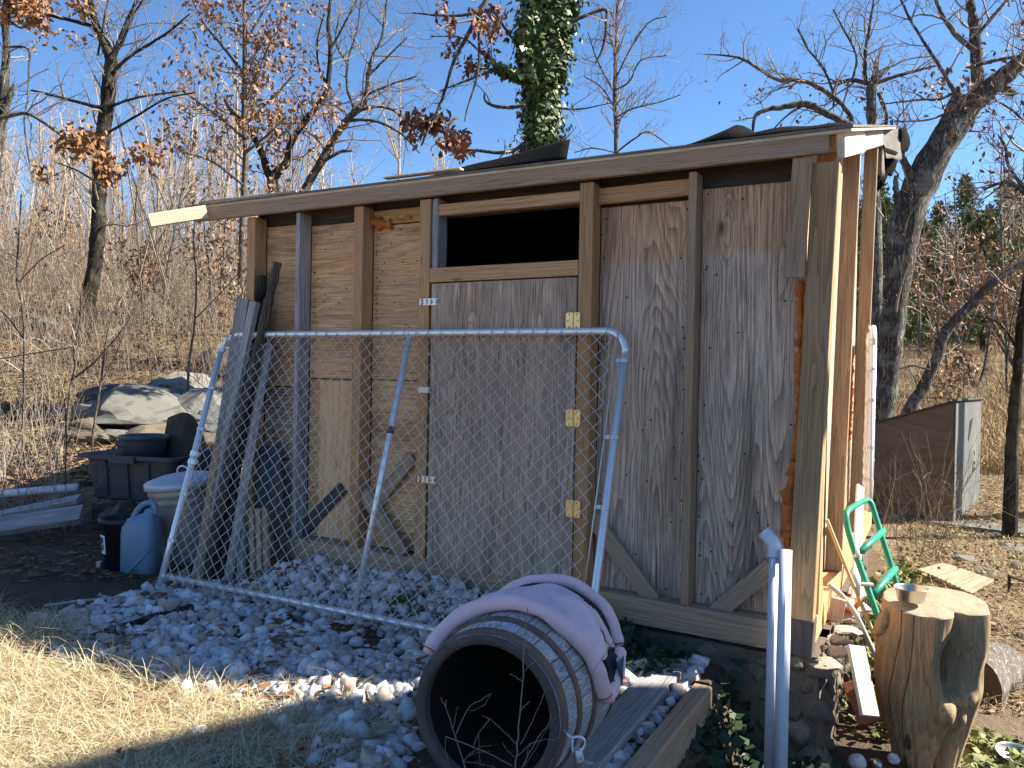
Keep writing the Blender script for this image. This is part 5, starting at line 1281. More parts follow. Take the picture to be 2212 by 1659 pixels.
# litter by the foot of the stump
for px, py, q_, r, mt, lb in ((1851, 1646, 3.95, .045, 'white_paint', 'white weathered ball in the ivy at the foot of the footing'), (1893, 1652, 3.95, .035, 'steel', 'crumpled silver can among the ivy by the stump'), (1930, 1640, 4.0, .03, 'sticker', 'crumpled clear wrapper beside the stump foot')):
    c = PD(px, py, q_); lump('litter_ball' if 'ball' in lb else 'litter_scrap', lb, 'ball' if 'ball' in lb else 'litter', c, (r, r, r * .9), int(px), mt, 0, .12 if 'ball' in lb else .35, 2, .2)
for px, py, q_, sz, sd, mat, lb in ((2130, 1165, 9.3, (.28, .2, .12), 71, 'boulder', 'pale flat rock in front of the hutch slab'), (2175, 1195, 8.6, (.22, .18, .12), 72, 'boulder', 'grey rock on the slope below the hutch'), (2010, 1190, 9.2, (.3, .2, .12), 73, 'boulder_dark', 'dark rock under the corner of the hutch slab')):
    lump('rock', lb, 'rock', PD(px, py, q_), sz, sd, mat, sd)
# ------------------------------------------------------------------ trees
def unit(v): v = np.asarray(v, float); return v / max(1e-9, np.linalg.norm(v))
def path_from(p, d, L, k, gn, upb, g):
    out = [np.array(p, float)]; d = unit(d); st = L / (k - 1)
    for _ in range(k - 1):
        d = unit(d + g.normal(0, gn, 3) + (0, 0, upb)); out.append(out[-1] + d * st)
    return np.array(out)
def side_dir(t, g, a0=35, a1=70, up=.25):
    t = unit(t); r = g.normal(0, 1, 3); r -= t * (r @ t); r = unit(r + (0, 0, up) - t * up * t[2]); a = R(g.uniform(a0, a1))
    return unit(t * math.cos(a) + r * math.sin(a))
def twigs(tm, P, rad, g, n, L, levels, tips, gn=.22, upb=.05, lo=.15, rmin=.0022, up=.25, ratio=.52):
    k = len(P); L0 = L
    for _ in range(n):
        t = g.uniform(lo, 1) ** .85 * (k - 1); i = min(int(t), k - 2); f = t - i
        p = P[i] * (1 - f) + P[i + 1] * f; r = (rad[i] * (1 - f) + rad[i + 1] * f) * .55
        l = L * g.uniform(.45, 1.15) * (1 - .35 * t / (k - 1)); r = max(rmin, min(r, l * .02 + rmin))
        d = side_dir(P[i + 1] - P[i], g, up=up)
        kk = 6 if levels > 1 else 4
        Q = path_from(p, d, l, kk, gn, upb, g); rr = np.linspace(r, max(rmin * .7, r * .35), kk)
        tm.tube(Q, rr, 4 if r > .012 else 3)
        if levels > 1: twigs(tm, Q, rr, g, g.integers(3, 6), l * ratio, levels - 1, tips, gn, upb, .2, rmin, up, ratio)
        tips.append((Q[-1], Q[-1] - Q[-2])); tips.append((Q[kk // 2], Q[kk // 2] - Q[kk // 2 - 1]))
def leaf_cards(centers, size, g, droop=.5, spread=.05, bend=.25, aspect=.55):
    """small bent two-quad leaves"""
    c = np.asarray(centers, float); k = len(c)
    c = c + g.normal(0, spread, c.shape)
    d = g.normal(0, 1, (k, 3)); d[:, 2] -= droop * 1.6; d /= np.linalg.norm(d, axis=1, keepdims=True)
    a = g.normal(0, 1, (k, 3)); w_ = np.cross(d, a); w_ /= np.maximum(np.linalg.norm(w_, axis=1, keepdims=True), 1e-6); n_ = np.cross(w_, d)
    L = size * g.uniform(.6, 1.25, (k, 1)); W = L * aspect
    b = n_ * L * bend * g.uniform(.3, 1.2, (k, 1))
    V = np.stack([c - w_ * W * .15, c + w_ * W * .15, c + d * L * .5 + w_ * W * .5 + b, c + d * L * .5 - w_ * W * .5 + b * .8, c + d * L + w_ * W * .14, c + d * L - w_ * W * .14], 1).reshape(-1, 3)
    o = np.arange(k)[:, None] * 6
    F = np.concatenate([o + np.array([[0, 1, 2, 3]]), o + np.array([[3, 2, 4, 5]])])
    return V, F
def tree(name, label, cat, limbs, seed, mats=('bark', 'twig'), base=None, group=None, leaves=None, tw=(7, 1.3, 3), rmin=.0026, nobase=False):
    """limbs: lists of (px, py, width px, depth) picked off the photograph; twigs grow from every limb"""
    g = np.random.default_rng(seed); tm = TM(); tt = TM(); tips = []; first = None; limbpaths = []
    for li, lb in enumerate(limbs):
        dens = tw[0]; pts = lb
        if isinstance(lb, tuple): pts, dens = lb
        P = np.array([PD(x, y, q) for x, y, w_, q in pts]); wr = np.array([w_ * q / FPX / 2 for x, y, w_, q in pts])
        S = smooth_path(P, 5); rr = np.interp(np.linspace(0, len(P) - 1, len(S)), np.arange(len(P)), wr)
        if first is None:
            first = S[0]
            if not nobase and S[0][2] > gz(S[0][0], S[0][1]):
                b = np.array([S[0][0], S[0][1], gz(S[0][0], S[0][1]) - .15]); S = np.vstack([b, S]); rr = np.r_[rr[0] * 1.25, rr]; first = S[0]
        jit = g.normal(0, 1, S.shape) * np.minimum(rr, .05)[:, None] * .10
        tm.tube(S + jit, rr * (1 + .05 * g.normal(0, 1, len(rr))), 12 if rr.max() > .06 else 7)
        L = np.linalg.norm(np.diff(S, axis=0), axis=1).sum()
        twigs(tt, S, rr, g, int(L * dens * .45) + 1, tw[1], tw[2], tips, rmin=rmin); limbpaths.append((S, rr))
    root = thing(name, label, cat, first, group)
    o = tm.build('trunk', M[mats[0]], root, True)
    if tt.v: kind(tt.build('branches', M[mats[1]], root), 'stuff')
    if leaves:
        mat, cnt, size, spread, test = leaves
        T = np.array([t[0] for t in tips]); 
        if test is not None: T = T[[test(p) for p in T]]
        if len(T):
            C = T[g.integers(0, max(1, len(T)), cnt)]; V, F = leaf_cards(C, size, g, .6, spread)
            lo = mesh_obj('leaves', fast_mesh('leaves', V, F), M[mat], root); lo['kind'] = 'stuff'
    return root, tips, limbpaths
def PXY(p):
    """pixel of a world point"""
    X = cy_ * p[0] + sy_ * p[1]; Y = -sy_ * p[0] + cy_ * p[1]; return PCX + FPX * X / Y, 815 - FPX * (p[2] - CZ) / Y
def L(q, *pts): return [(x, y, w_, q) for x, y, w_ in pts]

tree('oak_tree', 'dark crooked trunk rising left of the shed with a forked bare crown', 'tree', [
    L(14, (163, 770, 40), (182, 690, 35), (200, 600, 31), (212, 500, 30), (214, 420, 28), (218, 330, 31), (230, 240, 29), (236, 180, 28), (240, 130, 27), (226, 95, 21), (206, 50, 16), (194, 0, 14), (186, -70, 11)),
    (L(14, (240, 128, 20), (252, 105, 10), (268, 60, 7), (300, -10, 6)), 12), (L(13.6, (246, 120, 10), (270, 80, 6), (290, 30, 5), (330, -30, 4)), 12),
    (L(13.2, (240, 160, 9), (280, 123, 7), (320, 97, 6), (367, 67, 5), (410, 30, 3)), 14), (L(13.5, (217, 232, 9), (167, 220, 7), (117, 207, 6), (68, 195, 4)), 12),
    (L(13.6, (195, 55, 9), (150, 43, 8), (103, 33, 7), (101, 44, 3)), 9), (L(13.3, (232, 232, 7), (300, 210, 5), (400, 196, 3)), 12),
    (L(13.2, (228, 290, 6), (300, 247, 5), (360, 213, 4), (420, 200, 3)), 12), (L(13.4, (216, 400, 6), (170, 370, 4), (120, 350, 3)), 8), (L(13.6, (212, 120, 5), (225, 40, 4), (240, -30, 3)), 10)],
    11, ('bark_dark', 'twig'), tw=(11, 1.15, 3), leaves=('oak_leaf', 500, .10, .10, lambda p: PXY(p)[1] < 110 and PXY(p)[0] < 175))
_, _, lp0 = tree('oak_tree', 'broken-limbed tree at the left picture edge, dry leaves on its low bough', 'tree', [
    L(9.5, (-30, 420, 46), (-12, 290, 40), (5, 228, 27), (11, 150, 17), (13, 60, 14), (15, -60, 10)),
    (L(9.4, (8, 236, 18), (22, 205, 13), (30, 180, 4)), 0), (L(9.0, (-12, 258, 10), (30, 248, 9), (60, 245, 8), (90, 262, 7), (130, 290, 6), (170, 320, 5), (230, 345, 4), (275, 366, 3)), 9),
    (L(9.2, (12, 100, 6), (60, 105, 5), (62, 150, 4), (60, 210, 3), (52, 260, 3), (60, 330, 3), (70, 395, 2)), 3), (L(9.2, (14, 40, 6), (45, 60, 4), (80, 45, 3)), 8)],
    12, ('bark', 'twig'), tw=(8, .7, 2), leaves=('oak_leaf', 1150, .085, .07, lambda p: (PXY(p)[1] > 262 and PXY(p)[0] > 75) or PXY(p)[1] < 60))
tree('oak_tree', 'slim pale-trunked oak left of the roof, hung all over with rusty dry leaves', 'tree', [
    L(15, (524, 450, 15), (530, 350, 13), (528, 250, 12), (528, 150, 10), (528, 50, 8), (528, -60, 6)),
    (L(15, (527, 160, 7), (480, 100, 5), (440, 50, 4), (415, 0, 3)), 13), (L(14.6, (531, 215, 7), (560, 150, 5), (585, 90, 4), (618, 20, 3)), 13), (L(14.5, (529, 300, 7), (470, 250, 5), (420, 215, 4), (385, 190, 3)), 14),
    (L(14.7, (530, 330, 7), (580, 290, 5), (620, 250, 3)), 13), (L(14.6, (526, 400, 6), (460, 350, 5), (400, 330, 3)), 12), (L(15.3, (530, 270, 6), (600, 200, 4), (635, 160, 3)), 12), (L(15.2, (528, 100, 5), (560, 40, 4), (600, -20, 3)), 12)],
    13, ('bark_pale', 'twig'), tw=(10, 1.1, 3), leaves=('oak_leaf', 1900, .10, .13, None))
tree('oak_tree', 'tree with sinuous dark limbs spreading in a low V behind the left roof end', 'tree', [
    L(17, (600, 480, 26), (594, 420, 25), (590, 384, 24), (617, 353, 17), (633, 300, 15), (660, 260, 14), (683, 233, 13), (708, 187, 11), (713, 100, 10), (709, 50, 8), (718, -40, 6)),
    (L(17, (590, 386, 16), (578, 373, 16), (566, 333, 15), (550, 300, 13), (533, 273, 11), (500, 240, 9), (485, 215, 5)), 8), (L(17, (708, 185, 7), (690, 150, 5), (685, 90, 4), (700, 30, 3)), 12), (L(16.7, (712, 110, 6), (740, 60, 4), (770, 0, 3)), 12)],
    14, ('bark_dark', 'twig'), tw=(10, 1.3, 3), leaves=('oak_leaf', 850, .10, .15, lambda p: PXY(p)[1] > 215))
tree('maple_tree', 'many-limbed leafless tree leaning right behind the left half of the roof', 'tree', [
    L(18, (642, 470, 20), (650, 427, 19), (687, 360, 18), (712, 317, 17), (740, 272, 15), (766, 240, 13), (790, 213, 11), (795, 160, 9), (806, 120, 7), (824, 83, 6), (834, 17, 4), (838, -40, 3)),
    (L(18, (690, 355, 9), (730, 330, 8), (760, 325, 5)), 10), (L(17.6, (742, 268, 8), (787, 234, 7), (837, 233, 6), (872, 256, 4)), 14), (L(17.5, (737, 262, 8), (804, 260, 6), (864, 287, 5), (906, 330, 3)), 13),
    (L(18.3, (766, 238, 7), (750, 190, 6), (752, 130, 5), (770, 70, 4), (780, 0, 3)), 14), (L(18, (795, 165, 6), (840, 120, 4), (880, 80, 3)), 14), (L(17.8, (792, 205, 6), (850, 180, 4), (900, 165, 3)), 14), (L(18.2, (752, 140, 5), (725, 90, 4), (735, 30, 3)), 12)],
    15, ('bark', 'twig'), tw=(12, 1.35, 3))
iv_root, iv_tips, iv_paths = tree('ivy_clad_tree', 'ivy-covered twin trunk rising above the middle of the shed roof', 'tree', [
    L(11, (1166, 460, 60), (1168, 375, 55), (1168, 300, 58), (1171, 200, 60), (1168, 100, 56), (1158, 0, 50), (1148, -80, 46)),
    (L(11, (1180, 190, 34), (1198, 100, 46), (1214, 0, 50), (1224, -80, 46)), 0),
    (L(10.6, (1140, 20, 12), (1125, 90, 9), (1140, 130, 9), (1146, 175, 9)), 2),
    (L(10.2, (1080, -40, 13), (1050, 0, 12), (1034, 33, 11), (1004, 87, 9), (980, 133, 8), (964, 187, 7), (950, 227, 7), (924, 283, 5), (910, 315, 4)), 6),
    (L(10.2, (1034, 35, 7), (1035, 117, 6), (1030, 167, 5), (1010, 233, 4), (1004, 262, 3)), 6), (L(10.4, (1040, 25, 7), (990, 34, 6), (945, 33, 5), (892, 28, 3)), 6),
    (L(10.8, (1140, 110, 7), (1105, 80, 6), (1060, 15, 5)), 4), (L(10.6, (1140, 147, 8), (1070, 153, 6), (1014, 172, 5), (950, 197, 3)), 8), (L(10.6, (1136, 228, 8), (1100, 232, 8), (1070, 230, 7), (1048, 217, 5), (1046, 200, 3)), 3),
    (L(10.6, (1142, 172, 8), (1090, 150, 7), (1040, 115, 5), (1000, 82, 4), (930, 78, 3)), 8), (L(10.6, (1138, 305, 9), (1114, 323, 9), (1077, 330, 9), (1010, 323, 5), (954, 322, 3)), 7),
    (L(10.6, (1236, 46, 8), (1304, 20, 8), (1310, 50, 7), (1304, 97, 6), (1287, 137, 4)), 5), (L(10.6, (1200, 232, 5), (1250, 236, 4), (1330, 220, 2)), 10)],
    16, ('bark', 'twig'), tw=(6, .75, 2), leaves=('seed', 950, .10, .06, lambda p: (PXY(p)[1] > 255 and PXY(p)[0] < 1012) or (PXY(p)[0] > 940 and PXY(p)[0] < 1080 and 20 < PXY(p)[1] < 150 and (int(p[2] * 13) % 3 == 0))))
def ivy_on(paths, cnt, size, g, lift=.05):
    C, D = [], []
    for S, rr, share in paths:
        n_ = int(cnt * share); t = g.uniform(0, len(S) - 1.001, n_); i = t.astype(int); f = (t - i)[:, None]
        p = S[i] * (1 - f) + S[i + 1] * f; r = rr[i] * (1 - f[:, 0]) + rr[i + 1] * f[:, 0]; th = g.uniform(0, 2 * np.pi, n_)
        d = np.stack([np.cos(th), np.sin(th), np.zeros(n_)], 1); C.append(p + d * (r + g.exponential(lift, n_))[:, None]); D.append(d)
    C = np.concatenate(C); D = np.concatenate(D); k = len(C)
    # leaf blades hang roughly like shingles, facing outward and a little up
    n_ = D + g.normal(0, .45, D.shape) + (0, 0, .25); n_ /= np.linalg.norm(n_, axis=1, keepdims=True)
    dn = np.array([0, 0, -1.0]) + g.normal(0, .35, D.shape); dn -= n_ * (dn * n_).sum(1, keepdims=True); dn /= np.linalg.norm(dn, axis=1, keepdims=True)
    w_ = np.cross(dn, n_); Ls = size * g.uniform(.6, 1.25, (k, 1))
    V = np.stack([C, C + dn * Ls * .35 + w_ * Ls * .5 - n_ * Ls * .08, C + dn * Ls, C + dn * Ls * .35 - w_ * Ls * .5 - n_ * Ls * .08], 1).reshape(-1, 3)
    return V, np.arange(k * 4).reshape(-1, 4)
g_iv = np.random.default_rng(5)
V, F = ivy_on([(iv_paths[0][0], iv_paths[0][1], .62), (iv_paths[1][0], iv_paths[1][1], .30), (iv_paths[9][0][:8], iv_paths[9][1][:8], .03), (iv_paths[2][0], iv_paths[2][1], .05)], 9500, .085, g_iv)
kind(mesh_obj('ivy_leaves', fast_mesh('ivy_leaves', V, F), M['ivy'], iv_root), 'stuff')
tree('slender_tree', 'slender leafless tree standing alone right of the ivy-covered trunk', 'tree', [
    L(22, (1332, 380, 11), (1331, 280, 10), (1328, 200, 9), (1331, 100, 7), (1334, 0, 5), (1336, -60, 4)),
    (L(22, (1330, 330, 4), (1370, 300, 4), (1400, 285, 3), (1440, 310, 2)), 13), (L(21.8, (1329, 255, 4), (1365, 235, 4), (1420, 222, 3), (1470, 205, 2)), 16), (L(21.8, (1329, 195, 4), (1360, 175, 4), (1385, 130, 3), (1440, 120, 2)), 15), (L(21.8, (1330, 170, 4), (1360, 110, 4), (1400, 50, 3), (1440, 35, 2)), 14),
    (L(22.2, (1329, 235, 4), (1300, 190, 3), (1262, 165, 2)), 15), (L(22.2, (1328, 200, 4), (1290, 130, 3), (1270, 70, 2)), 15), (L(22.2, (1330, 330, 3), (1280, 320, 3), (1240, 330, 2)), 12), (L(22.2, (1331, 120, 4), (1310, 60, 3), (1290, 10, 2)), 14)],
    17, ('bark', 'twig'), tw=(12, 1.25, 2), rmin=.0045)
tree('big_oak_tree', 'big furrowed trunk leaning right behind the shed corner, with a splintered stub', 'tree', [
    L(13, (1896, 960, 50), (1908, 880, 50), (1922, 760, 50), (1934, 640, 54), (1946, 540, 62), (1960, 470, 67), (1995, 383, 66), (2042, 300, 60), (2092, 233, 52), (2128, 198, 44), (2175, 160, 38), (2220, 122, 32), (2300, 60, 26)),
    (L(13, (2036, 300, 38), (2048, 262, 34), (2060, 225, 26), (2070, 188, 8)), 0), (L(12.8, (2062, 200, 9), (2040, 160, 8), (1995, 90, 6), (1960, 30, 5), (1930, -40, 4)), 11), (L(13, (2118, 205, 28), (2110, 150, 26), (2106, 67, 22), (2096, 0, 18), (2088, -80, 14)), 9),
    (L(12.8, (2106, 110, 12), (2060, 70, 10), (2030, 20, 8), (2010, -40, 6)), 11), (L(12.8, (2106, 80, 9), (2150, 30, 8), (2190, -20, 5)), 12), (L(12.6, (2110, 140, 9), (2150, 130, 8), (2212, 120, 6)), 10), (L(13.2, (2160, 185, 22), (2185, 200, 18), (2190, 204, 8)), 0),
    (L(12.9, (1972, 385, 18), (1955, 352, 16), (1948, 338, 12), (1930, 290, 9), (1925, 260, 6)), 8), (L(12.6, (2070, 195, 7), (2030, 215, 6), (1990, 215, 5), (1905, 225, 3)), 12), (L(12.6, (2055, 240, 5), (2000, 260, 4), (1930, 262, 3)), 10),
    (L(12.8, (1940, 440, 16), (1935, 400, 12), (1936, 380, 10)), 4)],
    18, ('bark', 'twig'), tw=(10, 1.1, 3), leaves=('litter_red', 200, .09, .10, lambda p: 1980 < PXY(p)[0] < 2140 and 60 < PXY(p)[1] < 300))
tree('gnarled_tree', 'gnarled tree behind the high end of the roof, two long limbs reaching left', 'tree', [
    L(17, (1892, 760, 34), (1888, 500, 30), (1884, 330, 24), (1883, 260, 20), (1882, 200, 20), (1888, 172, 20), (1897, 153, 8)),
    (L(17, (1878, 182, 10), (1842, 173, 9), (1808, 184, 8), (1802, 210, 6), (1800, 230, 3)), 14), (L(17, (1890, 180, 10), (1940, 163, 8), (1990, 150, 6), (2020, 142, 4)), 13), (L(17, (1870, 178, 9), (1869, 117, 8), (1880, 50, 6), (1892, -30, 4)), 14),
    (L(16.6, (1880, 320, 15), (1845, 273, 13), (1835, 247, 11), (1805, 213, 10), (1758, 183, 10), (1722, 173, 9), (1682, 173, 8), (1642, 150, 7), (1602, 127, 6), (1568, 120, 4), (1520, 117, 2)), 9),
    (L(16.4, (1880, 300, 18), (1845, 277, 17), (1808, 257, 16), (1775, 240, 15), (1742, 224, 15), (1702, 229, 13), (1662, 237, 10), (1632, 249, 8), (1625, 290, 5)), 4), (L(16.4, (1740, 224, 7), (1700, 250, 4), (1660, 290, 3)), 3),
    (L(16.8, (1805, 213, 6), (1780, 150, 5), (1745, 105, 4), (1722, 60, 3)), 13), (L(16.8, (1842, 173, 6), (1850, 120, 5), (1820, 60, 4), (1800, 20, 3)), 14), (L(17.2, (1897, 200, 9), (1915, 250, 8), (1910, 290, 8)), 6)],
    19, ('bark', 'twig'), tw=(9, 1.2, 3), leaves=('litter_red', 160, .10, .12, lambda p: PXY(p)[1] > 150))
tree('tree_limb' if False else 'bare_tree', 'bare tree at the right edge with thin limbs crossing the sky', 'tree', [
    L(10, (2300, 900, 40), (2290, 700, 36), (2275, 500, 28), (2240, 440, 14), (2190, 400, 9), (2168, 393, 8), (2125, 410, 4)), (L(10, (2270, 470, 12), (2185, 370, 7), (2172, 317, 6), (2155, 290, 3)), 12), (L(10, (2280, 520, 16), (2260, 300, 12), (2240, 150, 9), (2225, 20, 6)), 14), (L(10, (2240, 440, 8), (2200, 430, 6), (2165, 425, 4), (2155, 418, 2)), 9),
    (L(9.8, (2262, 330, 8), (2200, 250, 5), (2150, 215, 3)), 14)],
    20, ('bark', 'twig'), tw=(9, .95, 3), leaves=('litter_red', 150, .08, .08, None))
tree('thin_dark_tree', 'thin dark trunk near the right edge beyond the ground panel', 'tree', [L(9, (2184, 1000, 26), (2192, 886, 24), (2201, 753, 20), (2211, 653, 17), (2226, 520, 14), (2240, 300, 9)), (L(9, (2200, 760, 6), (2160, 700, 4), (2100, 680, 3)), 8)], 21, ('bark_dark', 'twig'), tw=(7, .8, 2))
tree('leaning_dead_tree', 'grey dead trunk slanting up to the right above the plywood hutch', 'tree', [L(14.5, (1960, 890, 27), (1972, 872, 26), (1995, 836, 25), (2025, 770, 23), (2042, 720, 21), (2075, 680, 19), (2142, 613, 17), (2212, 566, 14), (2300, 520, 10)), (L(14.3, (2010, 800, 5), (1970, 790, 4), (1940, 800, 2)), 6), (L(14.3, (2080, 676, 5), (2100, 640, 4), (2090, 590, 2)), 8)], 22, ('bark', 'twig'), tw=(6, .9, 2))
# saplings in the clearing at the left
sap = [([L(9.0, (50, 925, 7), (53, 820, 7), (53, 720, 6), (47, 653, 6), (37, 603, 5), (38, 553, 4), (46, 420, 3)), (L(9, (53, 735, 3), (20, 690, 3), (-20, 650, 2)), 6), (L(9, (40, 610, 3), (90, 560, 2), (140, 530, 2)), 6)], 'tall pale sapling nearest the left edge of the clearing'),
       ([L(8.6, (141, 945, 6), (153, 836, 6), (163, 793, 6), (160, 753, 5), (173, 696, 4), (176, 640, 3)), (L(8.6, (163, 815, 4), (213, 773, 4), (273, 700, 3), (290, 660, 2)), 6), (L(8.5, (158, 750, 3), (90, 760, 3), (0, 775, 3)), 5)], 'forked pale sapling in front of the largest boulder'),
       ([L(8.8, (200, 940, 5), (217, 830, 5), (227, 753, 4), (240, 686, 3), (262, 640, 2)), (L(8.8, (217, 830, 3), (253, 760, 3), (273, 700, 2)), 6)], 'thin sapling just right of the forked one, before the boulders'),
       ([L(6.9, (140, 1150, 3), (141, 1040, 3), (143, 940, 3), (140, 860, 2)), (L(6.9, (141, 1060, 2), (170, 1010, 2)), 6)], 'spindly dead stem standing in front of the grey tub'),
       ([L(10.5, (405, 880, 5), (408, 790, 5), (420, 700, 4), (424, 600, 4), (418, 520, 3), (425, 440, 2)), (L(10.5, (420, 690, 3), (470, 640, 2), (515, 590, 2)), 7)], 'thin sapling beyond the boulders near the shed end')]
for i, (lm, lb) in enumerate(sap): tree('sapling', lb, 'sapling', lm, 30 + i, ('bark_pale', 'twig_pale'), tw=(6, .5, 2), rmin=.0022)

# woodland on the slope: six trees copied over the hill
def proto_tree(seed, h, mats=('bark_wood', 'twig_pale'), lean_=.05, crown=.45, n1=26):
    g = np.random.default_rng(seed); tm = TM(); tt = TM(); tips = []
    P = path_from((0, 0, -.3), (g.normal(0, lean_), g.normal(0, lean_), 1), h, 11, .045, .03, g); rr = np.linspace(.012 * h, .002 * h, 11) * g.uniform(.8, 1.2); tm.tube(P, rr, 6)
    sub = int(g.integers(0, 3))
    for _ in range(sub):
        i = int(g.integers(4, 7)); Q = path_from(P[i], side_dir(P[i + 1] - P[i], g, 18, 35), h * .45, 7, .08, .1, g); qr = np.linspace(rr[i] * .7, .004 * h * .4, 7); tm.tube(Q, qr, 5); twigs(tt, Q, qr, g, 9, h * .14, 2, tips, rmin=.006, lo=.2, up=.5)
    twigs(tt, P, rr, g, n1, h * .19, 2, tips, rmin=.006, lo=crown, up=.5)
    root = thing('woodland_tree', 'slender leafless tree in the sunlit woods on the slope left of the shed', 'tree', (0, 0, 0), 'leafless trees in the woods on the slope')
    tm.build('trunk', M[mats[0]], root, True); kind(tt.build('branches', M[mats[1]], root), 'stuff')
    return root
def copy_tree(root, loc, rz, sc, label=None, group=None):
    r = root.copy(); COL.objects.link(r); r.location = loc; r.rotation_euler = (0, 0, rz); r.scale = (sc,) * 3
    if label: r['label'] = label
    if group: r['group'] = group
    for ch in [o for o in _children[root.name]]:
        c = ch.copy(); COL.objects.link(c); c.parent = r; c.matrix_parent_inverse = Matrix.Identity(4)
    return r
protos = [proto_tree(200 + i, h, crown=cr2, n1=n1) for i, (h, cr2, n1) in enumerate(((11, .42, 26), (9, .3, 30), (13, .5, 24), (8, .25, 28), (10, .35, 34), (12, .55, 22)))]
_children = {}
for o in scene.objects:
    if o.parent is not None: _children.setdefault(o.parent.name, []).append(o)
used = set()
def put_tree(k, px, q, sc, label=None, group=None):
    d = ray(px, 815); p = d * q; z = gz(p[0], p[1]); rz = rng.uniform(0, 6.28)
    root = protos[k]
    if k not in used:
        used.add(k); root.location = (p[0], p[1], z); root.rotation_euler = (0, 0, rz); root.scale = (sc,) * 3
        if label: root['label'] = label; root['group'] = group
        return root
    return copy_tree(root, (p[0], p[1], z), rz, sc, label, group)
ORD = ['nearest', 'second nearest', 'third nearest', 'fourth nearest', 'fifth nearest', 'sixth nearest', 'seventh nearest', 'eighth nearest', 'ninth nearest', 'tenth nearest']
COLS = ((-90, 'at the far left edge'), (75, 'left of the dark crooked trunk'), (215, 'right of the dark crooked trunk'), (330, 'above the pale timber stub'), (470, 'behind the left roof end'))
for (px0, where), px1 in zip(COLS, (75, 215, 330, 470, 640)):          # the sunlit slope left of the shed, the nearer trees one by one
    qs = sorted(19 + 24 * rng.random() for _ in range(9))
    for k, q in enumerate(qs): put_tree(rng.randrange(6), rng.uniform(px0, px1), q, rng.uniform(.55, 1.0) * (.38 + .62 * smoothstep(20, 58, q)), 'leafless tree in the woods, %s of those %s' % (ORD[k], where), 'leafless trees in the woods on the slope')
for (px0, where), px1 in zip(((1870, 'between big oak and dead trunk'), (2075, 'right of the leaning dead trunk')), (2075, 2320)):
    for k, q in enumerate(sorted(rng.uniform(24, 58) for _ in range(8))): put_tree(rng.randrange(6), rng.uniform(px0, px1), q, rng.uniform(.55, .95), 'bare field tree, %s of those %s' % (ORD[k], where), 'leafless trees before the cedars')
# the far woods: too many and too distant to count, one mass
def far_woods():
    arr = {}
    for k, root in enumerate(protos):
        arr[k] = []
        for ch in _children[root.name]:
            me = ch.data; v = np.empty(len(me.vertices) * 3, np.float32); me.vertices.foreach_get('co', v); f = np.empty(len(me.loops), np.int32); me.loops.foreach_get('vertex_index', f); arr[k].append((v.reshape(-1, 3), f.reshape(-1, 4)))
    V, F, nv = [], [], 0
    spots = [(rng.uniform(-90, 640), rng.uniform(43, 76), 1.0) for _ in range(84)] + [(rng.uniform(640, 1560), rng.uniform(48, 85), 1.15) for _ in range(44)]
    for px, q, m in spots:
        d = ray(px, 815); p = d * q; k = rng.randrange(6); sc = rng.uniform(.6, 1.0) * m * (1 - .25 * smoothstep(900, 1500, px)); Rz = rotz(rng.uniform(0, 6.28)); z = gz(p[0], p[1])
        for v, f in arr[k]: V.append(v @ Rz.T * sc + (p[0], p[1], z)); F.append(f + nv); nv += len(v)
    kind(mesh_obj('far_woods', fast_mesh('far_woods', np.concatenate(V), np.concatenate(F)), M['twig_pale']), 'stuff')
far_woods()
# cedars
def proto_cedar(seed, h, wd):
    g = np.random.default_rng(seed); tm = TM(); P = path_from((0, 0, -.2), (0, 0, 1), h, 8, .02, .02, g); tm.tube(P, np.linspace(.02 * h, .004 * h, 8), 6)
    C = []
    for _ in range(520):
        t = g.uniform(.04, 1) ** .9; r = wd * (1 - t) ** .75 * g.uniform(.25, 1.08); a = g.uniform(0, 6.28); bl = 1 + .35 * math.sin(a * 3 + seed + t * 9); c = np.array([r * bl * math.cos(a), r * bl * math.sin(a), t * h + r * .15])
        C.append(c + g.normal(0, .16, (9, 3)) * (.6 + .8 * (1 - t)))
    C = np.concatenate(C); V, F = leaf_cards(C, .23, g, -.3, .03, .2, .45)
    root = thing('cedar_tree', 'dark green cedar in the dense stand beyond the field at the right', 'cedar', (0, 0, 0), 'cedars beyond the field')
    tm.build('trunk', M['bark_dark'], root, True); kind(mesh_obj('foliage', fast_mesh('foliage', V, F), M['cedar'], root), 'stuff'); return root
ced = [proto_cedar(300 + i, h, w_) for i, (h, w_) in enumerate(((7.5, 2.4), (6, 2.3), (9, 2.6)))]
for o in scene.objects:
    if o.parent in ced: _children.setdefault(o.parent.name, []).append(o)
cedars = [(1850, 52), (1905, 44), (1935, 56), (1962, 48), (1990, 40), (2020, 50), (2045, 58), (2062, 43), (2090, 52), (2115, 46), (2140, 56), (2168, 42), (2190, 50), (2215, 58), (2240, 45), (2275, 52), (2310, 44), (1880, 62), (1955, 64), (2010, 66), (2075, 66), (2130, 64), (2205, 66), (2260, 64), (1900, 35), (2120, 36), (1800, 60), (1740, 64)]
ranks = {'front': [c for c in cedars if c[1] < 46], 'middle': [c for c in cedars if 46 <= c[1] < 57], 'back': [c for c in cedars if c[1] >= 57]}
NTH = ['first', 'second', 'third', 'fourth', 'fifth', 'sixth', 'seventh', 'eighth', 'ninth', 'tenth', 'eleventh', 'twelfth', 'thirteenth']
clab = {}
for rk, cs in ranks.items():
    for k, c in enumerate(sorted(cs)): clab[c] = 'green cedar beyond the field, %s from the left in the %s rank' % (NTH[k], rk)
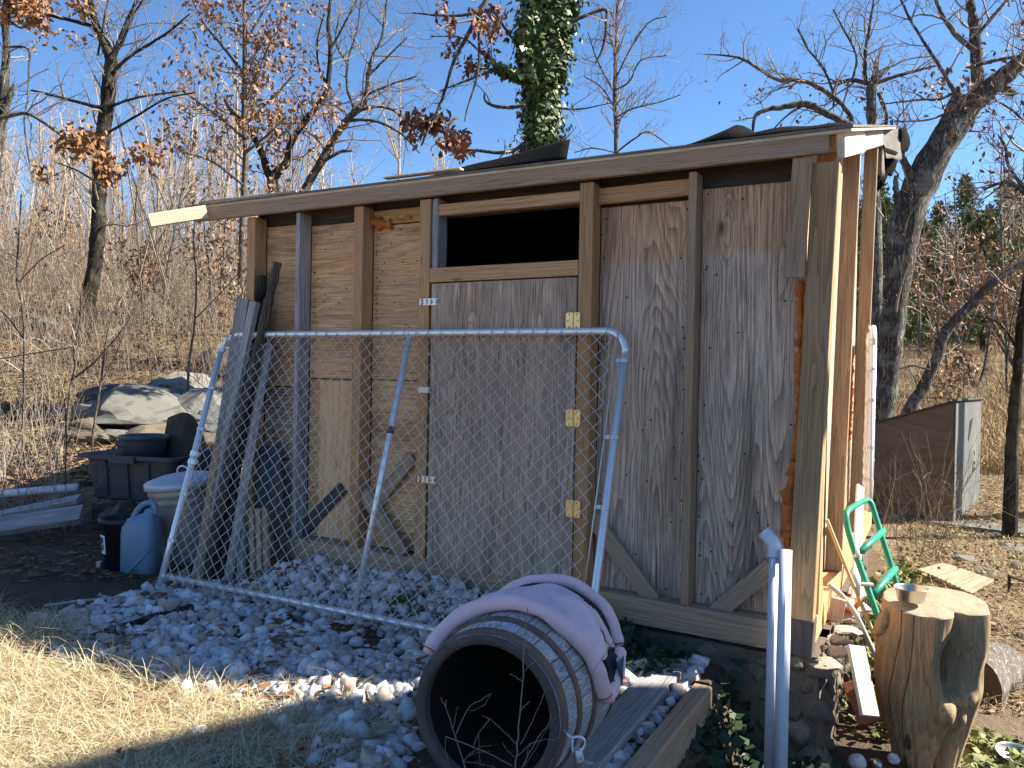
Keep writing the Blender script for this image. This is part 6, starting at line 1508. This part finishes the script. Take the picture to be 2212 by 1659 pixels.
for i, (px, q) in enumerate(cedars):
    d = ray(px, 815); p = d * q; z = gz(p[0], p[1]); sc = rng.uniform(.85, 1.2) * (1 if q < 60 else 1.25); k = i % 3
    if i < 3: ced[k].location = (p[0], p[1], z); ced[k].rotation_euler = (0, 0, rng.uniform(0, 6)); ced[k].scale = (sc,) * 3; ced[k]['label'] = clab[(px, q)]
    else: copy_tree(ced[k], (p[0], p[1], z), rng.uniform(0, 6.28), sc, clab[(px, q)])
# shrubby oaks still holding brown leaves, in front of the cedars and on the left slope
def leafy_shrub(label, px, q, h, seed, mat='oak_leaf', cnt=700, name='oak_sapling', group=None, size=.11):
    g = np.random.default_rng(seed); d = ray(px, 815); p = d * q; b = np.array([p[0], p[1], gz(p[0], p[1])]); tm = TM(); tt = TM(); tips = []
    for _ in range(int(g.integers(2, 4))):
        P = path_from(b - (0, 0, .1), (g.normal(0, .22), g.normal(0, .22), 1), h, 7, .10, .05, g); rr = np.linspace(.012 * h, .003 * h, 7); tm.tube(P, rr, 6); twigs(tt, P, rr, g, 12, h * .32, 2, tips, rmin=.004, lo=.25, up=.3)
    root = thing(name, label, 'tree', b, group); tm.build('trunk', M['bark'], root, True); kind(tt.build('branches', M['twig'], root), 'stuff')
    T = np.array([t[0] for t in tips]); V, F = leaf_cards(T[g.integers(0, len(T), cnt)], size, g, .6, .10); kind(mesh_obj('leaves', fast_mesh('leaves', V, F), M[mat], root), 'stuff')
for i, (px, q, h, lb) in enumerate(((2110, 22, 4.2, 'brown-leaved oak scrub right of the leaning dead trunk'), (2180, 20, 3.2, 'brown-leaved oak scrub at the right edge above the field'), (2050, 26, 4.6, 'brown-leaved oak scrub above the roof of the hutch'), (2200, 26, 5.2, 'taller brown-leaved oak at the far right before the cedars'), (495, 13, 3.0, 'oak scrub with curled tan leaves close by the left end of the shed'), (80, 24, 2.4, 'reddish-leaved scrub among the trunks at the far left'), (330, 17, 1.6, 'low reddish scrub in the brush left of the shed'), (455, 15.5, 2.6, 'thin tan-leaved scrub left of the shed end'), (2085, 18, 1.6, 'low brown scrub in the field above the hutch'))):
    leafy_shrub(lb, px, q, h, 400 + i, 'oak_leaf' if i not in (4, 7) else 'litter', 420 if i < 4 else 380, size=.13 if q > 18 else .10)
# ------------------------------------------------------------------ brush, grass, leaves and ivy: nobody could count these
gq = np.random.default_rng(77)
def sample_az(cnt, px0, px1, q0, q1, pw=1.0):
    px = gq.uniform(px0, px1, cnt); q = q0 + (q1 - q0) * gq.random(cnt) ** pw
    u = (px - PCX) / FPX; X = u * q; return cy_ * X - sy_ * q, sy_ * X + cy_ * q
def inside_shed(s, n): return (s > -4.55) & (s < -.42) & (n > 3.9) & (n < 7.4)
def brush(name, s, n, h0, h1, r0, mat, seed, tw=2, gn=.14):
    g = np.random.default_rng(seed); tm = TM(); z = ground_z(s, n)
    for a, b, c in zip(s, n, z):
        h = g.uniform(h0, h1); P = path_from((a, b, c - .05), (g.normal(0, .3), g.normal(0, .3), 1), h, 5, gn, .03, g); r = r0 * g.uniform(.7, 1.4); tm.tube(P, np.linspace(r, r * .4, 5), 3)
        for _ in range(g.integers(0, tw + 1)):
            i = int(g.integers(1, 4)); Q = path_from(P[i], side_dir(P[i + 1] - P[i], g, 25, 60), h * g.uniform(.25, .5), 4, .18, .04, g); tm.tube(Q, np.linspace(r * .6, r * .3, 4), 3)
    return kind(tm.build(name, M[mat]), 'stuff')
s, n = sample_az(2000, -120, 560, 10.8, 22, 1.1); brush('underbrush', s, n, .4, 1.8, .0040, 'brush', 1, 3)
s, n = sample_az(2300, -120, 640, 20, 48, 1.2); brush('underbrush', s, n, .8, 2.8, .0085, 'brush', 2, 3)
s, n = sample_az(240, -120, 640, 15, 44, 1.1); brush('sapling_thicket', s, n, 2.5, 5.5, .016, 'brush', 6, 3, .07)
s, n = sample_az(260, 1900, 2330, 12, 30, 1.2); brush('underbrush', s, n, .5, 1.6, .006, 'brush', 3, 3)
s, n = sample_az(240, -60, 150, 6.4, 10.5, 1.0); brush('underbrush', s, n, .3, 1.1, .003, 'twig_pale', 4, 3)
s, n = sample_az(90, 1880, 2090, 7.6, 10.2, 1.0); brush('dead_weeds', s, n, .5, 1.4, .0028, 'brush', 5, 3)
def blades(name, s, n, z, L0, L1, wd, mat, g, flat=.5, droop=.5, segs=3, parent=None):
    """curved grass blades: each a tapering strip of three quads"""
    k = len(s); a = g.uniform(0, 2 * np.pi, k); el = np.clip(g.normal(flat, .35, k), .02, 1.5)
    Ls = g.uniform(L0, L1, k); d = np.stack([np.cos(a) * np.cos(el), np.sin(a) * np.cos(el), np.sin(el)], 1); w_ = np.stack([-np.sin(a), np.cos(a), np.zeros(k)], 1)
    base = np.stack([s, n, z], 1); cv = g.normal(0, .25, k)
    V = []
    for i in range(segs + 1):
        t = i / segs; p = base + d * (Ls * t)[:, None] + np.array([0, 0, -1.0]) * (droop * Ls * t * t)[:, None] * np.sin(el)[:, None] + w_ * (cv * Ls * t * t)[:, None]
        p[:, 2] = np.maximum(p[:, 2], z + .004 + .01 * g.random(k) * 0 + .012 * (i > 0))
        hw = wd * (1 - .75 * t) * .5
        V += [p - w_ * hw, p + w_ * hw]
    V = np.stack(V, 1); m = 2 * (segs + 1); o = np.arange(k)[:, None] * m
    F = np.concatenate([o + np.array([[2 * i, 2 * i + 1, 2 * i + 3, 2 * i + 2]]) for i in range(segs)])
    return kind(mesh_obj(name, fast_mesh(name, V.reshape(-1, 3), F), M[mat], parent), 'stuff')
# the same cover carried on behind the shed and past the right edge
s, n = sample_az(900, 560, 1000, 13, 24, 1.1); brush('underbrush', s, n, .4, 1.8, .0045, 'brush', 8, 3)
s, n = sample_az(1100, 640, 1300, 22, 50, 1.1); brush('underbrush', s, n, .8, 2.8, .009, 'brush', 9, 3)
s, n = sample_az(300, 2330, 2800, 10, 30, 1.2); brush('underbrush', s, n, .5, 1.6, .006, 'brush', 10, 3)
# the patch of dry grass in the foreground
GR = np.array([(-6.2, 2.65), (-4.7, 2.50), (-4.15, 2.45), (-3.4, 2.42), (-2.75, 2.45), (-2.3, 2.66), (-1.95, 2.62), (-1.6, 2.1), (-1.5, .9), (-3, .4), (-6, .6)])
s = gq.uniform(-6, -1.5, 90000); n = gq.uniform(.4, 3.05, 90000); ok = in_poly(s + gq.normal(0, .07, s.shape), n + gq.normal(0, .07, s.shape), GR)
dens = np.clip(1.15 - .9 * smoothstep(-2.6, -1.7, s), .1, 1); ok &= gq.random(s.shape) < dens
s, n = s[ok], n[ok]; z = np.maximum(ground_z(s, n), np.where(in_poly(s, n), gravel_z(s, n) + .02, -9))
hump = .05 * np.clip(1 - ((s + 4.3) / 1.6) ** 2, 0, 1)
blades('dry_grass', s, n, z + hump * .5, .10, .30, .0034, 'grass', np.random.default_rng(3), .38, .6)
# upright tufts along its edge
tc_s = np.r_[gq.uniform(-5.4, -2.2, 46)]; tc_n = 2.40 + .10 * gq.normal(0, 1, 46) + .08 * (tc_s < -4)
s = np.repeat(tc_s, 26) + gq.normal(0, .03, 46 * 26); n = np.repeat(tc_n, 26) + gq.normal(0, .03, 46 * 26)
blades('grass_tufts', s, n, ground_z(s, n) + .01, .12, .34, .0034, 'grass', np.random.default_rng(4), .85, .45)
s = -4.15 + gq.normal(0, .10, 420); n = 2.56 + gq.normal(0, .07, 420); blades('grass_tufts', s, n, ground_z(s, n), .25, .55, .0036, 'grass', np.random.default_rng(5), .95, .75, 5)
s = gq.uniform(-2.6, -1.7, 260); n = gq.uniform(1.9, 2.6, 260); blades('grass_tufts', s, n, gravel_z(s, n) + .02, .10, .28, .003, 'grass_brown', np.random.default_rng(6), .3, .5)
# the golden field and rough grass at the right
s, n = sample_az(15000, 1880, 2360, 12, 52, 1.5); blades('field_grass', s, n, ground_z(s, n), .25, .75, .016, 'grass_brown', np.random.default_rng(7), 1.1, .4)
s, n = sample_az(16000, 1800, 2320, 4.6, 12.5, 1.0); ok = ~inside_shed(s, n) & (s > -.3) & ~((s > -.15) & (s < 1.4) & (n < 7.2) & (gq.random(s.shape) < .45)); s, n = s[ok], n[ok]; blades('rough_grass', s, n, ground_z(s, n), .06, .26, .005, 'grass_brown', np.random.default_rng(8), .55, .5)
s, n = sample_az(9000, -150, 520, 9, 18, 1.1); blades('woodland_grass', s, n, ground_z(s, n), .08, .32, .006, 'grass_brown', np.random.default_rng(9), .7, .5)
s, n = sample_az(7000, 2320, 2900, 4.6, 14, 1.0); blades('rough_grass', s, n, ground_z(s, n), .06, .26, .005, 'grass_brown', np.random.default_rng(10), .55, .5)
s, n = sample_az(6000, 2360, 2900, 12, 52, 1.5); blades('field_grass', s, n, ground_z(s, n), .25, .75, .016, 'grass_brown', np.random.default_rng(11), 1.1, .4)
s, n = sample_az(5000, 520, 1000, 11, 20, 1.1); ok = ~inside_shed(s, n); s, n = s[ok], n[ok]; blades('woodland_grass', s, n, ground_z(s, n), .08, .32, .006, 'grass_brown', np.random.default_rng(12), .7, .5)
# fallen leaves
def litter(name, s, n, size, mat, seed, z=None, spread=.012):
    g = np.random.default_rng(seed); z = (ground_z(s, n) if z is None else z) + .012
    V, F = leaf_cards(np.stack([s, n, z], 1), size, g, 0.0, spread, .3, .6)
    V = V.reshape(-1, 6, 3); c = V[:, :1]; V = np.concatenate([V[..., :2], c[..., 2:] + (V[..., 2:] - c[..., 2:]) * .28], -1).reshape(-1, 3)
    return kind(mesh_obj(name, fast_mesh(name, V, F), M[mat]), 'stuff')
s, n = sample_az(17000, -150, 560, 8.0, 20, 1.25); ok = ~inside_shed(s, n); litter('leaf_litter', s[ok], n[ok], .105, 'litter', 1)
s, n = sample_az(3000, -120, 470, 5.2, 8.4, 1.0); ok = ~inside_shed(s, n) & (s < -4.4); litter('shaded_leaf_litter', s[ok], n[ok], .058, 'litter_red', 2)
s, n = sample_az(7500, 1830, 2330, 4.6, 13, 1.0); ok = ~inside_shed(s, n) & (s > -.35); litter('leaf_litter', s[ok], n[ok], .06, 'litter', 3)
fst = sorted(((2100, 1155), (2140, 1210), (2185, 1150), (2060, 1185), (2120, 1235), (2010, 1155), (2195, 1225), (2080, 1210), (2165, 1178)), key=lambda p: math.hypot(p[0] - 2100, p[1] - 1130))
for i, (px, py) in enumerate(fst):                       # flat stones half sunk in the slope at the right
    c = PG(px, py, 4.0); r = rng.uniform(.10, .2)
    lump('rock', ('flat sunken stone on the right-hand slope, %s to the hutch slab' % ORD[i]), 'rock', c, (r, r * .8, r * .3), 500 + i, 'boulder' if i % 2 else 'boulder_dark', i, .2, 2, 1.0)
s = gq.uniform(-4.3, -1.0, 4200); n = gq.uniform(1.5, 3.9, 4200); cl = np.sin(s * 5.1 + 2) * np.sin(n * 6.3 + s) + .5 * np.sin(s * 13 + n * 9); ok = in_poly(s, n) & (cl > .34); s, n = s[ok], n[ok]
litter('gravel_leaves', s, n, .070, 'litter_red', 4, gravel_z(s, n) + .045, .012)
# ivy and weeds round the footing
def ground_leaves(name, s, n, z, size, mat, seed, tilt=.5):
    g = np.random.default_rng(seed); k = len(s); c = np.stack([s, n, z], 1); nn = g.normal(0, tilt, (k, 3)) + (0, -.35, 1); nn /= np.linalg.norm(nn, axis=1, keepdims=True)
    d = g.normal(0, 1, (k, 3)); d -= nn * (d * nn).sum(1, keepdims=True); d /= np.linalg.norm(d, axis=1, keepdims=True); w_ = np.cross(nn, d); L_ = size * g.uniform(.55, 1.3, (k, 1))
    V = np.stack([c, c + d * L_ * .4 + w_ * L_ * .5, c + d * L_, c + d * L_ * .4 - w_ * L_ * .5], 1).reshape(-1, 3)
    return kind(mesh_obj(name, fast_mesh(name, V, np.arange(4 * k).reshape(-1, 4)), M[mat]), 'stuff')
s = gq.uniform(-.86, .25, 5200); n = gq.uniform(2.2, 4.05, 5200); ok = (n < 4.0 + .0 * s) & (s < -.25 + .9 * gq.random(s.shape) * (n - 2.0) * .5); s, n = s[ok], n[ok]; z = ground_z(s, n) + .03 + .12 * gq.random(s.shape) * smoothstep(3.2, 4.0, n)
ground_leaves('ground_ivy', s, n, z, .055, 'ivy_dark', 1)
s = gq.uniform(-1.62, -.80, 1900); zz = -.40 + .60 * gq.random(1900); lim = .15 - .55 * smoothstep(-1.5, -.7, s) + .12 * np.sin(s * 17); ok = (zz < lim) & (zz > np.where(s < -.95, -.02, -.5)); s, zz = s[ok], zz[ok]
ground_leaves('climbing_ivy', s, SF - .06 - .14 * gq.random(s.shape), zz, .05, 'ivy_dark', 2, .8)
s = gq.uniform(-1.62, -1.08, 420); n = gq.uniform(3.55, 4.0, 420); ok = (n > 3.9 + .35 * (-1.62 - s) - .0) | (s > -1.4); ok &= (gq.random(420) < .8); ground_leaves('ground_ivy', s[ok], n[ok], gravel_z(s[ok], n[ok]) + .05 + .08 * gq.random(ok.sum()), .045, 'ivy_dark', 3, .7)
s = -.30 + .16 * gq.random(2600) + .05 * gq.normal(0, 1, 2600); n = gq.uniform(4.75, 7.6, 2600); z = ground_z(s, n) + .42 * gq.random(s.shape) ** 1.5 * (1 - .3 * smoothstep(6, 7.5, n)); ground_leaves('wall_weeds', s, n, z, .05, 'weed_green', 4, .8)
s = gq.uniform(.05, .55, 500); n = gq.uniform(4.5, 5.0, 500); ground_leaves('ground_weeds', s, n, ground_z(s, n) + .02 + .04 * gq.random(500), .04, 'weed_green', 5, .6)
s, n = sample_az(700, 1890, 2330, 7.2, 11, 1.0); ok = (s > -.3); ground_leaves('ground_weeds', s[ok], n[ok], ground_z(s[ok], n[ok]) + .02 +   .06 * gq.random(ok.sum()), .034, 'weed_green', 6, .6)
s, n = sample_az(700, -60, 190, 8.2, 11.5, 1.0); ground_leaves('clearing_weeds', s, n, ground_z(s, n) + .02 + .10 * gq.random(700) ** 2, .04, 'weed_green', 7, .8)
# weeds poking through the gravel by the gate
for px, py, q_ in ((872, 1280, 4.55), (1120, 1232, 4.6), (1085, 1330, 4.2)):
    c = PD(px, py, q_); g = np.random.default_rng(int(px)); s = c[0] + g.normal(0, .05, 90); n = c[1] + g.normal(0, .04, 90); o = ground_leaves('weed_tuft', s, n, float(gravel_z(c[0], c[1])) + .03 + .10 * g.random(90), .03, 'ivy', int(px), .8)
# dead weed standing in front of the barrel's mouth
dw = thing('dead_weed', 'branched dead weed stalks standing in front of the barrel mouth', 'weed', PD(1075, 1720, 2.45)); tm = TM()
def zp(x, y, q): return PD((x / 2.458 + 1240) / 1.3888, (y / 2.458 + 1720) / 1.3888, q)
for pts, r, q_ in ((((745, 1560), (752, 1435), (772, 1200), (800, 900), (812, 600), (830, 420), (835, 255)), .0042, 2.46), (((400, 1500), (370, 1400), (300, 1180), (240, 1000), (203, 915)), .0044, 2.42), (((245, 1000), (238, 960), (243, 925)), .002, 2.42), (((365, 1392), (470, 1290), (580, 1268)), .0024, 2.43),
    (((312, 1190), (400, 1000), (500, 935), (575, 887)), .0026, 2.40), (((400, 1010), (450, 1010), (530, 960), (572, 890)), .0018, 2.40), (((290, 1150), (310, 1060), (325, 980)), .002, 2.44), (((765, 1265), (630, 1130), (505, 1040)), .0026, 2.44), (((440, 1290), (480, 1180), (550, 1090), (548, 1060)), .0022, 2.44), (((790, 1270), (880, 1080), (985, 845)), .0024, 2.48),
    (((770, 1345), (900, 1245), (1072, 1220)), .0022, 2.47), (((806, 800), (760, 770), (712, 742)), .0018, 2.46), (((818, 720), (870, 670), (930, 640)), .0018, 2.46), (((236, 1200), (400, 1265), (560, 1330), (735, 1420)), .003, 2.43), (((800, 1430), (900, 1245), (1000, 1100), (1010, 1035)), .0026, 2.46),
    (((820, 1420), (1000, 1130), (1150, 950), (1300, 770), (1480, 495)), .0019, 2.50), (((658, 1250), (700, 1310), (752, 1352)), .0018, 2.45), (((238, 1205), (240, 1300), (262, 1420)), .002, 2.42), (((480, 1180), (486, 1300), (492, 1420)), .0018, 2.45), (((790, 1010), (830, 970), (860, 938)), .0018, 2.46), (((905, 1240), (850, 1280), (840, 1340)), .0016, 2.46), (((370, 1395), (480, 1400), (620, 1440)), .002, 2.43), (((365, 1380), (440, 1330), (560, 1310)), .0018, 2.43)):
    P = smooth_path([zp(x, y, q_) for x, y in pts], 4); P = P + gq.normal(0, .0012, P.shape); r *= .62; tm.tube(P, np.linspace(r, r * .55, len(P)), 5)
    for t in gq.uniform(.3, 1, 5):                       # buds
        p = P[int(t * (len(P) - 1))]; tm.tube([p - (0, 0, .003), p, p + (0, 0, .003)], [.001, r * .9, .001], 4)
o = tm.build('stalks', M['twig'], dw)
o['kind'] = 'stuff'
# twigs lying on the left end of the roof, and a fallen trunk far left
mb = MB(); P = [PN(430, 470, 4.3), PN(500, 436, 4.3), PN(560, 432, 4.35), PN(640, 430, 4.4)]
P = [np.array([p[0], p[1], max(p[2], rf(p[1]) + .01)]) for p in P]; mb.tube(smooth_path(P, 5), .008, 6); tag(mb.build('fallen_twig', M['twig_pale']), 'pale twig lying across the left end of the roof', 'twig')
rough_pole('fallen_log', 'long fallen pale trunk lying in the brush at the far left', [PD(-40, 688, 15), PD(60, 700, 14.8), PD(135, 712, 14.6)], .13, 'log', 12, 'log')
rough_pole('fallen_log', 'thinner fallen limb on the slope just below the long fallen trunk', [PD(-30, 728, 14), PD(60, 726, 14), PD(120, 738, 13.8)], .06, 'log', 13, 'log')
